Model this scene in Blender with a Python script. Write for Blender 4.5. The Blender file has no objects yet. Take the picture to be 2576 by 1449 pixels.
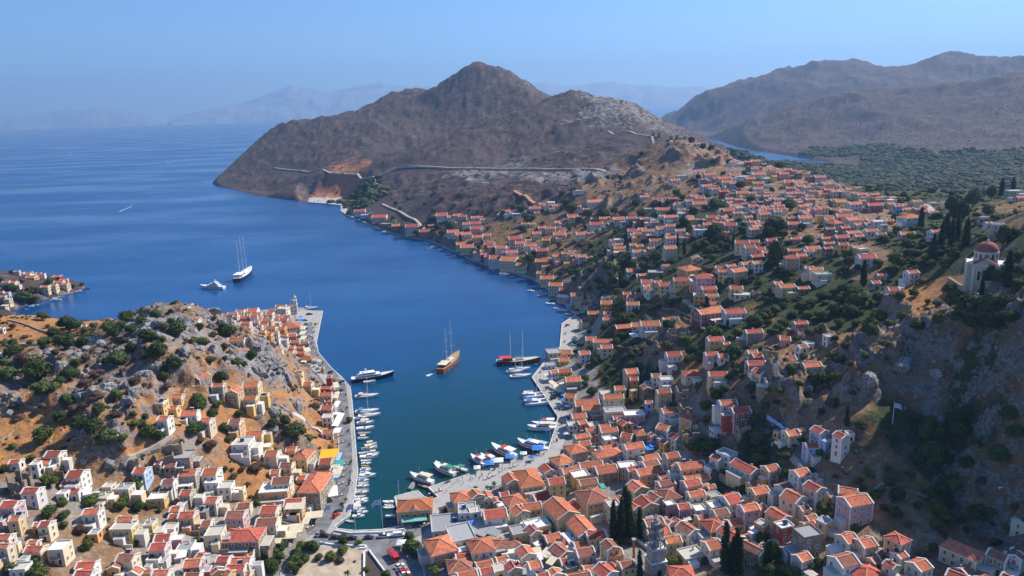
# Harbour town between two hills, seen from the air.  Metres; camera above the head of the harbour, looking along +Y.
import bpy, math, random
import numpy as np
from math import sin, cos, radians, pi, sqrt, atan2, hypot
from mathutils import Vector, Matrix

random.seed(7)
C = bpy.context.scene.collection
scn = bpy.context.scene

# ------------------------------------------------------------------ camera
CAM_H = 175.0
PITCH, ROLL, HFOV = radians(13.9), radians(2.05), radians(70)
F_PX = 1288.0 / math.tan(HFOV / 2)              # focal length for a 2576-wide picture
Fw = np.array([0, cos(PITCH), -sin(PITCH)])
R0 = np.array([1.0, 0, 0]); U0 = np.array([0, sin(PITCH), cos(PITCH)])
Rt = cos(ROLL) * R0 - sin(ROLL) * U0
Up = cos(ROLL) * U0 + sin(ROLL) * R0
cam_data = bpy.data.cameras.new("camera")
cam = bpy.data.objects.new("camera", cam_data); C.objects.link(cam)
cam_data.sensor_width = 36; cam_data.lens = 18 / math.tan(HFOV / 2)
cam_data.clip_start = 1; cam_data.clip_end = 120000
m = Matrix((Rt, Up, -Fw)).transposed().to_4x4(); m.translation = (0, 0, CAM_H)
cam.matrix_world = m
scn.camera = cam

# ------------------------------------------------------------------ sky, sun, exposure
SUN_EL, SUN_AZ = radians(41), radians(58)       # azimuth measured clockwise from +Y
world = bpy.data.worlds.new("World"); scn.world = world; world.use_nodes = True
wn = world.node_tree; wn.nodes.clear()
sky = wn.nodes.new("ShaderNodeTexSky"); sky.sky_type = 'NISHITA'; sky.sun_disc = False
sky.sun_elevation = SUN_EL; sky.sun_rotation = SUN_AZ
sky.altitude = 100; sky.air_density = 1.0; sky.dust_density = 0.25; sky.ozone_density = 6.0
bg = wn.nodes.new("ShaderNodeBackground"); bg.inputs[1].default_value = 0.100
wo = wn.nodes.new("ShaderNodeOutputWorld")
tint = wn.nodes.new("ShaderNodeMix"); tint.data_type = 'RGBA'; tint.blend_type = 'MULTIPLY'; tint.inputs[0].default_value = 1
tint.inputs[7].default_value = (.68, .87, 1.08, 1)        # the picture's cool white balance, the same over the whole sky
wn.links.new(sky.outputs[0], tint.inputs[6]); wn.links.new(tint.outputs[2], bg.inputs[0]); wn.links.new(bg.outputs[0], wo.inputs[0])
sl = bpy.data.lights.new("sun", 'SUN'); sl.energy = 5.0; sl.angle = radians(0.5); sl.color = (1.0, 0.93, 0.82)
sun = bpy.data.objects.new("sun", sl); C.objects.link(sun)
sdir = Vector((sin(SUN_AZ) * cos(SUN_EL), cos(SUN_AZ) * cos(SUN_EL), sin(SUN_EL)))
sun.rotation_euler = sdir.to_track_quat('Z', 'Y').to_euler()
sun.location = (200, 200, 600)
vs = scn.view_settings
vs.view_transform = 'Standard'; vs.look = 'None'; vs.exposure = 0.60; vs.gamma = 1.0; vs.use_curve_mapping = False
cy = scn.cycles
cy.max_bounces = 5; cy.diffuse_bounces = 2; cy.glossy_bounces = 2; cy.transmission_bounces = 2; cy.volume_bounces = 0
cy.transparent_max_bounces = 4; cy.use_denoising = True; cy.use_adaptive_sampling = True
cy.caustics_reflective = False; cy.caustics_refractive = False
try: cy.sample_clamp_indirect = 4
except Exception: pass

# ------------------------------------------------------------------ sight lines
def ray(px, py):                                # 2576-scale picture point -> direction, unit depth along the axis
    return Fw + (px - 1288) / F_PX * Rt - (py - 724.5) / F_PX * Up
def at_z(px, py, z=0.0):
    d = ray(px, py); t = (z - CAM_H) / d[2]; return np.array([0, 0, CAM_H]) + t * d
def at_d(px, py, dep):
    return np.array([0, 0, CAM_H]) + dep * ray(px, py)
def to_px(p):
    v = np.asarray(p, float) - np.array([0, 0, CAM_H]); z = v @ Fw
    return 1288 + F_PX * (v @ Rt) / z, 724.5 - F_PX * (v @ Up) / z

# ------------------------------------------------------------------ noise
def _hash(ix, iy, s):
    n = (ix * 374761393 + iy * 668265263 + s * 974711) & 0x7fffffff
    n = ((n ^ (n >> 13)) * 1274126177) & 0x7fffffff
    return ((n ^ (n >> 16)) & 0xffff) / 65535.0
def vnoise(x, y, s=0):
    ix = np.floor(x).astype(np.int64); iy = np.floor(y).astype(np.int64)
    fx = x - ix; fy = y - iy; fx = fx * fx * (3 - 2 * fx); fy = fy * fy * (3 - 2 * fy)
    a = _hash(ix, iy, s); b = _hash(ix + 1, iy, s); c = _hash(ix, iy + 1, s); d = _hash(ix + 1, iy + 1, s)
    return (a + (b - a) * fx) * (1 - fy) + (c + (d - c) * fx) * fy
def fbm(x, y, wl, octv=4, s=0, ridged=False):
    t = 0; amp = 1.0; tot = 0; x = x / wl; y = y / wl
    for i in range(octv):
        n = vnoise(x, y, s + i)
        if ridged: n = 1 - np.abs(2 * n - 1)
        t = t + amp * n; tot += amp; amp *= 0.5
        x, y = 2.03 * x * 0.8 - 2.03 * y * 0.6 + 11.3, 2.03 * x * 0.6 + 2.03 * y * 0.8 + 5.7
    return t / tot
def sstep(a, b, x):
    t = np.clip((x - a) / (b - a), 0, 1); return t * t * (3 - 2 * t)

# ------------------------------------------------------------------ the land: coastline and heights
def P(*pts): return [tuple(at_z(a, b)[:2]) for a, b in pts]
COAST = ([(-2600, 1500)] + P((-100, 705), (0, 700), (60, 697), (120, 700), (190, 711), (216, 721), (203, 732), (150, 745), (100, 757), (60, 770),
    (26, 784), (60, 806), (180, 828), (260, 838), (380, 828), (480, 812), (540, 800), (580, 792), (640, 784), (700, 776), (760, 775), (776, 782),
    (812, 784), (806, 812), (796, 862), (801, 888), (832, 925), (862, 952), (881, 975), (886, 1015), (893, 1100), (900, 1190), (892, 1250),
    (880, 1296), (843, 1325), (848, 1332), (894, 1337), (960, 1334), (1013, 1324), (1004, 1300), (993, 1250), (1050, 1235), (1066, 1250), (1086, 1257), (1104, 1252), (1078, 1227), (1181, 1193),
    (1291, 1159), (1379, 1133), (1393, 1090), (1404, 1049), (1339, 950), (1373, 906), (1409, 873), (1414, 815), (1447, 793),
    (1440, 777), (1410, 752), (1380, 730), (1345, 703), (1300, 690), (1250, 676), (1190, 656), (1130, 628), (1080, 606), (1040, 600), (1000, 592), (940, 571),
    (900, 553), (872, 542), (856, 533), (856, 516), (820, 514), (776, 508), (700, 500), (640, 490), (590, 478), (548, 470), (531, 462))
    + [(-900, 2350), (-880, 2700), (-600, 3100), (0, 3300), (450, 3000), (620, 2500)] + P((1745, 402), (1850, 430), (1930, 440), (2000, 434), (2060, 424), (2098, 410), (1960, 388), (1870, 374), (1828, 362), (1800, 350), (1740, 341), (1668, 330))
    + [(1300, 6500), (4000, 7600), (9000, 9000), (9000, -600), (-2600, -600)])
COAST = np.array(COAST)

def seg_dist(x, y, poly):
    d2 = np.full(x.shape, 1e18); inside = np.zeros(x.shape, bool); n = len(poly)
    for i in range(n):
        ax, ay = poly[i]; bx, by = poly[(i + 1) % n]
        ex, ey = bx - ax, by - ay; L = ex * ex + ey * ey + 1e-9
        t = np.clip(((x - ax) * ex + (y - ay) * ey) / L, 0, 1)
        d2 = np.minimum(d2, (x - ax - t * ex) ** 2 + (y - ay - t * ey) ** 2)
        if ey != 0:
            c = ((ay > y) != (by > y)) & (x < ex * (y - ay) / ey + ax); inside ^= c
    return np.where(inside, 1, -1) * np.sqrt(d2)

HZ = [  # picture x, y, height of the ground there
 (30,735,10),(100,722,10),(160,722,5),(0,712,16),(-60,720,20),
 (50,790,51),(100,830,51),(180,812,49),(30,870,50),(0,950,50),(0,1050,46),(0,1150,42),(50,1230,38),(50,1300,34),(0,1400,32),(200,1400,25),(200,1300,28),
 (200,1200,33),(350,1200,27),(350,1300,20),(350,1400,17),(500,1400,12),(500,1300,14),(500,1200,19),(600,1150,19),(650,1250,10),(650,1400,6),(720,1300,4.5),
 (750,1200,5),(780,1100,7),(750,1420,3.2),(850,1400,2.2),(1000,1430,2.2),(860,1300,1.8),(860,1100,2),(850,1000,2),(700,1050,22),(650,950,32),(550,1050,32),(450,1100,36),(400,1000,45),(300,1100,42),(200,1050,46),
 (150,950,52),(300,900,58),(250,840,55),(350,800,57),(450,830,58),(470,790,54),(550,812,42),(600,870,45),(500,900,54),(700,900,33),(780,950,24),(815,1000,13),(790,1050,14),
 (680,840,14),(640,812,16),(600,812,26),(740,845,4),(760,890,5),(790,830,1.6),(760,800,2.2),(710,800,4),(830,960,3),
 (1100,1400,2.4),(1200,1300,2.4),(1400,1200,2.2),(1300,1400,3.5),(1500,1300,4.5),(1500,1400,6),(1700,1400,9),(1650,1250,7.5),(1500,1120,3.2),(1440,1020,2.4),
 (1430,900,3.5),(1410,960,2.4),(1600,1150,6.5),(1700,1100,13),(1650,1000,18),(1560,950,12),(1500,880,12),(1600,880,24),(1500,830,12),(1600,800,30),(1550,750,30),(1470,765,6),
 (1500,790,15),(1700,1000,24),(1750,1180,15),(1800,1100,23),(1850,1250,15),(1900,1400,15),(1900,1150,24),(2000,1300,21),(2100,1400,23),(2050,1180,30),(2000,1080,36),
 (1850,1000,40),(1800,900,42),(1900,850,51),(2000,900,54),(2100,850,59),(2100,950,52),(2150,1050,50),(2200,1150,41),(2200,1250,31),(2350,1300,29),(2300,1400,25),
 (2500,1400,25),(2500,1250,31),(2560,1300,31),(2400,1150,41),(2300,1050,50),(2450,1000,59),(2300,950,60),(2400,870,75),(2550,1050,62),(2550,850,84),(2330,800,74),
 (2480,760,86),(2500,700,89),(2560,620,104),(2560,540,110),(2500,560,102),(2440,590,95),(2380,620,88),(2380,700,81),(2250,750,70),(2200,700,71),(2100,760,63),
 (2000,780,57),(1900,750,55),(1800,800,46),(1700,780,37),(1750,720,52),(1650,700,44),(1600,650,42),(1500,700,25),(1420,690,12),(1350,660,15),(1250,630,14),(1180,612,13),
 (1120,580,13),(1400,620,24),(1500,600,36),(1600,600,47),(1700,620,55),(1800,650,61),(1900,650,65),(2000,680,65),(2100,650,73),(2200,600,78),(2280,575,80),(2330,540,80),
 (2250,525,80),(2150,520,80),(2100,475,84),(2000,445,89),(2000,520,81),(1900,560,75),(1900,455,87),(1800,500,76),(1800,425,95),(1765,390,103),(1740,368,113),(1800,394,101),(1720,352,123),(1850,402,97),
 (1950,420,91),(2300,513,81),(1700,560,63),(1650,500,70),(1700,450,82),(1740,432,87),(1600,550,54),(1500,540,46),(1400,560,34),(1300,570,30),(1200,565,24),(1050,575,14),
 (1000,565,9),(960,540,12),(900,520,12),(1060,545,24),(950,455,42),(1000,430,58),(1200,427,64),(1400,430,71),(1600,430,80),(1300,500,50),(1100,500,42),(1450,480,62),(1550,500,62),(860,525,3),(830,505,6),
 (2300,490,22),(2150,465,14),(2450,490,36),(2450,430,16),(2200,430,7),(2110,412,2),(2576,460,42),(2576,400,28),(2300,400,16),(2300,440,9),(2120,395,8)]
HD = [  # picture x, y, distance
 (560,442,2020),(620,395,2120),(680,347,2240),(735,305,2350),(780,306,2380),(860,288,2380),(885,281,2360),(960,270,2400),(1000,262,2400),(1070,243,2400),(1130,200,2380),(1165,175,2350),(1205,159,2330),
 (1245,172,2300),(1290,203,2250),(1330,233,2180),(1370,262,2100),(1400,258,2260),(1440,264,2160),(1500,278,2050),(1420,221,1850),(1470,230,1820),(1530,258,1720),(1600,303,1550),(1640,326,1400),(1690,345,1120),(1740,377,1160),(1790,396,1090),(1840,412,1030),(1700,362,1250),
 (700,430,1900),(900,375,1880),(1000,345,1950),(1100,280,2150),(1200,250,2160),(1350,262,1880),(1280,290,1780),(1200,328,1660),(1130,365,1580),(1090,393,1500),(1335,255,2100),(1240,292,2060),(1190,310,2020),(1100,350,1960),(1050,372,1860),(990,230,2740),(1030,227,2760),(945,252,2700),(1000,232,2900),(1350,330,1600),(1450,300,1680),(1500,360,1420),(1600,380,1250),(1300,395,1500),(700,478,1710),(620,462,1860),
 (850,450,1580),(900,418,1660),(800,430,1680),(700,335,2420),
 (1680,320,4440),(1700,290,4450),(1720,271,4480),(1740,254,4490),(1800,226,4560),(1760,241,4500),(1850,216,4600),(1930,191,4700),(2050,161,4700),(2150,156,4600),(2250,188,4500),(2330,161,4300),(2390,146,4200),(2480,159,4000),
 (2600,143,4000),(1900,270,4000),(1780,310,4200),(1900,322,2920),(2000,270,3020),(2130,230,3100),(2250,226,3100),(2350,214,3000),(2480,195,2900),(2600,172,2850),
 (2300,300,2500),(2450,320,2250),(2600,300,2250),(2100,360,2500),(2200,330,2500),(2300,372,1950),(2500,372,1850)]
HW = [  # x, y, height
 (-275,515,28),(-340,520,26),(-410,520,26),(-200,540,14),(-520,500,40),(-620,620,18),(-450,650,-5),
 (-60,2900,110),(-800,3000,10),(-250,3150,30),(400,2600,60),(300,2250,100),(-750,2500,60),(350,1500,15),(250,1250,50),(430,1250,20),
 (500,900,34),(420,1050,30),(650,900,42),(520,1150,16),(700,1100,24),
 (0,60,6),(0,-300,20),(-300,80,42),(300,80,28),(600,300,125),(-600,300,58),(900,600,140),(450,420,112),(520,560,104),(-900,700,40),
 (1600,3600,90),(1100,3700,10),(2300,3500,140),(2500,6000,150),(1500,5600,120),(6000,6000,300),(4000,3000,420),(6000,0,300),(2500,1500,160),(1500,900,120),(5000,8000,50),(-2500,-500,60),(-2500,1000,30)]
cp = [at_z(a, b, z) for a, b, z in HZ] + [at_d(a, b, d) for a, b, d in HD] + [np.array(p, float) for p in HW]
cp = np.array(cp)
def lp(x, y):
    yy = y + 260.0                              # origin pulled back so that the near ground is not stretched
    return np.arctan2(x, yy), np.log(np.hypot(x, yy))
_cu, _cv = lp(cp[:, 0], cp[:, 1])
_K = lambda du, dv: np.sqrt(du * du + dv * dv + 0.0004)
_A = _K(_cu[:, None] - _cu, _cv[:, None] - _cv) - 0.0 * np.eye(len(cp))
_n = len(cp)
_M = np.zeros((_n + 3, _n + 3)); _M[:_n, :_n] = _A - np.eye(_n) * 0.002
_M[:_n, _n] = 1; _M[:_n, _n + 1] = _cu; _M[:_n, _n + 2] = _cv; _M[_n:, :_n] = _M[:_n, _n:].T
_w = np.linalg.solve(_M, np.concatenate([cp[:, 2], np.zeros(3)]))
def rbf(x, y):
    u, v = lp(x, y); out = _w[_n] + _w[_n + 1] * u + _w[_n + 2] * v
    for k in range(_n): out = out + _w[k] * _K(u - _cu[k], v - _cv[k])
    return out

# ground cover where each picture point lies: rock, dry orange grass, green scrub, paving
COVER = {'R': (1, 0, 0, 0), 'O': (0, 1, 0, 0), 'G': (0, 0, 1, 0), 'T': (0, 0, 0, 1), 'RO': (.5, .5, 0, 0), 'OG': (0, .5, .5, 0), 'RG': (.5, 0, .5, 0), 'TO': (0, .35, .05, .6), 'B': (.25, .25, .15, 0),
         'TG': (.05, .1, .35, .5), 'E': (0.05, .75, 0, 0)}
CV = [(30,740,'TO'),(120,730,'TG'),(100,830,'O'),(30,820,'O'),(180,812,'O'),(50,790,'R'),(160,790,'R'),(0,870,'OG'),(230,850,'OG'),(120,880,'OG'),(300,880,'RG'),(380,850,'R'),(450,870,'RO'),(540,880,'RO'),(600,900,'RO'),(640,940,'R'),(700,930,'RO'),(560,840,'RO'),
 (400,800,'RG'),(250,940,'RG'),(150,950,'RO'),(60,960,'RG'),(60,1020,'RO'),(150,1050,'RO'),(280,1000,'RO'),(370,960,'RO'),(340,1040,'RO'),(200,1100,'RO'),(60,1100,'O'),(250,1100,'RO'),(380,1090,'O'),(330,1130,'O'),(460,980,'RO'),(600,1010,'O'),(680,1010,'O'),(640,1110,'O'),(560,1120,'O'),(580,1180,'O'),(600,1200,'O'),(250,1150,'RO'),
 (760,1010,'RO'),(800,1020,'RO'),(720,960,'O'),(790,940,'RO'),(770,1060,'O'),(740,1030,'RO'),(700,1050,'RG'),(480,1180,'TO'),(350,1250,'TG'),(200,1250,'TO'),(50,1280,'TO'),(400,1350,'TO'),(600,1300,'T'),(500,1420,'T'),(700,1420,'T'),(150,1420,'TG'),(300,1400,'TG'),
 (700,830,'T'),(780,850,'T'),(620,820,'TO'),(850,1200,'T'),(880,1000,'T'),(900,1400,'T'),(1100,1420,'T'),(1300,1300,'T'),(1500,1250,'T'),(1700,1300,'T'),(1900,1380,'TG'),(1450,1100,'T'),(1420,960,'T'),(1440,850,'T'),(1600,1180,'T'),
 (1750,1150,'TG'),(1700,1050,'TO'),(1850,1100,'OG'),(1900,1150,'G'),(2050,1200,'TG'),(2150,1300,'TG'),(2100,1400,'TG'),(2300,1350,'TG'),(2500,1400,'TG'),(2300,1250,'OG'),(2200,1180,'OG'),(2450,1250,'RG'),(2300,1150,'G'),
 (2100,1080,'B'),(2200,1000,'RG'),(2300,950,'RG'),(2250,900,'RO'),(2180,940,'RO'),(2380,880,'RG'),(2500,950,'RG'),(2560,1000,'RG'),(2450,1050,'G'),(2380,1000,'RG'),(2550,1150,'RG'),(2350,950,'RG'),(2400,1080,'G'),(2480,880,'G'),(2560,900,'RG'),(2350,760,'O'),(2300,800,'RO'),(2450,800,'RG'),(2560,800,'RG'),(2100,900,'B'),(2000,980,'RO'),(1930,1030,'RG'),(1950,900,'OG'),
 (2100,800,'G'),(2200,780,'G'),(2000,750,'G'),(1900,800,'OG'),(1720,780,'OG'),(1700,750,'OG'),(1800,850,'G'),(1750,900,'OG'),(1650,880,'RO'),(1600,930,'G'),(1560,850,'G'),(1500,740,'RG'),(1450,700,'RG'),(1550,700,'G'),(1650,740,'G'),(1500,650,'G'),(1400,650,'OG'),(1300,600,'OG'),(1350,570,'OG'),(1480,610,'OG'),(1600,600,'G'),
 (1750,620,'G'),(1850,600,'G'),(1950,560,'TG'),(2100,560,'TG'),(2200,540,'TG'),(2050,480,'TG'),(1900,480,'TG'),(2000,650,'G'),(2150,640,'TG'),(2300,620,'G'),(2400,560,'G'),(2450,650,'G'),(2520,530,'OG'),(2560,560,'OG'),(2500,600,'G'),(1750,420,'TO'),(1850,410,'TO'),(1700,370,'RO'),(1780,395,'RO'),
 (1300,500,'B'),(1200,520,'B'),(1100,480,'B'),(1500,500,'B'),(1600,470,'B'),(1400,450,'R'),(1200,440,'R'),(1650,450,'B'),(1000,450,'B'),(1000,520,'B'),(900,510,'G'),(830,480,'E'),(860,455,'E'),(780,470,'RO'),(720,440,'B'),(650,440,'B'),(600,430,'B'),(560,455,'B'),(1320,490,'B'),
 (900,350,'B'),(1100,300,'B'),(1200,200,'B'),(1000,400,'B'),(1200,380,'B'),(1400,360,'B'),(1400,270,'B'),(1500,280,'R'),(1550,350,'B'),(1650,400,'B'),(1600,330,'B'),(1480,400,'B'),
 (2300,490,'G'),(2300,420,'G'),(2150,460,'G'),(2500,460,'G'),(2500,400,'G'),(2200,390,'G'),(2120,410,'TG'),(2300,370,'B'),(2500,370,'B'),(2000,340,'B'),(2200,300,'B'),(2400,250,'B'),(2560,330,'B'),(1900,250,'B'),(1750,290,'B'),(2100,180,'B'),(2400,170,'B'),(2560,200,'B')]
# ------------------------------------------------------------------ helpers for objects
def tag(o, label=None, cat=None, group=None, kind=None):
    if label: o["label"] = label
    if cat: o["category"] = cat
    if group: o["group"] = group
    if kind: o["kind"] = kind
    return o
def link_mesh(name, me, parent=None, loc=None):
    o = bpy.data.objects.new(name, me); C.objects.link(o)
    if parent is not None: o.parent = parent
    if loc is not None: o.location = loc
    return o

# ------------------------------------------------------------------ materials
MATS = {}
class NT:
    def __init__(s, name):
        s.m = bpy.data.materials.new(name); s.m.use_nodes = True; s.t = s.m.node_tree; s.t.nodes.clear()
        s.out = s.t.nodes.new("ShaderNodeOutputMaterial"); s.b = s.t.nodes.new("ShaderNodeBsdfPrincipled")
        s.t.links.new(s.b.outputs[0], s.out.inputs[0])
    def n(s, typ, **kw):
        nd = s.t.nodes.new("ShaderNode" + typ)
        for k, v in kw.items(): setattr(nd, k, v)
        return nd
    def put(s, sock, v):
        if hasattr(v, "links"): s.t.links.new(v, sock)
        else: sock.default_value = v
    def noise(s, vec, scale, detail=3, rough=0.55):
        nd = s.n("TexNoise"); s.put(nd.inputs["Vector"], vec); nd.inputs["Scale"].default_value = scale
        nd.inputs["Detail"].default_value = detail; nd.inputs["Roughness"].default_value = rough
        return nd.outputs["Fac"]
    def ramp(s, fac, a, b, va=0.0, vb=1.0):
        nd = s.n("MapRange"); nd.interpolation_type = 'SMOOTHSTEP'; s.put(nd.inputs[0], fac)
        for i, v in ((1, a), (2, b), (3, va), (4, vb)): s.put(nd.inputs[i], v)
        return nd.outputs[0]
    def mix(s, fac, a, b):
        nd = s.n("Mix"); nd.data_type = 'RGBA'; s.put(nd.inputs[0], fac)
        for i, v in ((6, a), (7, b)):
            if hasattr(v, "links"): s.t.links.new(v, nd.inputs[i])
            else: nd.inputs[i].default_value = (*v, 1) if len(v) == 3 else v
        return nd.outputs[2]
    def math(s, op, a, b=0.0, c=0.0):
        nd = s.n("Math"); nd.operation = op; s.put(nd.inputs[0], a); s.put(nd.inputs[1], b); s.put(nd.inputs[2], c); return nd.outputs[0]
    def mul(s, col, fac):                       # colour times value
        nd = s.n("VectorMath"); nd.operation = 'SCALE'; s.put(nd.inputs[0], col); s.put(nd.inputs[3], fac); return nd.outputs[0]
    def bump(s, h, dist, strength=1.0):
        nd = s.n("Bump"); s.put(nd.inputs["Height"], h); nd.inputs["Distance"].default_value = dist; nd.inputs["Strength"].default_value = strength
        s.t.links.new(nd.outputs[0], s.b.inputs["Normal"])
    def done(s, col, rough=0.8, spec=0.3, metal=0.0):
        if not hasattr(col, "links"): col = (*col, 1) if len(col) == 3 else col
        s.put(s.b.inputs["Base Color"], col); s.put(s.b.inputs["Roughness"], rough); s.b.inputs["Specular IOR Level"].default_value = spec
        s.b.inputs["Metallic"].default_value = metal; return s.m
    def pos(s): return s.n("NewGeometry").outputs["Position"]
    def obj(s): return s.n("TexCoord").outputs["Object"]
    def rnd(s): return s.n("ObjectInfo").outputs["Random"]

def mat_plain(name, col, rough=0.7, vary=0.0, noise=0.0, scale=1.0, spec=0.3, metal=0.0):
    if name in MATS: return MATS[name]
    t = NT(name); c = t.n("RGB"); c.outputs[0].default_value = (*col, 1); c = c.outputs[0]
    if vary: c = t.mul(c, t.ramp(t.rnd(), 0, 1, 1 - vary, 1 + vary))
    if noise: c = t.mul(c, t.ramp(t.noise(t.obj(), scale, 3), 0.3, 0.7, 1 - noise, 1 + noise))
    MATS[name] = t.done(c, rough, spec, metal); return MATS[name]

def ground_material():
    t = NT("ground"); p = t.pos()
    at = t.n("Attribute", attribute_name="cover"); sep = t.n("SeparateColor"); t.t.links.new(at.outputs["Color"], sep.inputs[0])
    rock, dry, green = sep.outputs; town = at.outputs["Alpha"]
    at2 = t.n("Attribute", attribute_name="far"); far = at2.outputs["Fac"]
    nrm = t.n("NewGeometry"); sepn = t.n("SeparateXYZ"); t.t.links.new(nrm.outputs["True Normal"], sepn.inputs[0]); slope = t.ramp(sepn.outputs[2], 0.85, 0.62)
    n1 = t.noise(p, 0.9, 5, 0.65); n2 = t.noise(p, 0.16, 5, 0.6); n3 = t.noise(p, 0.03, 4, 0.6); n4 = t.noise(p, 0.4, 4, 0.7); n5 = t.noise(p, 0.008, 4, 0.6)
    n6 = t.noise(p, 0.09, 6, 0.75)
    earth = t.mix(t.ramp(n2, .35, .65), (.26, .15, .075), (.17, .095, .055))
    earth = t.mix(t.ramp(n4, .5, .68), earth, (.30, .22, .15))
    orange = t.mix(t.ramp(n2, .38, .62), (.44, .195, .06), (.29, .145, .065)); orange = t.mix(t.ramp(n4, .48, .7), orange, (.42, .27, .14))
    rockc = t.mix(t.ramp(n1, .3, .7), (.135, .13, .135), (.36, .345, .335)); rockc = t.mix(t.ramp(n2, .55, .8), rockc, (.10, .105, .115))
    rockc = t.mix(t.ramp(n4, .54, .70), rockc, (.20, .125, .075)); rockc = t.mix(t.ramp(n6, .52, .66, 0, .85), rockc, (.085, .060, .042))
    greenc = t.mix(t.ramp(n1, .35, .65), (.028, .042, .020), (.065, .075, .030)); greenc = t.mix(t.ramp(n4, .56, .70), greenc, (.12, .08, .05))
    pave = t.mix(t.ramp(n2, .35, .7), (.34, .31, .27), (.24, .22, .20)); pave = t.mix(t.ramp(n4, .6, .75), pave, (.42, .39, .34))
    # far hillsides: purple brown scree with pale stone specks, grey crags and dark scrub
    hill = t.mix(t.ramp(n3, .35, .65), (.070, .047, .048), (.108, .072, .066)); hill = t.mix(t.ramp(n2, .55, .72), hill, (.055, .045, .040))
    hill = t.mix(t.ramp(n6, .57, .68), hill, (.25, .215, .20)); hill = t.mix(t.ramp(n4, .55, .64), hill, (.036, .038, .028))
    hill = t.mix(t.ramp(n5, .45, .65, 0, .6), hill, (.085, .068, .070))
    hill = t.mix(t.math('MULTIPLY', slope, t.ramp(n6, .42, .6)), hill, (.19, .17, .17))
    def wgt(a, lo=.35, hi=.6):
        s_ = t.math('ADD', a, t.math('MULTIPLY_ADD', n6, .8, -.4)); return t.ramp(s_, lo, hi)
    c = t.mix(wgt(dry), earth, orange)
    c = t.mix(wgt(green, .4, .62), c, greenc)
    c = t.mix(t.math('MAXIMUM', wgt(rock, .42, .6), t.math('MULTIPLY', slope, t.ramp(n6, .44, .58, 0, .9))), c, rockc)
    c = t.mix(wgt(town, .45, .7), c, pave)
    fgreen = t.mix(t.ramp(n2, .45, .68), (.022, .034, .020), (.070, .068, .042))
    farc = t.mix(t.ramp(green, .55, .8), hill, fgreen); farc = t.mix(t.ramp(t.math('ADD', dry, t.math('MULTIPLY_ADD', n6, .5, -.25)), .5, .75), farc, (.36, .15, .08))
    farc = t.mix(t.ramp(t.math('MULTIPLY', rock, t.ramp(n6, .35, .6)), .4, .8), farc, (.24, .22, .21))
    c = t.mix(far, c, farc)
    h = t.math('ADD', t.math('MULTIPLY', n1, .6), t.math('MULTIPLY', n6, 2.2))
    t.bump(h, 1.2, .8)
    return t.done(c, .95, .1)

# ------------------------------------------------------------------ terrain sheet (finer where the picture looks closely)
az = np.concatenate([np.radians(np.arange(-180, -43, 3.0)), np.radians(np.linspace(-42, 42, 840)), np.radians(np.arange(44, 181, 3.0))])
az[-1] = az[0] + 2 * pi
rr = np.concatenate([np.linspace(8, 150, 24), 155 * np.exp(np.arange(0, math.log(1350 / 155), .0033)), 1356 * np.exp(np.arange(0, math.log(14000 / 1356), .0085))])
NA, NR = len(az), len(rr)
GA, GR = np.meshgrid(az, rr, indexing='ij')
GX = GR * np.sin(GA); GY = GR * np.cos(GA)
def big_height(x, y):
    h = np.empty(x.shape); f = x.ravel(); g = y.ravel(); o = np.empty(f.shape)
    for i in range(0, len(f), 60000): o[i:i + 60000] = rbf(f[i:i + 60000], g[i:i + 60000])
    return o.reshape(x.shape)
_sub_a = np.linspace(0, NA - 1, NA // 2).astype(int); _sub_r = np.linspace(0, NR - 1, NR // 3).astype(int)
def _interp_grid(vals, sa, sr):                 # coarse grid -> full grid
    t1 = np.empty((len(sa), NR))
    for i in range(len(sa)): t1[i] = np.interp(np.arange(NR), sr, vals[i])
    t2 = np.empty((NA, NR))
    for j in range(NR): t2[:, j] = np.interp(np.arange(NA), sa, t1[:, j])
    return t2
_cx = GX[np.ix_(_sub_a, _sub_r)]; _cy = GY[np.ix_(_sub_a, _sub_r)]
BASE = _interp_grid(big_height(_cx, _cy), _sub_a, _sub_r)
SD = _interp_grid(np.stack([seg_dist(_cx[i], _cy[i], COAST) for i in range(len(_sub_a))]), _sub_a, _sub_r)
near = GR < 1300
_m = near & (np.abs(SD) < 12) & (np.abs(GA) < radians(43))
SD[_m] = seg_dist(GX[_m], GY[_m], COAST)

class Field:                                    # bilinear look-up on the polar grid
    def __init__(s, g): s.g = g
    def __call__(s, x, y):
        x = np.asarray(x, float); y = np.asarray(y, float)
        a = np.arctan2(x, y); r = np.clip(np.hypot(x, y), rr[0], rr[-1] * .999)
        i = np.clip(np.searchsorted(az, a) - 1, 0, NA - 2); j = np.clip(np.searchsorted(rr, r) - 1, 0, NR - 2)
        fa = (a - az[i]) / (az[i + 1] - az[i]); fr = (r - rr[j]) / (rr[j + 1] - rr[j]); g = s.g
        return (g[i, j] * (1 - fa) + g[i + 1, j] * fa) * (1 - fr) + (g[i, j + 1] * (1 - fa) + g[i + 1, j + 1] * fa) * fr
FLAT = np.array(P((740, 785), (812, 780), (830, 860), (905, 1000), (905, 1250), (1120, 1220), (1400, 1120), (1330, 945), (1400, 870), (1410, 800), (1462, 785), (1462, 805), (1446, 850), (1440, 885), (1410, 920), (1382, 955), (1432, 1040),
    (1432, 1085), (1420, 1122), (1410, 1150), (1335, 1195), (1255, 1228), (1185, 1252), (1140, 1278), (1100, 1300), (1095, 1345), (1062, 1375), (1075, 1449), (1060, 1520), (700, 1520), (700, 1440), (735, 1390), (790, 1335), (820, 1280), (842, 1235), (850, 1180),
    (845, 1100), (840, 1020), (826, 985), (803, 950), (778, 925), (762, 890), (752, 850), (745, 815)))
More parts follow.
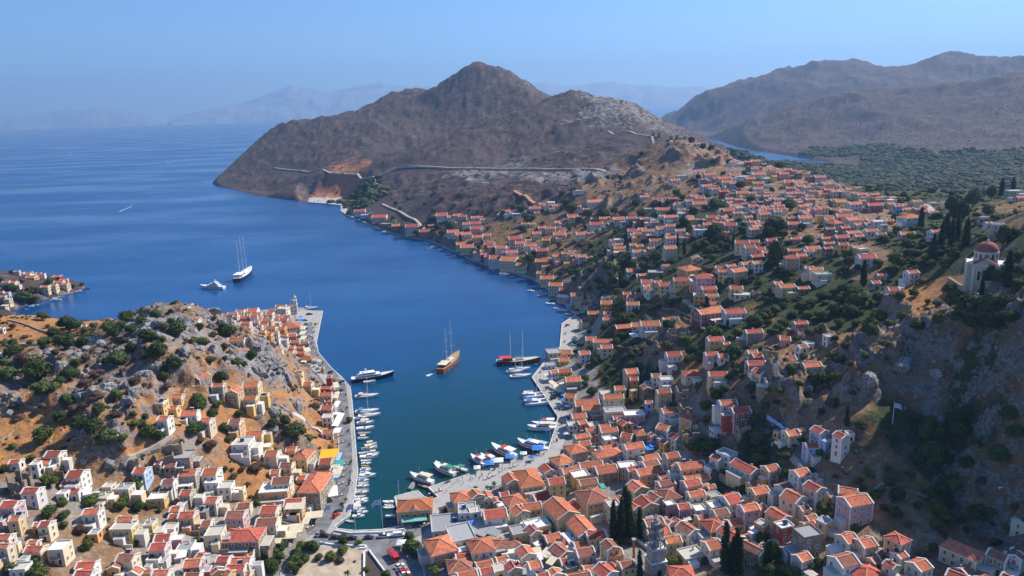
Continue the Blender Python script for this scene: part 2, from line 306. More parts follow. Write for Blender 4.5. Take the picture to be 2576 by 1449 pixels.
ZD = _interp_grid(np.stack([seg_dist(_cx[i], _cy[i], FLAT) if 200 < np.hypot(_cx[i], _cy[i]).min() or True else 0 for i in range(len(_sub_a))]), _sub_a, _sub_r)
BASE = np.minimum(BASE, 1.1 + np.maximum(0, -ZD - 1.5) * .35 + np.maximum(0, -ZD - 12) * 1.2)
JET = np.array(P((762, 506), (774, 493), (866, 496), (886, 512), (886, 546), (870, 545), (850, 534), (820, 516), (776, 512)))
JD = _interp_grid(np.stack([seg_dist(_cx[i], _cy[i], JET) for i in range(len(_sub_a))]), _sub_a, _sub_r)
BASE = np.minimum(BASE, 1.0 + np.maximum(0, -JD - 4) * .9)
# tracks cut across the far hill: ease the relief beside them
TRACKS = [[(945, 447), (1000, 425), (1100, 423), (1200, 425), (1300, 427), (1420, 428), (1500, 429), (1600, 430)], [(690, 423), (760, 430), (830, 436), (900, 440), (945, 447), (948, 462), (938, 480), (930, 497)],
          [(962, 514), (1000, 530), (1030, 548), (1060, 570), (1075, 590)], [(1530, 330), (1600, 338), (1640, 345), (1690, 358)]]
def coast_limit(h, sd):
    steep = np.where(GR > 1200, .9, 1.4)
    return np.where(sd > 0, np.minimum(np.maximum(h, 1.0), .25 + steep * sd), np.maximum(-6, sd * 1.5) - .1)
H0 = coast_limit(BASE, SD)
F0 = Field(H0)
def hit(field, px, py, lift=0.0, start=110.0, end=14000.0):
    d = ray(px, py); ts = start * np.exp(np.linspace(0, math.log(end / start), 700))
    x = ts * d[0]; y = ts * d[1]; z = CAM_H + ts * d[2]
    g = np.maximum(field(x, y), 0.0) + lift; k = np.nonzero(z <= g)[0]
    if len(k) == 0 or k[0] == 0: return None
    k = k[0]; a = z[k - 1] - g[k - 1]; b = z[k] - g[k]; f = a / (a - b + 1e-9); t = ts[k - 1] + f * (ts[k] - ts[k - 1])
    return np.array([t * d[0], t * d[1], float(max(field(t * d[0], t * d[1]), 0.0))])

TRK = [[tuple(hit(F0, a, b)[:2]) for a, b in t_] for t_ in TRACKS]
def line_dist(x, y, pl):
    d2 = np.full(x.shape, 1e18)
    for (ax, ay), (bx, by) in zip(pl, pl[1:]):
        ex, ey = bx - ax, by - ay; t = np.clip(((x - ax) * ex + (y - ay) * ey) / (ex * ex + ey * ey + 1e-9), 0, 1); d2 = np.minimum(d2, (x - ax - t * ex) ** 2 + (y - ay - t * ey) ** 2)
    return np.sqrt(d2)
# cover weights
_cv = [(hit(F0, a, b), COVER[k]) for a, b, k in CV]; _cv = [(p, k) for p, k in _cv if p is not None]
_pu, _pv = lp(np.array([p[0] for p, _ in _cv]), np.array([p[1] for p, _ in _cv])); _pk = np.array([k for _, k in _cv])
wx = GX + (fbm(GX, GY, 45, 3, 31) - .5) * 50 * np.clip(GR / 700, .4, 4); wy = GY + (fbm(GX, GY, 45, 3, 37) - .5) * 70 * np.clip(GR / 700, .4, 4)
_wx = wx[np.ix_(_sub_a, _sub_r)]; _wy = wy[np.ix_(_sub_a, _sub_r)]; _u, _v = lp(_wx, _wy)
_tot = np.zeros(_u.shape); _acc = np.zeros(_u.shape + (4,))
for a, b, k in zip(_pu, _pv, _pk):
    w_ = 1 / ((_u - a) ** 2 * 1.0 + (_v - b) ** 2 * .35 + 1e-5) ** 2.2; _tot += w_; _acc += w_[..., None] * k
_acc /= _tot[..., None]
COV = np.stack([_interp_grid(_acc[..., k], _sub_a, _sub_r) for k in range(4)], -1)

# relief
land = sstep(2, 14, SD); farw = sstep(750, 1000, np.hypot(GX + 250, GY)) * 1.0
farw = np.where(GX > 100, sstep(1000, 1250, GR), sstep(880, 1000, GR)); farw = np.maximum(farw, sstep(0, 80, (GX * -.78 + GY * .62) - 640) * (GX < 160))
rock = COV[..., 0]; town = COV[..., 3]
n_r = fbm(GX, GY, 13, 5, 3, True); n_b = fbm(GX, GY, 34, 4, 9, True); n_s = fbm(GX, GY, 4.2, 3, 17)
crag = sstep(.25, .75, rock + (n_b - .55) * .9)
rel = crag * (1 - farw) * (1 + .5 * (GX > 60)) * ((n_r - .55) * 8.5 + np.floor(n_b * 9) * .8 + (n_s - .5) * 2.2)
land = land * sstep(-3, -14, ZD)
rel += (1 - farw) * (1 - sstep(.3, .7, town)) * ((fbm(GX, GY, 9, 4, 5) - .5) * 1.5)
gull = fbm(GX * 1.0, GY, 210, 6, 21, True); gul2 = fbm(GX, GY, 620, 5, 41, True)
sc = np.clip(GR / 2200, .35, 2.4); hmask = sstep(15, 90, SD) * farw
TD = _interp_grid(np.minimum.reduce([line_dist(_cx, _cy, t_) for t_ in TRK]), _sub_a, _sub_r)
flat = sstep(.5, .9, COV[..., 2]) * farw
rel += hmask * (1 - .75 * flat) * sstep(6, 60, TD) * ((gull - .62) * 30 * sc + (gul2 - .62) * 40 * sstep(2200, 3200, GR) * 2.0 + (fbm(GX, GY, 45, 4, 63, True) - .55) * 13 + (fbm(GX, GY, 14, 2, 64) - .5) * 7 * (GR < 2600))
HT = coast_limit(BASE + rel * land, SD)
FH = Field(HT); FH0 = F0

keep = (HT > -3.5)
idx = -np.ones((NA, NR), np.int64)
q = keep[:-1, :-1] | keep[1:, :-1] | keep[:-1, 1:] | keep[1:, 1:]
used = np.zeros((NA, NR), bool); used[:-1, :-1] |= q; used[1:, :-1] |= q; used[:-1, 1:] |= q; used[1:, 1:] |= q
idx[used] = np.arange(used.sum())
V = np.stack([GX[used], GY[used], HT[used]], -1)
qi, qj = np.nonzero(q)
Fq = np.stack([idx[qi, qj], idx[qi, qj + 1], idx[qi + 1, qj + 1], idx[qi + 1, qj]], -1)
me = bpy.data.meshes.new("terrain")
me.vertices.add(len(V)); me.vertices.foreach_set("co", V.astype(np.float32).ravel())
me.loops.add(len(Fq) * 4); me.loops.foreach_set("vertex_index", Fq.astype(np.int32).ravel())
me.polygons.add(len(Fq)); me.polygons.foreach_set("loop_start", np.arange(0, len(Fq) * 4, 4, dtype=np.int32))
me.update(calc_edges=True); me.validate()
ca = me.color_attributes.new("cover", 'FLOAT_COLOR', 'POINT'); ca.data.foreach_set("color", COV[used].astype(np.float32).ravel())
fa_ = me.attributes.new("far", 'FLOAT', 'POINT'); fa_.data.foreach_set("value", farw[used].astype(np.float32))
me.materials.append(ground_material())
me.polygons.foreach_set("use_smooth", np.ones(len(Fq), bool))
terrain = link_mesh("terrain", me); tag(terrain, kind="structure")
print("terrain quads", len(Fq))

# ------------------------------------------------------------------ the sea
def sea_material():
    t = NT("sea_water"); p = t.pos()
    sp = t.n("SeparateXYZ"); t.t.links.new(p, sp.inputs[0])
    n1 = t.noise(p, .004, 4, .6); n2 = t.noise(p, .02, 3, .6)
    mp = t.n("Mapping"); t.put(mp.inputs["Vector"], p); mp.inputs["Scale"].default_value = (.0020, .0055, 1); mp.inputs["Rotation"].default_value = (0, 0, .35)
    n3 = t.noise(mp.outputs[0], 1.0, 4, .6)
    deep = t.mix(t.ramp(n1, .3, .7), (.002, .050, .155), (.003, .064, .205))
    # shallow green water at the head of the harbour
    dx = t.math('DIVIDE', t.math('ADD', sp.outputs[0], 30), 130.0); dy = t.math('DIVIDE', t.math('SUBTRACT', sp.outputs[1], 255), 290.0)
    r = t.math('SQRT', t.math('ADD', t.math('MULTIPLY', dx, dx), t.math('MULTIPLY', dy, dy)))
    c = t.mix(t.ramp(r, 0.25, 1.3), (.001, .045, .050), deep)
    c = t.mix(t.ramp(r, 0.0, .40, .8, 0), c, (.008, .045, .038))
    t.b.inputs["IOR"].default_value = 1.33
    w1 = t.noise(p, .55, 4, .6); w2 = t.noise(p, .12, 3, .5)
    h = t.math('ADD', t.math('MULTIPLY', w1, .5), t.math('MULTIPLY', w2, .9))
    nd = t.n("Bump"); t.put(nd.inputs["Height"], h); nd.inputs["Distance"].default_value = .10
    t.put(nd.inputs["Strength"], t.ramp(n3, .35, .68, .9, .55)); t.t.links.new(nd.outputs[0], t.b.inputs["Normal"])
    return t.done(c, t.ramp(n3, .38, .68, .34, .15), .5)
bm_r = np.concatenate([[0.01], 60 * np.exp(np.linspace(0, math.log(60000 / 60), 40))]); na = 96
sv = [(r_ * sin(2 * pi * k / na), r_ * cos(2 * pi * k / na), 0.0) for r_ in bm_r for k in range(na)]
sf = [(i * na + k, i * na + (k + 1) % na, (i + 1) * na + (k + 1) % na, (i + 1) * na + k) for i in range(len(bm_r) - 1) for k in range(na)]
me = bpy.data.meshes.new("sea"); me.from_pydata(sv, [], sf); me.materials.append(sea_material())
for pg in me.polygons: pg.flip() if pg.normal.z < 0 else None
sea = link_mesh("sea", me); tag(sea, kind="structure")

# ------------------------------------------------------------------ far mountains across the water
def far_range(px0, px1, prof, dist, seed, depth=2600, hw=1.0):
    n = 160; rows = 16; vs_, fs_ = [], []
    xs = np.linspace(px0, px1, n); ys = np.interp(xs, [a for a, b in prof], [b for a, b in prof])
    for i, (a, b) in enumerate(zip(xs, ys)):
        top = at_d(a, b, dist); base = at_z(a, max(b + 1, 300), 0)
        dirx, diry = top[0] / hypot(top[0], top[1]), top[1] / hypot(top[0], top[1])
        for j in range(rows + 1):
            u = j / rows * 2 - 1; prof_h = max(0, 1 - abs(u)) ** .85
            x = top[0] + dirx * u * depth; y = top[1] + diry * u * depth
            nz = float(fbm(np.array([x]), np.array([y]), 900, 5, seed, True)[0]) - .6
            h = max(-20, top[2] * prof_h + nz * top[2] * .9 * (prof_h * (1 - prof_h) * 2 + .10)) if j not in (0, rows) else -20
            vs_.append((x, y, h))
    for i in range(n - 1):
        for j in range(rows):
            a = i * (rows + 1) + j; fs_.append((a, a + rows + 1, a + rows + 2, a + 1))
    me = bpy.data.meshes.new("far_hills"); me.from_pydata(vs_, [], fs_)
    for p_ in me.polygons: p_.use_smooth = True
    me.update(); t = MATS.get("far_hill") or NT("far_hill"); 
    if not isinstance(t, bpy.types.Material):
        c = t.mix(t.ramp(t.noise(t.pos(), .004, 5), .35, .65), (.26, .27, .30), (.32, .33, .36)); MATS["far_hill"] = t.done(c, .95, .1)  # part of the haze fade is put into this pale bluish colour
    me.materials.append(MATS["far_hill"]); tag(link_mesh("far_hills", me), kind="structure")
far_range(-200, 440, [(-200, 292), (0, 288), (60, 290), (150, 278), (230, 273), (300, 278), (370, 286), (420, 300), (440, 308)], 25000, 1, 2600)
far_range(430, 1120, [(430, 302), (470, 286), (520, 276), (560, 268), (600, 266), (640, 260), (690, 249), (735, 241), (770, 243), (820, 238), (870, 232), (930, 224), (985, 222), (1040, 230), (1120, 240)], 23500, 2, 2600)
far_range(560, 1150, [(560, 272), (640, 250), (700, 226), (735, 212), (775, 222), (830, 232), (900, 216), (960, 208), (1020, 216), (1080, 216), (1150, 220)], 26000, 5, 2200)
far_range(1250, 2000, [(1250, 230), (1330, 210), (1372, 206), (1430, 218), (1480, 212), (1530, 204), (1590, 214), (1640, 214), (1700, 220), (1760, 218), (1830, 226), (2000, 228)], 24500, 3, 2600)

# ------------------------------------------------------------------ air
def haze_box():
    x0, x1, y0, y1, z0, z1 = -24000, 24000, -900, 28600, -8, 1680
    v = [(x, y, z) for x in (x0, x1) for y in (y0, y1) for z in (z0, z1)]
    f = [(0, 1, 3, 2), (4, 6, 7, 5), (0, 4, 5, 1), (2, 3, 7, 6), (0, 2, 6, 4), (1, 5, 7, 3)]
    me = bpy.data.meshes.new("haze"); me.from_pydata(v, [], f)
    m_ = bpy.data.materials.new("haze_air"); m_.use_nodes = True; nt = m_.node_tree; nt.nodes.clear()
    o = nt.nodes.new("ShaderNodeOutputMaterial"); pv = nt.nodes.new("ShaderNodeVolumePrincipled")
    pv.inputs["Color"].default_value = (.36, .61, 1.0, 1); pv.inputs["Density"].default_value = HAZE; pv.inputs["Anisotropy"].default_value = .25
    nt.links.new(pv.outputs[0], o.inputs["Volume"]); me.materials.append(m_)
    h = link_mesh("haze", me); tag(h, kind="stuff")
HAZE = 0.000072
haze_box()
# ------------------------------------------------------------------ building survey: where each roof centre is seen, its width there,
# length/width ratio, direction of the ridge, storeys, wall colour (letter) and roof form + colour
TILES = {'A': (0, 1500, .4554), 'B': (900, 1500, .4554), 'C': (1760, 1620, .3726), 'D': (2480, 1620, .3726), 'E': (3040, 1500, .4556), 'F': (1920, 1260, .3175),
         'G': (2560, 1160, .3589), 'H': (2160, 900, .3175), 'I': (2880, 640, .4142), 'J': (1240, 660, .4142), 'K': (2100, 500, .3727), 'L': (0, 960, .3727), 'M': (800, 1000, .3727)}
SURVEY = {
'A': """450 425 150 1.3 0 2 c gR;365 488 160 1.3 0 1 c g;290 520 90 1 0 2 w f;130 490 110 1.2 0 1 w gR;150 600 160 1.3 0 3 s r;635 590 165 1 0 2 w gR;595 665 165 1.6 0 1 p gR;515 760 90 1 0 1 w f;625 730 100 1 0 1 w gR
265 725 160 1.4 0 2 w gR;90 840 175 1.2 0 2 p gR;60 935 80 1 0 1 y gR;130 955 110 1 0 2 y g;310 1005 80 1 0 1 o g;380 1000 120 1 0 2 c gR;45 1105 130 1.3 0 2 c g;40 1180 120 1.2 0 2 c g;275 1150 100 1.4 0 1 c g;290 1205 170 1.6 0 1 y gR
490 1200 170 1 0 2 c f;715 1335 170 1.6 0 1 w gR;700 1410 180 1.3 0 2 w gR;1045 1275 165 1.3 0 2 c gD;945 1345 110 1 90 1 o gD;1110 1390 110 .8 80 1 w g;1215 1395 80 1.3 0 1 c g;1330 1405 150 1.3 0 2 c g;1345 1110 140 1.3 0 1 p gR;1310 1185 150 1.2 0 2 p gR
1165 560 130 1 0 2 b gR;1390 655 110 1.2 0 2 w gD;1370 725 110 1.4 0 1 w gD;1300 790 150 1.3 0 1 y f;1555 580 150 1.2 0 2 s g;1740 575 140 1 0 2 w g;1540 745 110 1 0 2 s gR;1450 880 100 1 0 1 w g;1760 660 130 1.1 0 2 w f;1860 700 120 1 0 2 w f;1750 805 120 1 0 2 c g
1020 715 150 1.4 0 2 c f;895 700 100 1 0 1 c f;850 790 140 1.2 0 1 c f;760 900 150 1.3 0 2 w g;1035 960 150 1.8 0 2 y g;1020 1035 200 1.6 0 2 y f;1235 1010 100 .8 0 2 y f;1430 940 85 1 0 1 o gR;1545 925 140 1.3 0 2 o gR;1700 1000 100 .8 10 1 w gD
1770 1080 150 1 0 2 c f;1400 1040 120 1.2 0 1 w f;1655 905 130 1.2 0 1 s f;1945 925 160 1.2 0 2 p gD;2010 850 110 1.4 0 1 c gD;2005 1090 300 1.7 0 2 s hR;2010 1240 165 1.8 0 1 s g;1590 1320 150 1.2 0 2 r g;1660 1265 100 .8 -30 1 w g
1840 1290 115 1.2 0 1 w gR;1985 1305 165 1.5 0 2 w g;1945 1360 160 1.5 0 1 c gR;1880 1400 90 1 -20 1 y g;1790 1390 90 .6 -60 1 o gD;1590 1425 140 1.2 0 1 c gD;780 1085 100 1 0 1 o f;1530 1200 140 1 0 1 w f;170 1370 160 1.3 0 1 w f;1280 1290 130 1 0 1 w f
1355 135 110 1 0 2 w g;1560 95 140 1.3 10 1 w g;1430 50 90 1 0 1 y g;1320 15 110 1 0 2 y f;1700 155 110 1 0 2 c g;1940 165 110 1 0 2 o gD;1430 330 150 1.4 10 1 s r;1350 420 120 1 20 1 s r;1510 450 170 1.1 0 2 s f;1410 515 110 1 0 1 s gD
1305 505 60 1 0 1 s gD;1100 460 160 1.5 -10 1 s r;1620 480 80 1 0 1 s r;2000 340 160 1 0 2 w f;1960 710 90 1.2 0 2 c r""",
'B': """120 268 150 1.3 0 1 y g;215 370 90 1 0 1 y f;265 425 120 1 0 2 c g;425 390 90 1 0 1 c g;525 430 150 1.6 80 2 y h;390 345 110 1.4 0 1 s r;320 330 80 1 0 1 c r;385 520 110 1.2 0 2 y gD;290 575 80 1 0 1 c g;345 645 150 1.3 0 3 c gD;290 720 230 1.5 0 2 o f
510 625 80 1 0 1 c g;620 660 235 2 88 3 s h;685 545 140 1.8 0 1 s g;710 490 110 1 0 2 s gR;445 825 150 1.2 0 2 o gR;245 885 150 1.1 0 2 c gR;225 985 175 1.4 0 2 c gD;720 50 100 1.1 0 2 r g;720 130 80 1 0 2 w f;725 250 90 1.2 0 1 w g
1650 1175 235 1 20 2 o h;1720 1005 260 1.3 12 1 w f;1815 1090 210 .9 14 2 c f;1985 1175 190 1.1 15 2 w h;1815 775 145 1 20 2 y h;1870 890 130 1 10 2 w f;1810 1340 190 1.2 10 1 s hD;1850 1270 140 1.4 15 1 c gR;1870 1425 160 1.3 15 2 c g;20 1330 120 1.3 0 1 w gR;40 1420 120 1 0 1 c gR""",
'C': """1070 148 220 1.1 15 2 s h;1130 22 165 1.6 12 2 c g;1200 62 220 1.6 15 1 c g;1155 98 130 1.2 12 2 y g;1390 60 110 1 15 2 w f;1400 135 190 1.8 15 1 c g;1390 190 290 2 15 2 c h;1650 122 215 1.6 15 3 w g;1590 20 130 1 -30 2 o gR;1845 15 90 1 -70 2 p g
1975 80 110 1 -65 2 o gR;2080 30 150 1 -60 2 w gR;2035 215 160 1.2 15 3 y gR;1815 245 210 1.4 15 1 c g;1815 300 200 1.2 15 2 w gD;1625 255 120 .8 20 1 w g;1470 280 110 1 15 1 c gD;925 260 220 1 25 2 w hO;790 355 170 1.2 -70 1 w gR;590 440 280 1.7 -72 2 y hO
420 455 170 1.3 -72 2 y g;790 430 190 1 20 1 s r;870 475 180 1.2 12 3 y gR;1020 365 200 1.5 12 2 y g;1110 420 190 1.3 15 2 y f;1220 308 240 2 12 2 y g;1370 355 240 1.4 15 2 s g;1310 330 180 2.5 15 1 r gR;1590 330 190 1.5 10 2 o f
1640 350 140 1.4 15 2 p gR;1800 370 290 2 15 2 o g;1930 400 120 1.2 12 1 c gD;1955 438 110 1.4 12 1 w g;2110 330 130 .8 -70 2 y g;1975 490 190 1.6 15 2 p gD;1685 535 210 1 -68 2 y g;1190 482 200 1.5 15 2 y gD;1240 620 310 1 20 3 o hD;1465 655 140 1.2 15 1 c g
1445 715 155 1 15 3 w f;1780 690 220 1.1 -68 2 y gR;1870 640 200 1 -60 2 c gD;2010 600 230 1 15 2 c hD;1640 715 180 1.6 -60 2 c g;2010 710 120 1 15 2 p f;730 625 220 1.3 20 1 c gR;350 610 100 1 10 1 r gR;450 665 230 1 20 1 y h
60 610 160 1 -65 2 s gO;175 630 140 1.2 -68 1 w g;265 670 80 1.5 -68 1 s g;625 725 200 1.5 15 2 y g;505 775 180 1 -65 2 c g;255 800 240 1.4 15 2 w gR;50 780 120 1 15 2 w f;920 755 330 1.4 -66 3 y g;1090 730 180 1.6 -65 1 y gR;1130 930 300 1.6 -65 2 c g
1270 1010 210 1.5 15 2 y gR;1080 1025 150 1.3 10 1 w g;680 920 260 1.5 20 2 y f;490 985 170 1 20 2 y f;640 970 160 1.2 -65 2 o gD;755 975 110 1.2 12 1 p gD;835 1040 190 1.2 15 1 c g;120 1115 210 1 15 2 c h;380 1090 270 1.8 12 1 c hD;565 1190 190 1.1 -65 2 c g
310 1175 140 1.2 15 1 s f;955 1070 130 1 20 1 c hD;920 1170 220 1.3 -55 1 c gD;1150 1110 230 1.4 12 1 w g;1160 1180 205 1.2 12 2 c gD;985 1275 160 1.2 15 1 s gR;1010 1340 150 1 20 1 s f;1415 1120 170 1.2 -65 3 y gD;1450 1190 190 1.6 12 2 o g;150 1310 180 1.4 15 1 y g
330 1260 130 1.2 15 1 y g;170 1370 150 1.2 12 2 w gR;440 1335 160 1 -65 2 o gR;655 1312 150 1 12 3 w g;560 1300 90 1.3 -70 1 c g;300 1360 140 1 12 1 c f;540 1400 130 1 12 1 s f;735 1425 150 1 20 2 w gR;860 1395 140 .9 -65 1 w g;1100 1435 260 1.6 10 2 c gD
1205 1350 140 1.1 15 1 y g;1370 1370 230 1.2 -60 2 w gR;1580 1305 180 1.2 12 2 y gD;1460 1340 140 1.4 -65 1 c gR;1850 880 220 1.4 15 2 c gD;1890 970 260 1.5 15 1 c g;2040 1055 190 1.3 12 2 y gO;2010 885 100 1.2 -60 1 c g""",
'D': """295 315 290 2 15 2 y g;560 245 130 1.4 -62 2 w g;660 205 200 1.4 -50 2 w f;850 330 290 2 -63 2 c gR;1100 340 180 1.1 20 2 o g;1180 400 190 .9 20 1 s r;1400 385 200 1.1 20 3 w g;1450 315 130 1.2 15 1 w g;1545 530 210 1.3 -60 3 c gR;1540 465 200 1.2 20 1 c f
1880 570 180 1.2 -20 1 s g;1950 660 330 1.4 18 3 p g;1335 630 255 1 -60 3 c g;1240 525 180 1.1 20 2 w gD;985 565 210 1.3 18 2 y g;920 500 130 1 18 1 y g;350 435 270 2.5 12 1 c gO;300 490 200 1.4 12 2 p gR;360 545 260 2.2 12 1 c gO;350 600 190 1.8 12 2 c g
500 530 100 1 12 1 c g;530 625 140 1.2 15 1 c f;700 650 235 1 20 2 w gR;380 760 150 1 15 1 w f;530 730 150 1 15 2 w f;590 780 180 1.3 15 2 c gD;220 725 150 1.2 10 2 r gR;880 735 210 1.4 15 3 p g;1000 735 130 1 15 1 p g;1180 810 240 1.4 -62 3 y gR
1430 740 140 1 20 2 c gD;420 835 160 1.3 15 1 o g;530 910 260 1 20 2 s hR;740 880 190 1.4 20 2 o g;270 950 230 1.3 -60 2 w gD;75 875 120 1.3 -55 1 c g;160 868 110 1.3 -55 1 c g;700 1000 260 1.8 -58 2 c gR;855 1030 90 1 20 1 w g;1020 920 150 1.2 -60 2 o f
1235 930 190 1.4 15 3 r f;1470 1000 280 1.2 18 3 s f;1480 900 150 1.4 18 1 p gR;1500 835 150 1.2 15 1 c g;1640 890 150 1 -50 2 c f;512 1108 210 1 20 2 c g;300 1215 270 1.4 15 1 y f;930 1145 260 1.8 -55 2 s gD;1060 1140 150 1.3 -50 1 c gR
1290 1160 190 1.2 15 1 w gR;1420 1230 190 1.1 20 2 p g;200 1385 260 1.3 0 1 c hR""",
'E': """305 1115 180 .9 20 2 c g;450 1150 190 1 20 2 o g;275 1295 240 1.1 20 2 w gD;470 1400 330 1.2 20 1 c hR;720 1115 190 1 30 3 o hR;520 1290 120 1 25 1 c g;560 1235 110 1.2 25 1 s gD;665 1335 130 1.1 -60 2 c gR;735 1250 130 1 25 2 c g;895 1335 200 1 25 2 c g
1255 1210 340 1.8 -52 2 c h;1550 1255 190 1.2 -52 2 s gD;1700 1260 130 1 35 2 w g;1270 1370 150 1.2 25 1 p g;1215 1425 190 1.2 -50 1 w gR;1430 1435 150 1.4 25 1 c gD;1620 1430 100 1 -60 2 w gR;1630 710 140 1 30 2 w gD;1740 780 140 1 -50 1 w gD;1530 755 80 1 30 1 w f
1740 990 160 1.2 -55 2 c f""",
'F': """490 178 165 1 5 2 c f;625 175 150 1.4 -10 1 c gO;610 265 110 1 0 1 y g;450 330 110 1.2 5 1 w f;490 410 100 1 15 2 w g;620 397 150 1.6 5 1 y gR;715 495 170 1.2 5 2 s g;850 185 130 1 5 2 w g;930 20 110 1 0 1 c g;1070 45 190 2 -5 2 c g;1115 115 130 1.2 0 2 c g
690 690 130 1.2 -20 2 c gO;880 770 270 1.6 8 2 o g;930 830 200 1.6 5 2 s gO;785 925 170 1.3 5 2 p g;1195 700 220 1.8 2 3 c gO;1105 668 130 1 5 1 w f;1270 600 120 1 5 2 c g;1405 400 160 1 8 3 o g;1440 490 90 1 0 2 o gR;1580 590 120 1.2 -75 2 s gD
1435 640 80 .8 -70 2 y f;1620 555 100 1 0 1 w f;1790 635 160 1.5 3 3 y gR;1820 500 150 1.2 0 2 w f;1700 450 110 1 0 2 w gD;1905 200 175 1.3 0 2 w gR;1890 355 110 1 0 1 w f;2125 420 210 1.2 3 1 c hR;2050 600 200 1.4 0 2 s r;1860 858 200 1.4 5 2 w g
2100 928 200 1 -50 2 o hR;2130 1100 210 1.2 10 3 s r;2080 800 180 1.3 0 1 s r;1615 765 80 1 0 2 b g;1215 870 240 1.8 3 2 c f;1440 910 230 1.8 3 2 p f;1260 945 140 1.5 3 1 p gR;1210 800 220 2 0 1 s r;1320 1010 140 1.2 -65 2 o gR;1430 1000 110 1.2 15 1 w g
820 1000 120 1 20 2 o g;710 1035 110 1 10 2 w f;925 1085 110 1.3 8 1 c g;965 1040 140 1.2 8 1 c f;1140 1092 200 1.8 8 2 s g;1090 1045 130 1.4 8 1 o g;1185 1008 90 1 8 1 y f;1800 1060 170 1 -40 2 s g;1515 1120 150 1 15 2 s h""",
'G': """340 295 165 1.5 0 2 y gR;455 340 70 1 0 1 y g;295 450 130 1.4 0 2 p gR;420 470 110 .9 0 1 w g;365 660 180 1.6 0 2 y gR;740 215 175 1.8 0 2 s gR;765 545 190 1.6 0 2 r gR;810 635 150 1.2 -60 2 y gR;960 720 190 1.6 0 2 s gD;725 430 110 1 0 1 w g
770 465 120 1 10 1 s gR;900 400 150 1.3 -60 2 s r;1070 290 100 1 -10 1 p gR;1230 125 140 1.8 0 2 r gR;1215 190 60 1 0 1 w g;1245 370 120 1.1 15 2 w gD;1310 350 110 1 10 1 w f;1110 490 140 1 5 2 c gR;1340 560 200 1.6 3 2 y g;1385 625 110 1.2 3 1 w g
1530 275 110 1 10 2 w f;470 955 180 1.4 5 2 w g;600 1030 200 1.5 8 2 r gR;630 1190 130 1 5 2 s r;350 1250 120 1 15 1 w f;460 1190 100 1 5 1 p f;1135 1270 165 1.1 15 2 y g;1000 1280 90 1 15 1 y f;1230 1240 80 1 15 1 o g;1435 1245 165 1.1 -65 2 b gR
1345 1395 150 1.3 5 2 b g;1660 1295 150 1.1 -62 3 w gR;1745 1290 90 1 0 1 c f;1720 685 60 1 0 1 w f;1110 990 190 1.3 0 1 s r""",
'H': """40 185 70 1 0 1 w gR;520 85 110 1.2 0 1 o gO;490 140 80 1 0 1 b f;670 45 70 1 0 2 w g;740 55 70 1 0 1 w g;715 125 100 1 0 2 w g;1105 80 145 1.2 0 3 c g;1430 200 110 1 90 1 c g;655 350 120 1 0 1 w g;795 410 140 1.4 5 1 c gO;940 370 150 1.3 0 1 s f
1345 320 230 1.1 10 2 o hO;1520 415 200 1.3 0 2 p hR;1565 555 165 1.6 0 2 o gR;1600 640 140 1.5 0 1 w g;1450 645 110 1 0 2 o f;1610 730 150 1.6 0 1 w g;1560 822 320 1.6 30 2 r gO;830 480 110 1 0 2 w gR;825 530 80 1 0 2 w g;870 570 110 1.1 -50 2 w g
960 480 80 1 0 1 p gR;1040 515 120 1 0 2 c gR;1240 455 170 1.5 0 2 y gR;600 620 80 1 0 1 o gR;670 660 120 1 -50 1 c gR;740 625 70 1 0 1 s g;670 740 130 1.3 0 2 w gO;200 670 90 1 -30 2 c gR;360 730 110 1 0 2 o gO;340 675 80 1 0 1 o g;430 660 70 1 0 2 s r
110 750 110 1.4 0 2 w gR;30 640 80 1 0 2 c gO;200 850 115 1.2 0 3 s gO;370 850 70 1 0 1 w g;380 920 110 1.4 0 1 p g;550 1010 170 1.5 0 1 r gO;720 990 110 1 0 1 p gO;870 975 210 1.4 0 2 w gO;1110 915 160 2 0 1 c gO;1210 1060 210 1.5 0 3 s r
940 1150 90 1 0 3 s r;1890 550 140 1.4 0 2 c gR;1960 635 170 1.6 0 1 c f;2130 600 90 1 0 1 s r;1865 830 240 1.7 0 2 w gR;1900 345 200 1.4 20 2 y g;1700 310 90 1.2 -20 1 w g;1735 352 100 1.2 0 2 c g;1820 292 120 1.4 10 1 p g;2000 262 130 1.2 10 2 w g
2130 255 130 1 10 2 w gO;2130 175 150 1.6 0 1 s gR;2240 130 90 1 0 1 p g;1960 15 150 1.4 0 3 c gR;2045 70 140 1 0 3 c gD;2170 90 110 1 0 1 p gR;2100 5 110 1.3 0 2 p gR""",
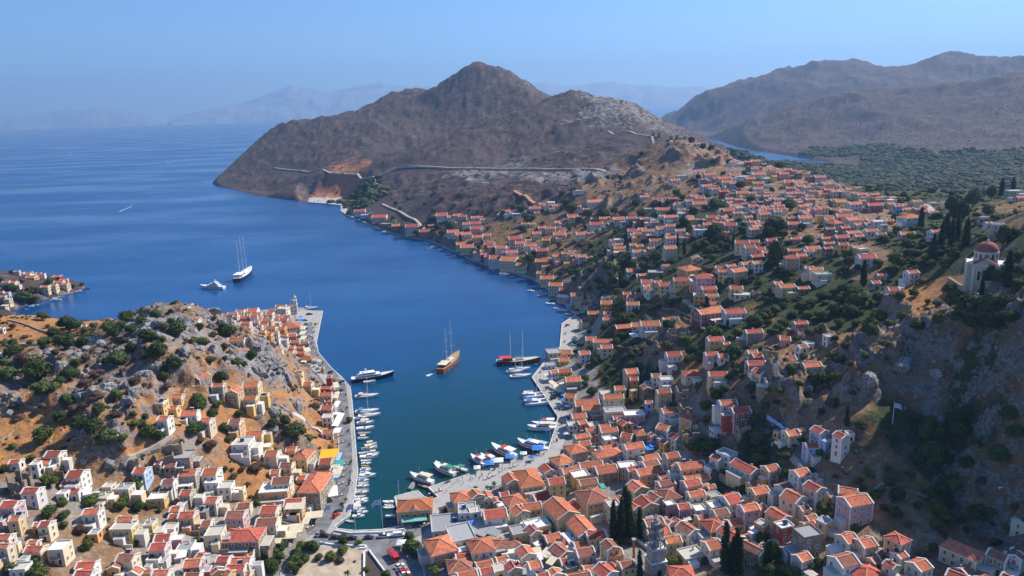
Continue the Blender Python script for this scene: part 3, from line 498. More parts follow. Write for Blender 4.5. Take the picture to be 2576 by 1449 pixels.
'I': """165 1035 150 1.5 0 2 y gO;85 1005 80 1 0 2 p g;315 1050 110 1.6 0 1 s gO;430 878 120 1.6 0 2 c gO;370 868 80 1 0 2 w g;490 930 150 1.3 0 2 c f;215 770 120 1.2 0 3 o hR;300 755 90 1 0 1 o g;240 710 110 1.6 0 1 p g;400 690 130 1.4 0 1 w g;370 715 80 1.4 0 1 w g
30 620 90 1.3 0 1 p gR;250 605 85 1.6 0 1 p g;540 690 80 1.5 0 2 s gR;680 655 80 1 0 2 y gR;800 680 100 1.3 0 2 y g;850 705 110 1 0 2 y f;890 770 160 1.3 -10 2 w gR;1030 930 80 1.3 0 1 p gO;970 1000 90 1 0 1 p gR;1130 1060 110 1 -10 2 c gR
1195 1060 60 1 0 1 w f;1300 905 120 1.4 0 2 w gR;1255 560 130 1.3 0 1 c g;1510 537 110 1.4 0 2 w gR;1290 407 200 1.5 5 2 w hO;1000 457 120 1.4 0 2 w f;920 472 110 1.4 0 1 w g;840 432 100 1.4 0 1 w g;830 476 110 1.5 0 1 w g;750 430 130 1.3 10 2 c gO
600 457 140 1 10 2 s hR;550 425 80 1.3 0 1 c g;330 415 120 1.2 5 2 c g;235 470 110 1.2 0 1 c g;340 365 90 1.2 0 1 b g;400 360 80 1.2 0 1 b g;490 325 100 1.2 0 2 c g;560 515 80 1.5 0 2 s gR;600 550 60 1 0 1 w f;690 505 90 1.2 0 2 s gR;530 600 100 1.4 0 1 p g
660 590 130 1.3 0 1 p gR;550 645 90 1.4 0 1 p g;760 550 130 1.5 0 1 p g;820 580 80 1 0 1 c g;930 532 120 1.4 0 1 w g;1020 562 90 1.2 0 1 w gD;960 300 140 1.6 5 2 r gR;465 50 100 1.4 0 2 w g;520 105 80 1.3 0 1 c g;600 125 80 1.3 0 1 w g;600 180 70 1.2 0 2 c g
550 165 80 1.2 0 2 r g;640 190 90 1.3 0 1 o g;705 205 60 1 0 1 s f;740 160 100 1.4 0 1 c g;850 207 100 1.3 0 2 w g;960 205 80 1.3 0 2 c g;980 235 100 1.5 0 1 o g;1030 265 80 1.3 0 1 w g;650 270 110 1.3 0 2 y gO;780 290 120 1.3 0 2 w g;850 265 60 1 0 1 y g
1110 262 90 1.4 0 2 w f;1230 300 100 1.5 0 1 c g;1330 292 80 1.4 0 1 p g;1410 315 70 1.2 0 1 w g;1500 290 90 1.4 0 1 c f;1590 290 60 1.2 0 1 c g;1240 340 90 1.3 0 1 p g;1180 310 80 1.2 0 2 b g;1400 355 100 1.5 0 1 c g;1490 367 80 1.4 0 1 c g;600 345 100 1 0 1 s gD
685 400 130 1.3 0 1 c g;680 360 100 1.5 0 1 c g;2230 180 150 2 0 2 c f;2280 232 100 1.3 0 1 c g;1995 458 70 1.3 0 1 w gR;2080 485 110 1.3 -30 2 p f;1960 420 80 1.5 0 1 w f;590 260 70 1.1 0 2 s g;1100 440 70 1.2 0 1 o g;1050 490 60 1 0 2 c f""",
'J': """265 312 90 1.5 0 2 w gR;312 350 70 1 0 1 b f;445 365 120 1.5 0 2 c gR;505 430 90 1.5 0 1 s f;590 445 60 1 0 1 s g;740 450 110 1.3 0 3 c gR;850 495 80 1.2 0 2 s gR;1005 350 90 1 0 2 w gR;1090 367 60 1 0 1 w g;1140 350 50 1 0 2 w g;1195 360 60 1.2 0 2 p gR
1305 372 60 1 0 1 w g;1305 422 80 1.3 0 2 w gR;1230 428 60 1 0 2 w g;1315 467 100 1.3 0 2 p gR;1105 500 90 1.2 0 2 w g;1165 518 70 1 0 2 w g;1225 520 80 1.1 0 2 c g;1330 545 80 1.2 0 1 c g;1415 530 60 1 0 2 c gO;1180 608 80 1.2 0 2 c gO;1235 635 100 1.2 0 2 c gO
1440 610 90 1.2 0 2 s gR;1545 640 90 1.2 0 2 w g;1345 687 90 1.4 -20 2 c g;1395 675 70 1.2 0 1 w g;1400 702 70 1.2 -20 2 r g;1425 722 60 1 -20 2 p g;1500 735 110 1.1 -15 3 w g;1620 750 150 1.2 -15 3 c gO;1735 797 100 1.2 -10 2 c gO;1640 682 90 1.3 0 2 w g
1665 557 110 1.3 0 2 p gR;1720 600 80 1.2 0 2 w g;1800 622 80 1.2 0 2 w g;1850 650 70 1.2 0 2 w gR;1910 665 90 1.3 0 2 s gR;1915 760 100 1.3 0 2 s gO;2050 715 80 1.2 0 2 c g;2120 692 60 1.1 0 2 c g;2155 780 70 1.3 0 1 y gO;2272 720 70 1 0 2 w g
1910 870 80 1 -10 2 c gO;1960 915 100 1.3 -5 2 c gO;2040 977 110 1.3 -5 3 c gO;2125 1020 90 1.4 -5 1 r gD;2225 1065 100 1.2 0 3 c gO;2290 1160 60 1.2 0 2 c gO;2110 1085 110 1.6 -30 2 p f;2245 130 110 1.8 0 2 w f;1930 247 60 1.2 0 2 w g;1995 235 60 1 0 2 w f
2035 262 60 1.2 0 1 w g;1850 285 80 1.4 0 2 p g;1590 312 60 1.2 0 2 w g;1612 345 70 1.2 0 1 w f;1675 340 70 1.2 0 1 b f;2190 355 80 1.2 0 2 c gR;2065 412 80 1.2 0 1 w g;1912 460 60 1.2 0 2 w g;1990 465 80 1.3 0 2 c g;2070 520 90 1.3 0 2 w g;1865 512 70 1.1 0 2 c g
1955 572 60 1.1 0 2 s g;2265 512 80 1.2 0 2 w g;2285 272 70 1.2 0 2 w g;1760 427 60 1.2 0 1 w g""",
'K': """1155 465 90 1.2 0 2 w g;1225 425 110 1.4 0 2 w f;1045 440 70 1 0 1 s f;195 580 140 2 0 1 w f;345 680 140 1.6 0 2 w g;250 745 120 1.5 0 1 w g;840 630 80 1.2 0 1 w g;125 835 90 1.3 0 2 c g;435 848 60 1 0 2 y g;345 852 60 1 0 2 s g;1130 648 80 1.3 0 1 s gR
980 655 80 1.3 0 1 s gR;1190 715 90 1.3 0 1 w g;1400 697 120 1.2 0 2 c g;1410 640 80 1.2 0 2 w g;1345 622 80 1.2 0 2 p g;1300 670 90 1.3 0 2 w g;885 755 70 1 0 1 c f;1040 757 110 1.4 0 1 c g;1300 770 60 1 0 2 s f;1225 800 80 1.2 0 1 w f
1300 838 80 1.3 0 1 w g;1110 830 130 1.8 0 2 w g;585 852 110 1.3 0 2 w g;715 845 90 1.2 0 2 b gR;840 852 70 1 0 2 r g;895 897 80 1.3 0 1 w f;950 867 70 1 0 1 w f;1430 867 70 1.2 0 1 w f;365 905 110 1.3 0 2 w gR;485 928 70 1.3 0 1 w g;20 900 60 1 0 1 p g
735 970 90 1.2 0 2 w gR;790 1000 80 1.3 0 1 w g;785 1037 80 1.3 0 1 w g;885 970 100 1.4 0 2 c g;955 1068 100 1.4 0 2 w gR;920 1022 80 1.2 0 1 r f;1010 950 80 1.2 0 2 w gO;1110 920 80 1.2 0 2 w g;1205 967 90 1.3 0 2 w g;1110 1040 100 1.2 0 3 w g
1185 1037 70 1.2 0 2 c g;1380 930 80 1.2 0 2 w g;1490 905 90 1.3 0 2 c g;1410 968 110 1.5 0 2 w f;590 1065 90 1.2 0 2 w f;30 1022 60 1.2 0 1 w g;210 1005 100 1.2 0 2 w g;1535 832 110 1.5 0 2 p gR;1615 845 80 1.3 0 2 c g;1715 910 110 1.3 0 2 c gR;1650 893 80 1.3 0 1 p g
1830 590 110 1.3 0 2 c g;1930 592 70 1.2 0 2 c g;1992 547 90 1.2 0 2 w g;2085 622 80 1.2 0 1 y g;2010 620 70 1.2 0 1 w g;2190 652 90 1.3 0 2 w g;1700 650 80 1.2 0 2 w g;1790 657 80 1.2 0 2 p g;1690 765 120 1.3 0 2 s gR;1760 717 110 1.4 0 1 w g;1640 755 70 1.2 0 1 w g
1815 748 90 1.3 0 2 w f;1785 790 80 1.3 0 2 c g;1940 725 80 1.2 0 2 w g;2055 737 80 1.2 0 2 w g;2030 690 80 1.3 0 1 s f;2165 722 100 1.4 0 1 w g;2110 752 80 1.2 0 2 b g;2190 775 70 1.2 0 2 w g;2050 800 110 1.5 0 2 c g;1890 832 80 1.2 0 2 w g;1950 880 90 1.3 0 2 c g
1940 950 100 1.2 0 2 c g;1400 382 90 1.4 0 2 w g;1500 407 110 1.4 0 2 w g;1440 470 80 1.3 0 1 w gR;1470 522 110 1.4 0 2 w g;1560 552 90 1.3 0 2 w gR;1645 575 80 1.3 0 2 r gR;1650 445 110 1.3 0 2 c g;1680 482 90 1.2 0 2 w g;1740 495 70 1.2 0 2 b g;1760 410 90 1.3 0 2 w g
1830 432 130 1.6 0 2 w f;1910 447 90 1.3 0 2 o g;1990 402 130 1.5 0 2 w g;1990 492 100 1.4 0 2 c g;2080 452 90 1.3 0 1 w f;2250 400 90 1.2 0 2 p g;2140 357 70 1.2 0 2 c g;2200 382 60 1.2 0 2 p g;2290 357 70 1.2 0 2 o g;2395 402 60 1.1 0 2 s f;2470 392 80 1.3 0 1 c g
2500 440 60 1 0 2 s f;2300 472 80 1.2 0 2 w g;2370 482 80 1.3 0 2 p g;2320 542 80 1.2 0 2 p g;2420 522 80 1.2 0 2 c g;2480 532 70 1.1 0 2 w g;2410 592 90 1.4 0 2 p g;2550 500 60 1.1 0 2 w g;2540 572 60 1.1 0 2 c g;2510 655 100 1.5 0 2 p g;1960 272 90 1.4 0 2 c g
1890 282 60 1.1 0 2 r g;1790 305 90 1.6 0 1 w f;1900 330 60 1.1 0 2 s f;1955 347 60 1.1 0 2 w g;2000 342 60 1.1 0 2 s f;1500 230 120 1.8 0 1 s f;1610 217 80 1.3 0 1 s g;1360 135 60 1.3 0 1 w f;1440 202 90 1.5 0 1 s g;1740 232 60 1.2 0 1 s f;2380 660 70 1.2 0 1 c g
1560 880 60 1 0 1 c g;2240 600 60 1.1 0 1 c f;2450 620 70 1.2 0 1 o g;2130 655 60 1.1 0 2 b f;2260 760 60 1 0 1 c g;2440 720 90 1.3 0 2 c g;1850 800 60 1 0 1 w f;1600 700 50 1 0 1 w f;1500 470 50 1 0 1 c f""",
'L': """320 205 120 1.5 0 1 y g;582 197 85 1.2 0 2 r g;595 255 110 1.3 10 2 p g;460 310 95 1.2 0 2 c g;545 287 80 1 0 2 c g;660 275 80 1.1 0 2 c g;140 258 90 1 0 2 c g;185 290 60 1 0 2 w g;30 397 70 1.4 0 2 c g;75 362 60 1 0 2 b g;80 432 80 1.2 0 2 c f;45 495 70 1 0 1 c f
315 178 60 1 0 1 w g;225 168 60 1.2 0 1 w f;1665 517 105 1 0 1 w gR;1800 530 200 1.6 0 2 w f;1900 482 80 1.2 0 2 w gR;1780 570 130 1.3 0 1 c f;1905 642 215 2.2 0 1 w gO;2060 535 85 1.4 0 1 w gO;850 688 60 1.2 0 1 w g;2030 1200 150 1.8 60 2 s g;1940 1195 70 1 0 1 c g
1830 1340 90 1.2 0 1 y gO;1770 1395 160 1.4 0 1 y gO;15 980 60 1 0 1 w f;20 725 60 1.2 0 1 w f""",
'M': """150 478 120 1.4 0 1 w gO;275 437 100 1.2 0 2 c gO;225 487 60 1 0 1 c g;400 432 120 .9 0 2 w g;435 467 115 1.6 0 2 c g;570 462 85 1 0 2 w gO;680 387 110 2 0 2 w gO;705 415 120 1.3 -10 3 w f;545 527 120 1.5 0 2 c gO;400 507 110 1.4 0 1 w g;190 542 60 1.2 0 1 w g
330 552 110 1.6 0 2 c g;320 592 120 1.8 0 2 p g;330 627 120 1.8 0 2 c g;290 662 60 1.2 0 1 c g;470 587 60 1 0 2 w g;580 602 120 1.8 0 2 c gO;490 642 85 1.1 0 2 y g;690 612 90 1.1 0 2 o g;605 652 110 1.8 0 2 w g;710 682 75 1.3 0 1 p g;780 582 165 1.1 15 2 c hO
710 522 100 1.4 0 2 p gR;240 722 190 2 0 1 w gO;385 705 90 1.2 0 1 s gO;560 672 85 1 0 2 y gO;720 732 70 1.2 0 2 w f;825 742 105 1.6 0 1 o g;490 777 70 1.2 0 1 c gO;630 797 110 1.6 0 1 p g;790 802 75 .9 0 2 p g;870 802 85 1.5 0 1 o g;885 852 95 1.6 0 1 o g
760 852 100 1.3 0 1 c gO;660 832 80 1.3 0 1 w g;950 905 160 1.6 -10 1 o hO;1098 1005 40 1 0 1 y g;1165 1098 60 1 0 2 r g;830 1050 130 1.3 0 2 c r;945 1165 125 1.3 0 2 y gO;1135 1205 120 1.8 0 2 r g;1130 1270 130 1.8 0 2 c g;1160 1332 75 1 0 1 p g
215 1235 150 1 75 2 y g;385 1170 180 1.2 0 3 y gO;375 1302 155 1.3 0 2 y gO;50 1178 130 1.5 0 2 s gO;640 480 50 1 0 1 c g;440 545 60 1 0 1 c g;650 560 60 1 0 1 c f"""}
# ------------------------------------------------------------------ mesh builder
class MB:
    def __init__(s): s.v, s.f, s.mi, s.mats = [], [], [], []
    def mat(s, m):
        if m not in s.mats: s.mats.append(m)
        return s.mats.index(m)
    def poly(s, pts, m):
        i = len(s.v); s.v += [tuple(p) for p in pts]; s.f.append(tuple(range(i, i + len(pts)))); s.mi.append(s.mat(m))
    def faces(s, pts, fs, m):
        i = len(s.v); k = s.mat(m); s.v += [tuple(p) for p in pts]
        for f in fs: s.f.append(tuple(i + a for a in f)); s.mi.append(k)
    def box(s, c, d, m, rz=0.0, top=True, bottom=True, skew=0.0):
        hx, hy, hz = d[0] / 2, d[1] / 2, d[2] / 2; cr, sr = cos(rz), sin(rz); pts = []
        for z in (-hz, hz):
            for x, y in ((-hx, -hy), (hx, -hy), (hx, hy), (-hx, hy)):
                pts.append((c[0] + x * cr - y * sr, c[1] + x * sr + y * cr, c[2] + z))
        fs = [(0, 1, 5, 4), (1, 2, 6, 5), (2, 3, 7, 6), (3, 0, 4, 7)]
        if top: fs.append((4, 5, 6, 7))
        if bottom: fs.append((3, 2, 1, 0))
        s.faces(pts, fs, m)
    def beam(s, a, b, w, h, m):                 # square bar from a to b
        a = Vector(a); b = Vector(b); d = (b - a); L = d.length
        if L < 1e-6: return
        d /= L; up = Vector((0, 0, 1)) if abs(d.z) < .95 else Vector((0, 1, 0)); r = d.cross(up).normalized(); u = r.cross(d)
        pts = [p + r * (x * w / 2) + u * (y * h / 2) for p in (a, b) for x, y in ((-1, -1), (1, -1), (1, 1), (-1, 1))]
        s.faces(pts, [(0, 1, 2, 3), (7, 6, 5, 4), (0, 4, 5, 1), (1, 5, 6, 2), (2, 6, 7, 3), (3, 7, 4, 0)], m)
    def cyl(s, c, r0, r1, h, m, n=10, cap=True):
        a = [(c[0] + r0 * cos(2 * pi * k / n), c[1] + r0 * sin(2 * pi * k / n), c[2]) for k in range(n)]
        b = [(c[0] + r1 * cos(2 * pi * k / n), c[1] + r1 * sin(2 * pi * k / n), c[2] + h) for k in range(n)]
        fs = [(k, (k + 1) % n, n + (k + 1) % n, n + k) for k in range(n)]
        if cap: fs += [tuple(range(n, 2 * n)), tuple(range(n - 1, -1, -1))]
        s.faces(a + b, fs, m)
    def tube(s, a, b, r, m, n=6):
        a = Vector(a); b = Vector(b); d = (b - a).normalized(); up = Vector((0, 0, 1)) if abs(d.z) < .95 else Vector((0, 1, 0))
        e = d.cross(up).normalized(); g = e.cross(d)
        pts = [p + (e * cos(2 * pi * k / n) + g * sin(2 * pi * k / n)) * r for p in (a, b) for k in range(n)]
        s.faces(pts, [(k, (k + 1) % n, n + (k + 1) % n, n + k) for k in range(n)] + [tuple(range(n, 2 * n)), tuple(range(n - 1, -1, -1))], m)
    def mesh(s, name, smooth=False):
        me = bpy.data.meshes.new(name); me.from_pydata(s.v, [], s.f)
        for m in s.mats: me.materials.append(m)
        if len(s.mats) > 1: me.polygons.foreach_set("material_index", s.mi)
        if smooth: me.polygons.foreach_set("use_smooth", [True] * len(s.f))
        me.update(); return me
    def build(s, name, parent=None, smooth=False): return link_mesh(name, s.mesh(name, smooth), parent)

# ------------------------------------------------------------------ building materials
def plaster(name, col, vary=.10):
    t = NT(name); p = t.obj(); g = t.pos()
    n1 = t.noise(p, .35, 4, .6); n2 = t.noise(g, 1.6, 4, .65)
    c = t.mul(t.mix(0.0, col, col), t.ramp(t.rnd(), 0, 1, 1 - vary, 1 + vary))
    c = t.mix(t.ramp(n1, .50, .78, 0, .50), c, tuple(a * .55 + .06 for a in col))
    c = t.mix(t.ramp(n2, .58, .75, 0, .45), c, (.22, .19, .15))
    mp = t.n("Mapping"); t.put(mp.inputs["Vector"], g); mp.inputs["Scale"].default_value = (1.5, 1.5, .12)
    c = t.mix(t.ramp(t.noise(mp.outputs[0], 1.0, 3), .6, .8, 0, .35), c, (.16, .14, .12))
    return t.done(c, .9, .15)
def stone_wall(name, col):
    t = NT(name); p = t.pos(); v = t.n("TexVoronoi"); t.put(v.inputs["Vector"], p); v.inputs["Scale"].default_value = 1.7
    n1 = t.noise(p, .5, 4, .6)
    c = t.mix(t.ramp(v.outputs["Distance"], .2, .7), col, tuple(a * .62 for a in col)); c = t.mix(t.ramp(n1, .45, .7, 0, .6), c, tuple(a * 1.35 for a in col))
    c = t.mul(c, t.ramp(t.rnd(), 0, 1, .82, 1.15))
    t.bump(v.outputs["Distance"], .06, .7)
    return t.done(c, .95, .1)
def tiles(name, col):
    t = NT(name); p = t.obj(); sp = t.n("SeparateXYZ"); t.t.links.new(p, sp.inputs[0])
    w = t.n("TexWave"); w.wave_type = 'BANDS'; w.bands_direction = 'X'; t.put(w.inputs["Vector"], p); w.inputs["Scale"].default_value = 1.3; w.inputs["Distortion"].default_value = .4
    n1 = t.noise(p, .55, 4, .65); n2 = t.noise(t.pos(), 3.2, 3, .7); n3 = t.noise(t.pos(), .9, 3, .6)
    c = t.mix(0.0, col, col); c = t.mul(c, t.ramp(t.rnd(), 0, 1, .74, 1.16))
    c = t.mix(t.ramp(n1, .42, .66, 0, .75), c, (col[0] * .55, col[1] * .62, col[2] * .75))
    c = t.mix(t.ramp(n2, .55, .72, 0, .55), c, (col[0] * 1.18, col[1] * 1.7, col[2] * 1.7))
    c = t.mix(t.ramp(n3, .56, .68, 0, .65), c, (.13, .09, .07))
    c = t.mul(c, t.ramp(w.outputs[1], .1, .9, .78, 1.08))
    t.bump(w.outputs[1], .06, .6)
    return t.done(c, .88, .15)
WALL = {'w': ('white', (.68, .65, .58)), 'c': ('cream', (.69, .55, .36)), 'y': ('yellow', (.68, .46, .16)), 'o': ('ochre', (.64, .33, .11)), 'p': ('pink', (.60, .36, .34)),
        'b': ('pale blue', (.33, .47, .72)), 'r': ('dark red', (.34, .075, .06))}
WM = {k: plaster("plaster_" + n.replace(" ", "_"), c) for k, (n, c) in WALL.items()}; WM['s'] = stone_wall("rubble_stone", (.34, .275, .205)); WALL['s'] = ('bare stone', None)
ROOF = {'': ('terracotta', (.66, .20, .105)), 'R': ('crimson', (.56, .125, .082)), 'O': ('bright orange', (.64, .21, .09)), 'D': ('weathered brown', (.37, .150, .100))}
RM = {k: tiles("roof_" + n.replace(" ", "_"), c) for k, (n, c) in ROOF.items()}
M_TRIM = plaster("white_trim", (.72, .70, .65), .05); M_PARA = plaster("pale_screed", (.52, .47, .39)); M_GREY = plaster("grey_screed", (.33, .33, .33)); M_CTRIM = plaster("cream_trim", (.64, .60, .50), .05)
M_GLASS = mat_plain("window_glass", (.018, .022, .028), .12, spec=.5); M_DARK = mat_plain("dark_gap", (.02, .017, .015), .9); M_WOOD = mat_plain("brown_wood", (.11, .05, .025), .7, vary=.3)
SHUT = {'dark': M_GLASS, 'blue': mat_plain("blue_paint", (.05, .13, .38), .6), 'green': mat_plain("green_paint", (.03, .13, .09), .6), 'brown': mat_plain("brown_paint", (.13, .045, .025), .6), 'teal': mat_plain("teal_paint", (.12, .30, .30), .6), 'grey': mat_plain("grey_paint", (.22, .24, .26), .6)}
M_METAL = mat_plain("galvanised_metal", (.5, .5, .5), .4, metal=.6); M_TANK = mat_plain("tank_white", (.75, .75, .76), .35); M_PANEL = mat_plain("solar_glass", (.015, .025, .06), .1, spec=.6); M_RAIL = mat_plain("railing_iron", (.05, .05, .055), .5)

def make_window_mesh(kind, w=.9, h=1.4, door=False):
    b = MB(); f = M_TRIM; t_ = .14                  # on the +Y... faces -Y in its own frame, centred on its sill line
    b.box((0, -.05, h + t_ / 2), (w + 2 * t_, .14, t_), f); b.box((-w / 2 - t_ / 2, -.05, h / 2), (t_, .12, h), f); b.box((w / 2 + t_ / 2, -.05, h / 2), (t_, .12, h), f)
    if not door: b.box((0, -.09, -t_ / 2), (w + 2 * t_ + .1, .22, t_), f)
    m = SHUT[kind]
    if kind == 'dark' and not door:
        b.box((0, -.015, h / 2), (w, .05, h), M_GLASS); b.box((0, -.055, h / 2), (.07, .04, h), f); b.box((0, -.055, h * .62), (w, .036, .06), f)
    elif door:
        b.box((0, -.015, h / 2), (w, .07, h), m if kind != 'dark' else M_WOOD); b.box((0, -.06, h * .82), (w * .8, .05, h * .22), M_GLASS)
    else:
        b.box((-w / 4 - .01, -.03, h / 2), (w / 2 - .02, .08, h), m); b.box((w / 4 + .01, -.03, h / 2), (w / 2 - .02, .08, h), m)
        for k in range(5):
            for sx in (-1, 1): b.box((sx * w / 4, -.085, h * (k + .5) / 5), (w / 2 - .16, .03, .05), m, bottom=False)
    return b.mesh("door" if door else "window")
WIN = {k: make_window_mesh(k) for k in SHUT}; DOOR = {k: make_window_mesh(k, 1.0, 2.0, True) for k in SHUT}
def heater_mesh():
    b = MB(); b.faces([(-.9, -.9, .25), (.9, -.9, .25), (.9, .7, 1.15), (-.9, .7, 1.15)], [(0, 1, 2, 3)], M_PANEL); b.faces([(-.9, -.9, .2), (.9, -.9, .2), (.9, .7, 1.1), (-.9, .7, 1.1)], [(3, 2, 1, 0)], M_METAL)
    b.tube((-.85, .85, 1.25), (.85, .85, 1.25), .27, M_TANK, 10)
    for x in (-.85, .85): b.beam((x, .7, 0), (x, .7, 1.1), .06, .06, M_METAL); b.beam((x, -.85, 0), (x, -.85, .25), .06, .06, M_METAL)
    return b.mesh("solar_water_heater")
HEATER = heater_mesh()
def dish_mesh():
    b = MB(); n = 10; pts = [(0, 0, .62)] ; b.tube((0, 0, 0), (0, 0, .6), .03, M_METAL, 5)
    ring = [(.38 * cos(2 * pi * k / n), -.22 + .0 * k, .75 + .38 * sin(2 * pi * k / n)) for k in range(n)]
    b.faces([(0, -.05, .72)] + ring, [(0, k + 1, (k + 1) % n + 1) for k in range(n)], M_TANK); return b.mesh("satellite_dish")
DISH = dish_mesh()
def chimney_mesh():
    b = MB(); b.box((0, 0, .3), (.7, .55, 1.8), M_TRIM); b.box((0, 0, 1.26), (.85, .7, .12), M_TRIM); b.box((0, 0, 1.42), (.45, .3, .2), M_DARK); return b.mesh("chimney")
CHIM = chimney_mesh()
def balcony_mesh():
    b = MB(); b.box((0, -.55, -.1), (2.6, 1.1, .18), M_TRIM); 
    for x in (-1.0, 1.0): b.box((x, -.3, -.33), (.18, .6, .28), M_TRIM)
    for a, c_ in (((-1.27, -1.05, 0), (1.27, -1.05, 0)), ((-1.27, -1.05, 0), (-1.27, 0, 0)), ((1.27, -1.05, 0), (1.27, 0, 0))):
        for z in (.12, .95): b.beam((a[0], a[1], z), (c_[0], c_[1], z), .05, .05, M_RAIL)
        n = 10 if a[1] == c_[1] else 4
        for k in range(n + 1):
            x = a[0] + (c_[0] - a[0]) * k / n; y = a[1] + (c_[1] - a[1]) * k / n; b.beam((x, y, -.02), (x, y, .95), .035, .035, M_RAIL)
    return b.mesh("balcony")
BALC = balcony_mesh()
def ocul():
    b = MB(); b.tube((0, -.08, 0), (0, .02, 0), .42, M_TRIM, 10); b.tube((0, -.11, 0), (0, 0, 0), .28, M_GLASS, 10); return b.mesh('gable_window')
OCUL = ocul()

def proj_width(p, yaw, L, W, z):
    xs = []
    for sx in (-1, 1):
        for sy in (-1, 1):
            xs.append(to_px((p[0] + sx * L / 2 * cos(yaw) - sy * W / 2 * sin(yaw), p[1] + sx * L / 2 * sin(yaw) + sy * W / 2 * cos(yaw), z))[0])
    return max(xs) - min(xs)

def survey_to_buildings():
    out = []
    for t, txt in SURVEY.items():
        ox, oy, s = TILES[t]
        for e in txt.replace("\n", ";").split(";"):
            if not e.strip(): continue
            x, y, w, k, yaw, st, wc, rf = e.split()
            px, py, pw = (ox + float(x) * s) * .670833, (oy + float(y) * s) * .670833, float(w) * s * .670833
            st = int(st); k = float(k); yaw = radians(float(yaw) + ((float(x) * 7.3 + float(y) * 3.1) % 26 - 13 if t in 'HIJK' else (float(x) * 7.3 + float(y) * 3.1) % 10 - 5)); rt = rf[0]; H = 2.62 * st + .35
            p = hit(F0, px, py, H + (1.0 if rt in 'gh' else 0))
            if p is None: continue
            W = 8.0
            for _ in range(3): W *= pw / proj_width(p, yaw, W * k, W, p[2] + H)
            e_ = {'A': 1.12, 'B': 1.1, 'F': 1.08, 'G': 1.1, 'H': 1.12, 'I': 1.12, 'J': 1.12, 'K': 1.12, 'L': 1.05}.get(t, 1.0)
            L = W * k * 1.08 * e_; W *= 1.2 * e_
            out.append(dict(p=p, yaw=yaw, L=L, W=W, st=st, H=H, wc=wc, rt=rt, rc=rf[1:], px=px, py=py, pw=pw, dist=float(np.dot(p - np.array([0, 0, CAM_H]), Fw))))
    return out

def roof_geo(b, B, mat, trim, z0=None):
    """gable or hip roof on the rectangle L x W at height H; ridge along X"""
    L, W, H = B['L'], B['W'], B['H']; rise = .225 * W; o = .22; ov = .06
    if B['rt'] == 'h':
        x0, y0 = L / 2 + .3, W / 2 + .3; r = max(0.02, (L - W) / 2 + .0) if L >= W else .02
        if L < W: r = .02
        z = H + .02; a = [(-x0, -y0, z), (x0, -y0, z), (x0, y0, z), (-x0, y0, z)]; c = [(-r, 0, z + rise), (r, 0, z + rise)]
        b.faces(a + c, [(0, 1, 5, 4), (1, 2, 5), (2, 3, 4, 5), (3, 0, 4)], mat)
        rc = RIDGE
        for q, e in ((a[0], c[0]), (a[3], c[0]), (a[1], c[1]), (a[2], c[1]), (c[0], c[1])): b.beam((q[0], q[1], q[2] + .05), (e[0], e[1], e[2] + .05), .32, .16, rc)
    else:
        x0, y0 = L / 2 - .22, W / 2 + .12; z = H + .06
        zr = H + rise + .06
        b.faces([(-x0, -y0, z), (x0, -y0, z), (x0, 0, zr), (-x0, 0, zr), (x0, y0, z), (-x0, y0, z)], [(0, 1, 2, 3), (3, 2, 4, 5)], mat)
        b.faces([(-x0, -y0, z), (x0, -y0, z), (x0, -y0, z - .14), (-x0, -y0, z - .14), (-x0, y0, z), (x0, y0, z), (x0, y0, z - .14), (-x0, y0, z - .14)], [(3, 2, 1, 0), (4, 5, 6, 7)], mat)
        b.beam((-x0, 0, zr + .04), (x0, 0, zr + .04), .34, .14, RIDGE)
RIDGE = mat_plain("ridge_mortar", (.58, .26, .16), .9, noise=.3, scale=.8)

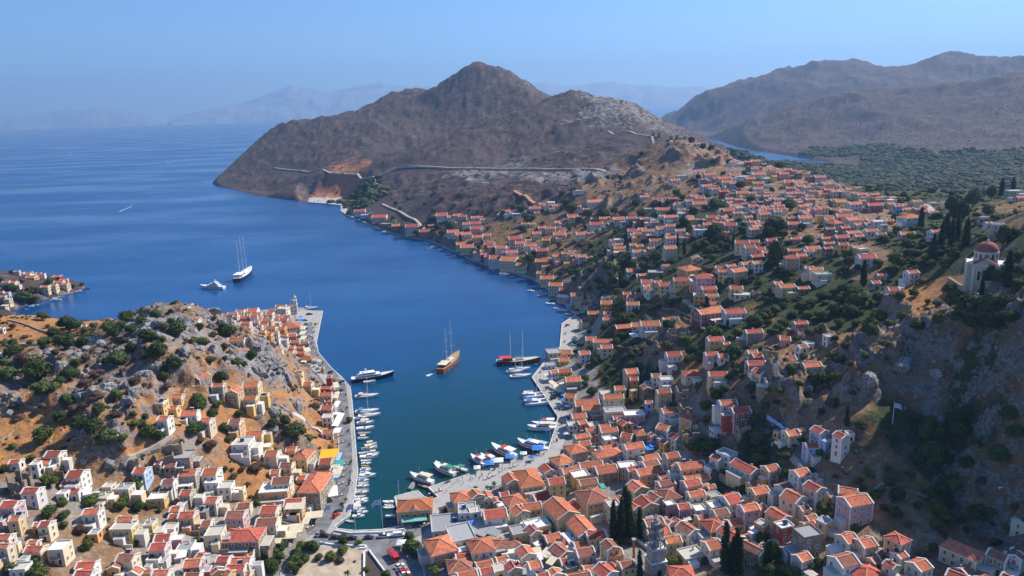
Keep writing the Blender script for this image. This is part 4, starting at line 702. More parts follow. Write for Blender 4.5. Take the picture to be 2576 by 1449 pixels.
def house_meshes(B, b_wall, b_roof, b_trim, rnd, full=True):
    L, W, H = B['L'], B['W'], B['H']; wm = B['wm']; z0 = -4.5 if full else -3; hx, hy = L / 2, W / 2; rise = .225 * W
    trim = B['tm']; g = B['rt']
    if g == 'r':                                    # roofless shell: four walls with ragged tops and empty openings
        T = .55
        def ragged(ax, ay, bx, by):
            n = max(3, int(hypot(bx - ax, by - ay) / 1.6)); pts_ = []
            for k in range(n):
                u0, u1 = k / n, (k + 1) / n; h_ = H * rnd.uniform(.55, 1.0)
                if rnd.random() < .12: h_ = H * .25
                mx, my = ax + (bx - ax) * (u0 + u1) / 2, ay + (by - ay) * (u0 + u1) / 2; l = hypot(bx - ax, by - ay) / n; an = atan2(by - ay, bx - ax)
                if k % 2 == 1 and h_ > 2.6 and k < n - 1:                     # an opening: sill below, lintel above
                    b_wall.box((mx, my, (z0 + .9) / 2), (l + .01, T, .9 - z0), wm, an); b_wall.box((mx, my, (2.4 + h_) / 2), (l + .012, T - .01, max(.2, h_ - 2.4)), wm, an)
                    if B['st'] > 1: pass
                else: b_wall.box((mx, my, (z0 + h_) / 2), (l + .02 * (k % 2), T + .013 * (k % 3), h_ - z0), wm, an)
        ragged(-hx, -hy, hx, -hy); ragged(hx - .02, -hy, hx - .02, hy); ragged(hx, hy - .02, -hx, hy - .02); ragged(-hx + .02, hy, -hx + .02, -hy)
        return
    v = [(-hx, -hy, z0), (hx, -hy, z0), (hx, hy, z0), (-hx, hy, z0), (-hx, -hy, H), (hx, -hy, H), (hx, hy, H), (-hx, hy, H)]
    f = [(0, 1, 5, 4), (2, 3, 7, 6)]
    if g == 'g':
        v += [(-hx, 0, H + rise), (hx, 0, H + rise)]; f += [(1, 2, 6, 9, 5), (3, 0, 4, 8, 7)]
    else: f += [(1, 2, 6, 5), (3, 0, 4, 7)]
    b_wall.faces(v, f, wm)
    if g == 'f':
        ph = .55 if full else .4
        b_roof.faces([(-hx + .2, -hy + .2, H - .05), (hx - .2, -hy + .2, H - .05), (hx - .2, hy - .2, H - .05), (-hx + .2, hy - .2, H - .05)], [(0, 1, 2, 3)], B['rm'])
        for sx, sy, dx, dy in ((0, -1, L + .1, .22), (0, 1, L + .1, .22), (1, 0, .22, W - .35), (-1, 0, .22, W - .35)):
            b_trim.box((sx * (hx - .08), sy * (hy - .08), H + ph / 2 - .12), (dx, dy, ph), trim)
        return
    roof_geo(b_roof, B, B['rm'], trim)
    if g == 'g':
        for sx in (-1, 1):
            for sy in (-1, 1): b_trim.beam((sx * hx, sy * (hy + .24), H + .02), (sx * hx, 0, H + rise + .16), .5, .34, trim)
            if full: b_trim.box((sx * (hx + .03), 0, H - .03), (.16, W + .1, .30), trim)
        if full:
            for sy in (-1, 1): b_trim.box((0, sy * (hy + .03), H - .12), (L - .3, .14, .26), trim)
    else:
        for sx, sy, dx, dy in ((0, -1, L + .5, .3), (0, 1, L + .5, .3), (1, 0, .3, W - .1), (-1, 0, .3, W - .1)):
            b_trim.box((sx * (hx + .1), sy * (hy + .1), H - .16), (dx, dy, .32), trim)
    if full:                                        # corner pilasters and a string course between the storeys
        for sx in (-1, 1):
            for sy in (-1, 1): b_trim.box((sx * (hx - .14), sy * (hy - .14), (H - .3 + z0) / 2), (.42, .42, H - .3 - z0), trim, top=False, bottom=False)

def annex(B, b, bt, rnd):                           # low flat-topped wing and yard wall against the house
    L, W = B['L'], B['W']; nx, ny, wd, off, _ = rnd.choice(sides(B)); w = wd * rnd.uniform(.4, .75); d = rnd.uniform(2.2, 4.2); h = 2.3 if B['st'] == 1 else rnd.choice([2.5, 2.6, 3.4]); u = rnd.uniform(-.5, .5) * (wd - w)
    cx_, cy_ = nx * (off + d / 2 - .02) - ny * u, ny * (off + d / 2 - .02) + nx * u; dx, dy = (d, w) if nx else (w, d)
    m = B['wm'] if rnd.random() < .7 else WM['w']
    b.box((cx_, cy_, (h - 4.5) / 2), (dx, dy, h + 4.5), m, bottom=False); bt.box((cx_, cy_, h + .06), (dx + .15, dy + .15, .12), M_TRIM)
    bt.box((cx_, cy_, h + .14), (dx - .45, dy - .45, .05), rnd.choice([M_PARA, M_GREY, M_TRIM]))
    if rnd.random() < .5:                           # yard wall running on from the wing
        q_ = rnd.uniform(2, 4); ax, ay = -ny, nx; s_ = rnd.choice([-1, 1]); bt.box((cx_ + nx * (d / 2 - .15) + ax * s_ * (w / 2 + q_ / 2), cy_ + ny * (d / 2 - .15) + ay * s_ * (w / 2 + q_ / 2), -1.2), (.3, q_, 4.4) if nx else (q_, .3, 4.4), WM['w'] if m is WM['w'] else WM['s'])

def sides(B):                                       # outward facing walls seen from the harbour side of the sky
    L, W = B['L'], B['W']; res = []
    toc = np.array([0, 0]) - B['p'][:2]; toc = toc / np.linalg.norm(toc)
    for nx, ny, wd, off in ((0, -1, L, W / 2), (0, 1, L, W / 2), (1, 0, W, L / 2), (-1, 0, W, L / 2)):
        a = B['yaw']; wxn = nx * cos(a) - ny * sin(a); wyn = nx * sin(a) + ny * cos(a)
        if wxn * toc[0] + wyn * toc[1] > -.12: res.append((nx, ny, wd, off, wxn * toc[0] + wyn * toc[1]))
    return sorted(res, key=lambda r_: -r_[4])

def openings(B, rnd):                               # (x, y, z, rotation, is_door)
    out = []
    for si, (nx, ny, wd, off, fc) in enumerate(sides(B)):
        n = max(1, int(round((wd - 1.0) / 2.6))); rot = atan2(ny, nx) + pi / 2
        if n > 7: n = 7
        for st in range(B['st']):
            for k in range(n):
                if rnd.random() < (.10 if B['wc'] != 's' else .2): continue
                u = (k + .5) / n * (wd - .8) - (wd - .8) / 2; z = 2.62 * st + .75
                door = st == 0 and si == 0 and k == n // 2
                px_, py_ = nx * off + (-ny) * u, ny * off + nx * u
                out.append((px_, py_, 2.62 * st + .1 if door else z, rot, door))
    return out

ANCH = [("the harbour customs house", 1042, 1282), ("the carved bell tower", 1652, 1345), ("the white clock tower", 742, 765), ("the red-domed church", 2480, 690), ("the tree-dotted square", 855, 1405),
 ("the big hipped quay mansion", 800, 1215), ("the yellow quay awning", 832, 1142), ("the tall blue gabled house", 357, 1180), ("the roofless ruins", 440, 1125), ("the tall yellow hillside house", 645, 975), ("the grey crags", 430, 880),
 ("the dense cypress group", 1565, 1320), ("the twin garden cypresses", 1850, 1400), ("the pink balconied house", 2150, 1262), ("the blue hillside houses", 2040, 1105), ("the hillside flagpole", 2250, 1045), ("the scalloped red roof", 1712, 1400),
 ("the moored dark gulet", 1320, 890), ("the catamaran berth", 1380, 1000), ("the excursion boat quay", 1270, 1175), ("the dark red hillside villa", 1935, 1030), ("the yellow and pink tower house", 1668, 985), ("the broad garden pines", 1745, 868),
 ("the tall pink mansion", 1812, 690), ("the long red corner house", 1785, 785), ("the square cream mansion", 1685, 622), ("the ruined windmill row", 1730, 350), ("the blue-white villa", 2305, 548), ("the red ridge house", 2195, 518),
 ("the tall cypress grove", 2420, 575), ("the great dark tree", 1800, 590), ("the ridge-top flat house", 2545, 485), ("the seafront cream mansion", 1275, 648), ("the bathing platform", 1082, 605), ("the red quarry", 830, 470),
 ("the far promontory jetty", 190, 722), ("the castellated school", 712, 777), ("the neoclassical quay house", 730, 818), ("the orange field", 100, 830), ("the brown pedimented mansion", 1491, 1243), ("the white arched hall", 1245, 1288),
 ("the dark red balcony house", 1975, 1322), ("the teal-shuttered mansion", 2423, 1378), ("the long temple-fronted house", 1737, 1165), ("the long cream schoolhouse", 1876, 1168), ("the excavated square pit", 960, 1430), ("the yellow twin-terrace house", 470, 1320),
 ("the steep walled stairway", 2225, 1300), ("the hillside orange villa", 2000, 655), ("the big garden tree", 1450, 1330), ("the crimson gabled terrace", 300, 1190), ("the dark hipped harbour inn", 610, 1345), ("the three-storey white block", 1380, 1255)]
ORD = ["first", "second", "third", "fourth", "fifth", "sixth", "seventh", "eighth", "ninth", "tenth", "eleventh", "twelfth", "thirteenth", "fourteenth", "fifteenth", "sixteenth", "seventeenth", "eighteenth", "nineteenth", "twentieth"]
def place_words(px, py, skip=()):
    best = min((a for a in ANCH if hypot(px - a[1], (py - a[2]) * 1.4) > 3), key=lambda a: hypot(px - a[1], (py - a[2]) * 1.4)); dx, dy = px - best[1], (py - best[2]) * 1.4
    harb = 1 if best[1] < 1060 else -1
    if abs(dy) >= abs(dx): rel = "behind" if dy < 0 else "in front of"
    else: rel = "harbourward of" if dx * harb > 0 else "inland of"
    return rel, best[0], hypot(dx, dy)
def assign_labels(items, descs):
    """items: [(object, px, py)], descs: words on its look; objects alike beside one landmark are told apart by their order from it"""
    groups = {}
    for (o, px, py), d in zip(items, descs):
        rel, an, dist = place_words(px, py); groups.setdefault((d, rel, an), []).append((dist, o))
    for (d, rel, an), g in groups.items():
        g.sort(key=lambda q_: q_[0])
        for k, (_, o) in enumerate(g):
            o["label"] = (f"{d}, {ORD[min(k, 19)]} such {rel} {an}" if len(g) > 1 else f"{d}, {rel} {an}")

SDF = Field(SD)
BLD = survey_to_buildings()
print("buildings", len(BLD))
BLD.sort(key=lambda B: -B['pw'] * (1 + B['st'] * .3))
nh = 0; houses = []; hdesc = []; ruins = []; rdesc = []; FOOT = []
far_b = {}
rest = MB()
def near_special(B, L_): return any(hypot(B['px'] - a, B['py'] - b) < 6 for a, b in L_)
for bi, B in enumerate(BLD):
    rnd = random.Random(int(B['px'] * 7 + B['py'] * 13)); FOOT.append((B['p'][0], B['p'][1], max(B['L'], B['W']) * .55))
    B['wm'] = WM[B['wc']]; B['rm'] = RM[B['rc']] if B['rt'] in 'gh' else (M_GREY if (B['wc'] == 's' or rnd.random() < .25) else M_PARA if rnd.random() < .6 else M_TRIM)
    B['tm'] = M_TRIM if B['wc'] in 'wpbro' or rnd.random() < .6 else M_CTRIM
    if B['wc'] == 's' and B['rt'] != 'g': B['tm'] = WM['s'] if B['rt'] == 'f' else M_CTRIM
    th = list(SHUT)[int(rnd.random() ** 1.6 * 6) % 6] if B['wc'] != 'w' else rnd.choice(['dark', 'blue', 'grey', 'dark'])
    ruin = B['rt'] == 'r'
    if not ruin and nh >= 298:
        w = MB(); house_meshes(B, w, w, w, rnd, False)
        a = B['yaw']; ca, sa = cos(a), sin(a); X, Y, Z = B['p']
        for (x, y, z, rot, door) in openings(B, rnd):
            w.box((x, y, z + .8), (1.0, .12, 1.5) if abs(sin(rot)) < .5 else (.12, 1.0, 1.5), M_GLASS if rnd.random() < .7 else SHUT['brown'])
        off = len(rest.v); rest.v += [(X + x * ca - y * sa, Y + x * sa + y * ca, Z + z) for x, y, z in w.v]
        km = [rest.mat(m_) for m_ in w.mats]; rest.f += [tuple(off + i for i in f_) for f_ in w.f]; rest.mi += [km[i] for i in w.mi]
        for _k in range(2):                         # the lower out-buildings beside it
            if rnd.random() > .65 or B['dist'] < 560: continue
            q_ = rnd.uniform(0, 6.28); dd = max(B['L'], B['W']) * .5 + rnd.uniform(3.0, 5.0); ax, ay = X + cos(q_) * dd, Y + sin(q_) * dd; az_ = float(F0(ax, ay))
            if float(SDF(ax, ay)) > 9:
                A2 = dict(B); A2.update(L=rnd.uniform(5.5, 8), W=rnd.uniform(4.5, 6.5), H=rnd.choice([2.9, 2.9, 5.4]), st=1, rt=rnd.choice('ggf'), wm=WM[rnd.choice('wccyps')], rm=RM[rnd.choice(['', 'R', 'D'])]); w = MB(); house_meshes(A2, w, w, w, rnd, False)
                c2, s2 = cos(a + .3), sin(a + .3); off = len(rest.v); rest.v += [(ax + x * c2 - y * s2, ay + x * s2 + y * c2, az_ + z) for x, y, z in w.v]; km = [rest.mat(m_) for m_ in w.mats]; rest.f += [tuple(off + i for i in f_) for f_ in w.f]; rest.mi += [km[i] for i in w.mi]
        continue
    name = "ruined_house" if ruin else "house"
    o = bpy.data.objects.new(name, None); C.objects.link(o); o.empty_display_size = 2
    o.location = B['p']; o.rotation_euler = (0, 0, B['yaw'])
    bw, br, bt = MB(), MB(), MB(); house_meshes(B, bw, br, bt, rnd, True)
    bw.build("wall", o)
    if br.v: br.build("roof", o)
    if bt.v: bt.build("trim", o)
    if not ruin and B['dist'] < 800 and rnd.random() < .8:
        for _k in range(2 if B['px'] < 850 and rnd.random() < .6 else 1): ba = MB(); annex(B, ba, ba, rnd); ba.build("annex", o)
    if ruin:
        tag(o, cat="ruin", group="roofless ruined houses"); ruins.append((o, B['px'], B['py'])); rdesc.append(f"roofless rubble-stone {'tall ' if B['st'] > 1 else ''}ruin with empty window openings"); continue
    nh += 1
    ops = openings(B, rnd); indiv = B['dist'] < 470
    if indiv:
        for (x, y, z, rot, door) in ops:
            w_ = link_mesh("door" if door else "window", (DOOR if door else WIN)[th if door or rnd.random() < .65 else 'dark'], o, (x, y, z)); w_.rotation_euler = (0, 0, rot)
        if B['st'] > 1 and rnd.random() < .45 and B['wc'] != 's':
            nx, ny, wd, off, fc = sides(B)[0]
            bo = link_mesh("balcony", BALC, o, (nx * off, ny * off, 2.75)); bo.rotation_euler = (0, 0, atan2(ny, nx) + pi / 2)
        if B['rt'] == 'g' and rnd.random() < .6:
            for sx in (-1, 1): gw = link_mesh('gable_window', OCUL, o, (sx * (B['L'] / 2 + .02), 0, B['H'] + .09 * B['W'])); gw.rotation_euler = (0, 0, sx * pi / 2)
        if rnd.random() < .36:
            cz = B['H'] + (.225 * B['W'] * .55 if B['rt'] != 'f' else 0)
            link_mesh("chimney", CHIM, o, (B['L'] * rnd.uniform(-.35, .35), B['W'] * .22, cz - .2))
        if rnd.random() < (.2 if B['rt'] == 'f' else .12):
            zz = B['H'] + (0 if B['rt'] == 'f' else .225 * B['W'] * .45); h_ = link_mesh("solar_water_heater", HEATER, o, (B['L'] * rnd.uniform(-.3, .3), (-.0 if B['rt'] == 'f' else .25) * B['W'], zz)); h_.rotation_euler = (0, 0, rnd.uniform(-.4, .4))
        if rnd.random() < .18: link_mesh("satellite_dish", DISH, o, (B['L'] * rnd.uniform(-.4, .4), -B['W'] * .3, B['H'] + (.0 if B['rt'] == 'f' else .08 * B['W'])))
    else:
        wb = MB()
        for (x, y, z, rot, door) in ops: wb.box((x, y, z + .8), (1.3, .10, 1.9) if abs(sin(rot)) < .5 else (.10, 1.3, 1.9), M_TRIM); wb.box((x, y, z + .8), (1.0, .2, 1.6) if abs(sin(rot)) < .5 else (.2, 1.0, 1.6), SHUT[th])
        if wb.v: tag(wb.build("windows", o), kind="stuff")
    sw = {1: "one-storey", 2: "two-storey", 3: "three-storey"}[B['st']]; cw = WALL[B['wc']][0]
    fw = {'g': 'gabled', 'h': 'hipped', 'f': 'flat-roofed'}[B['rt']]
    d = f"{sw} {cw} {fw} house" + (f", {ROOF[B['rc']][0]} roof" if B['rt'] != 'f' else "")
    tag(o, cat="house", group="houses of the harbour town"); houses.append((o, B['px'], B['py'])); hdesc.append(d)
assign_labels(houses, hdesc); assign_labels(ruins, rdesc)
rob = rest.build("distant_houses"); tag(rob, kind="stuff")
print("houses", nh, "ruins", len(ruins))
# ------------------------------------------------------------------ trees and bushes
def leaf_mat(name, c1, c2, vary=.25):
    t = NT(name); c = t.mix(t.ramp(t.noise(t.pos(), 1.1, 3, .6), .35, .68), c1, c2); c = t.mul(c, t.ramp(t.rnd(), 0, 1, 1 - vary, 1 + vary))
    return t.done(c, .85, .12)
LEAF = {'t': leaf_mat("leaf_dark", (.028, .050, .016), (.080, .105, .032)), 'b': leaf_mat("leaf_fresh", (.045, .075, .016), (.115, .130, .032)), 'o': leaf_mat("leaf_olive", (.060, .066, .036), (.120, .110, .060)),
        'd': leaf_mat("leaf_dry", (.095, .055, .040), (.165, .100, .070)), 'c': leaf_mat("leaf_cypress", (.014, .028, .014), (.034, .050, .022)), 'v': leaf_mat("bougainvillea", (.20, .02, .09), (.34, .04, .16)), 'm': leaf_mat("palm_frond", (.045, .07, .022), (.10, .12, .04))}
BARK = mat_plain("bark", (.12, .085, .06), .95, noise=.3, scale=2)
def blob(b, c, r, m, rnd, n=7, sq=1.0):         # rough inner mass of a crown
    rows = 5; pts = [(c[0], c[1], c[2] - r[2])]
    for i in range(1, rows):
        ph = pi * i / rows
        for k in range(n):
            th = 2 * pi * (k + .5 * (i % 2)) / n; q_ = rnd.uniform(.78, 1.12)
            pts.append((c[0] + r[0] * q_ * sin(ph) * cos(th), c[1] + r[1] * q_ * sin(ph) * sin(th), c[2] - r[2] * q_ * cos(ph)))
    pts.append((c[0], c[1], c[2] + r[2])); f = []
    for k in range(n): f.append((0, 1 + (k + 1) % n, 1 + k))
    for i in range(rows - 2):
        for k in range(n): a = 1 + i * n + k; d = 1 + i * n + (k + 1) % n; f.append((a, d, d + n, a + n))
    l = len(pts) - 1
    for k in range(n): f.append((l, 1 + (rows - 2) * n + k, 1 + (rows - 2) * n + (k + 1) % n))
    b.faces(pts, f, m)
def leaves(b, lobes, n, size, m, rnd, up=.25):
    tot = sum(r[0] * r[1] + r[0] * r[2] for _, r in lobes)
    for c, r in lobes:
        for _ in range(int(n * (r[0] * r[1] + r[0] * r[2]) / tot)):
            while True:
                d = Vector((rnd.gauss(0, 1), rnd.gauss(0, 1), rnd.gauss(0, 1) + up))
                if d.length > .1: break
            d.normalize(); q_ = rnd.uniform(.80, 1.10); p = Vector((c[0] + d.x * r[0] * q_, c[1] + d.y * r[1] * q_, c[2] + d.z * r[2] * q_))
            nrm = (d + Vector((rnd.gauss(0, .5), rnd.gauss(0, .5), rnd.gauss(0, .5) + .2))).normalized()
            e = nrm.cross(Vector((rnd.gauss(0, 1), rnd.gauss(0, 1), rnd.gauss(0, 1)))).normalized(); g = nrm.cross(e); s = size * rnd.uniform(.5, 1.25)
            b.faces([p - e * s, p - g * s * .7, p + e * s, p + g * s * .8 + nrm * s * .2], [(0, 1, 2, 3)], m)
def crown_mesh(kind, seed):
    """unit width crown (diameter 1), origin at the foot of the plant"""
    rnd = random.Random(seed); b = MB(); m = LEAF[kind]; lobes = []
    if kind == 'c':
        for k in range(7): z = .5 + k * .55; r_ = .5 * (1 - (k / 8.2) ** 2.2); lobes.append(((rnd.uniform(-.05, .05), rnd.uniform(-.05, .05), z), (r_, r_, .50)))
        n, s = 900, .11
    elif kind == 'p':
        pass
    else:
        nl = rnd.randint(6, 9)
        for k in range(nl):
            a = rnd.uniform(0, 2 * pi); q_ = rnd.uniform(.08, .30); r_ = rnd.uniform(.17, .29); lobes.append(((q_ * cos(a), q_ * sin(a), rnd.uniform(.22, .56)), (r_, r_ * rnd.uniform(.85, 1.1), r_ * rnd.uniform(.65, .95))))
        lobes.append(((0, 0, .42), (.34, .34, .34))); n, s = 1000, .048
    for c, r in lobes: blob(b, c, (r[0] * .86, r[1] * .86, r[2] * .86), m, rnd)
    leaves(b, lobes, n, s, m, rnd)
    return b.mesh("crown")
def trunk_mesh(h, r, seed, limbs=4):
    rnd = random.Random(seed); b = MB(); b.cyl((0, 0, -.3), r * 1.3, r * .7, h + .3, BARK, 7)
    for k in range(limbs):
        a = 2 * pi * k / limbs + rnd.uniform(-.4, .4); b.beam((0, 0, h * rnd.uniform(.6, .9)), (.22 * cos(a), .22 * sin(a), h + .22), r * .8, r * .8, BARK)
    return b.mesh("trunk")
CROWN = {k: [crown_mesh(k, 10 * i + ord(k)) for i in range(3)] for k in 'tbodvc'}
TRUNK = {'t': trunk_mesh(.28, .035, 1), 'c': trunk_mesh(.5, .08, 2, 0)}
def palm_meshes():
    b = MB(); rnd = random.Random(4)
    for k in range(5): b.cyl((0, 0, k * .6 - .1), .2 - .012 * k, .17 - .012 * k, .62, BARK, 8)
    f = MB()
    for k in range(26):
        a = 2 * pi * k / 26 + rnd.uniform(-.1, .1); el = rnd.uniform(-.1, 1.1); L = rnd.uniform(1.5, 2.1); prev = None
        for j in range(6):
            u = j / 5; x = L * u * cos(el * (1 - u * .3)); z = 3.0 + L * sin(el) * u - 1.3 * u * u; w = .30 * (1 - u * .85) + .02; c, s_ = cos(a), sin(a)
            cur = ((x * c - w * s_, x * s_ + w * c, z - .12), (x * c, x * s_, z), (x * c + w * s_, x * s_ - w * c, z - .12))
            if prev: f.faces([*prev, *cur], [(0, 1, 4, 3), (1, 2, 5, 4)], LEAF['m'])
            prev = cur
    return b.mesh("trunk"), f.mesh("fronds")
PALM = palm_meshes()

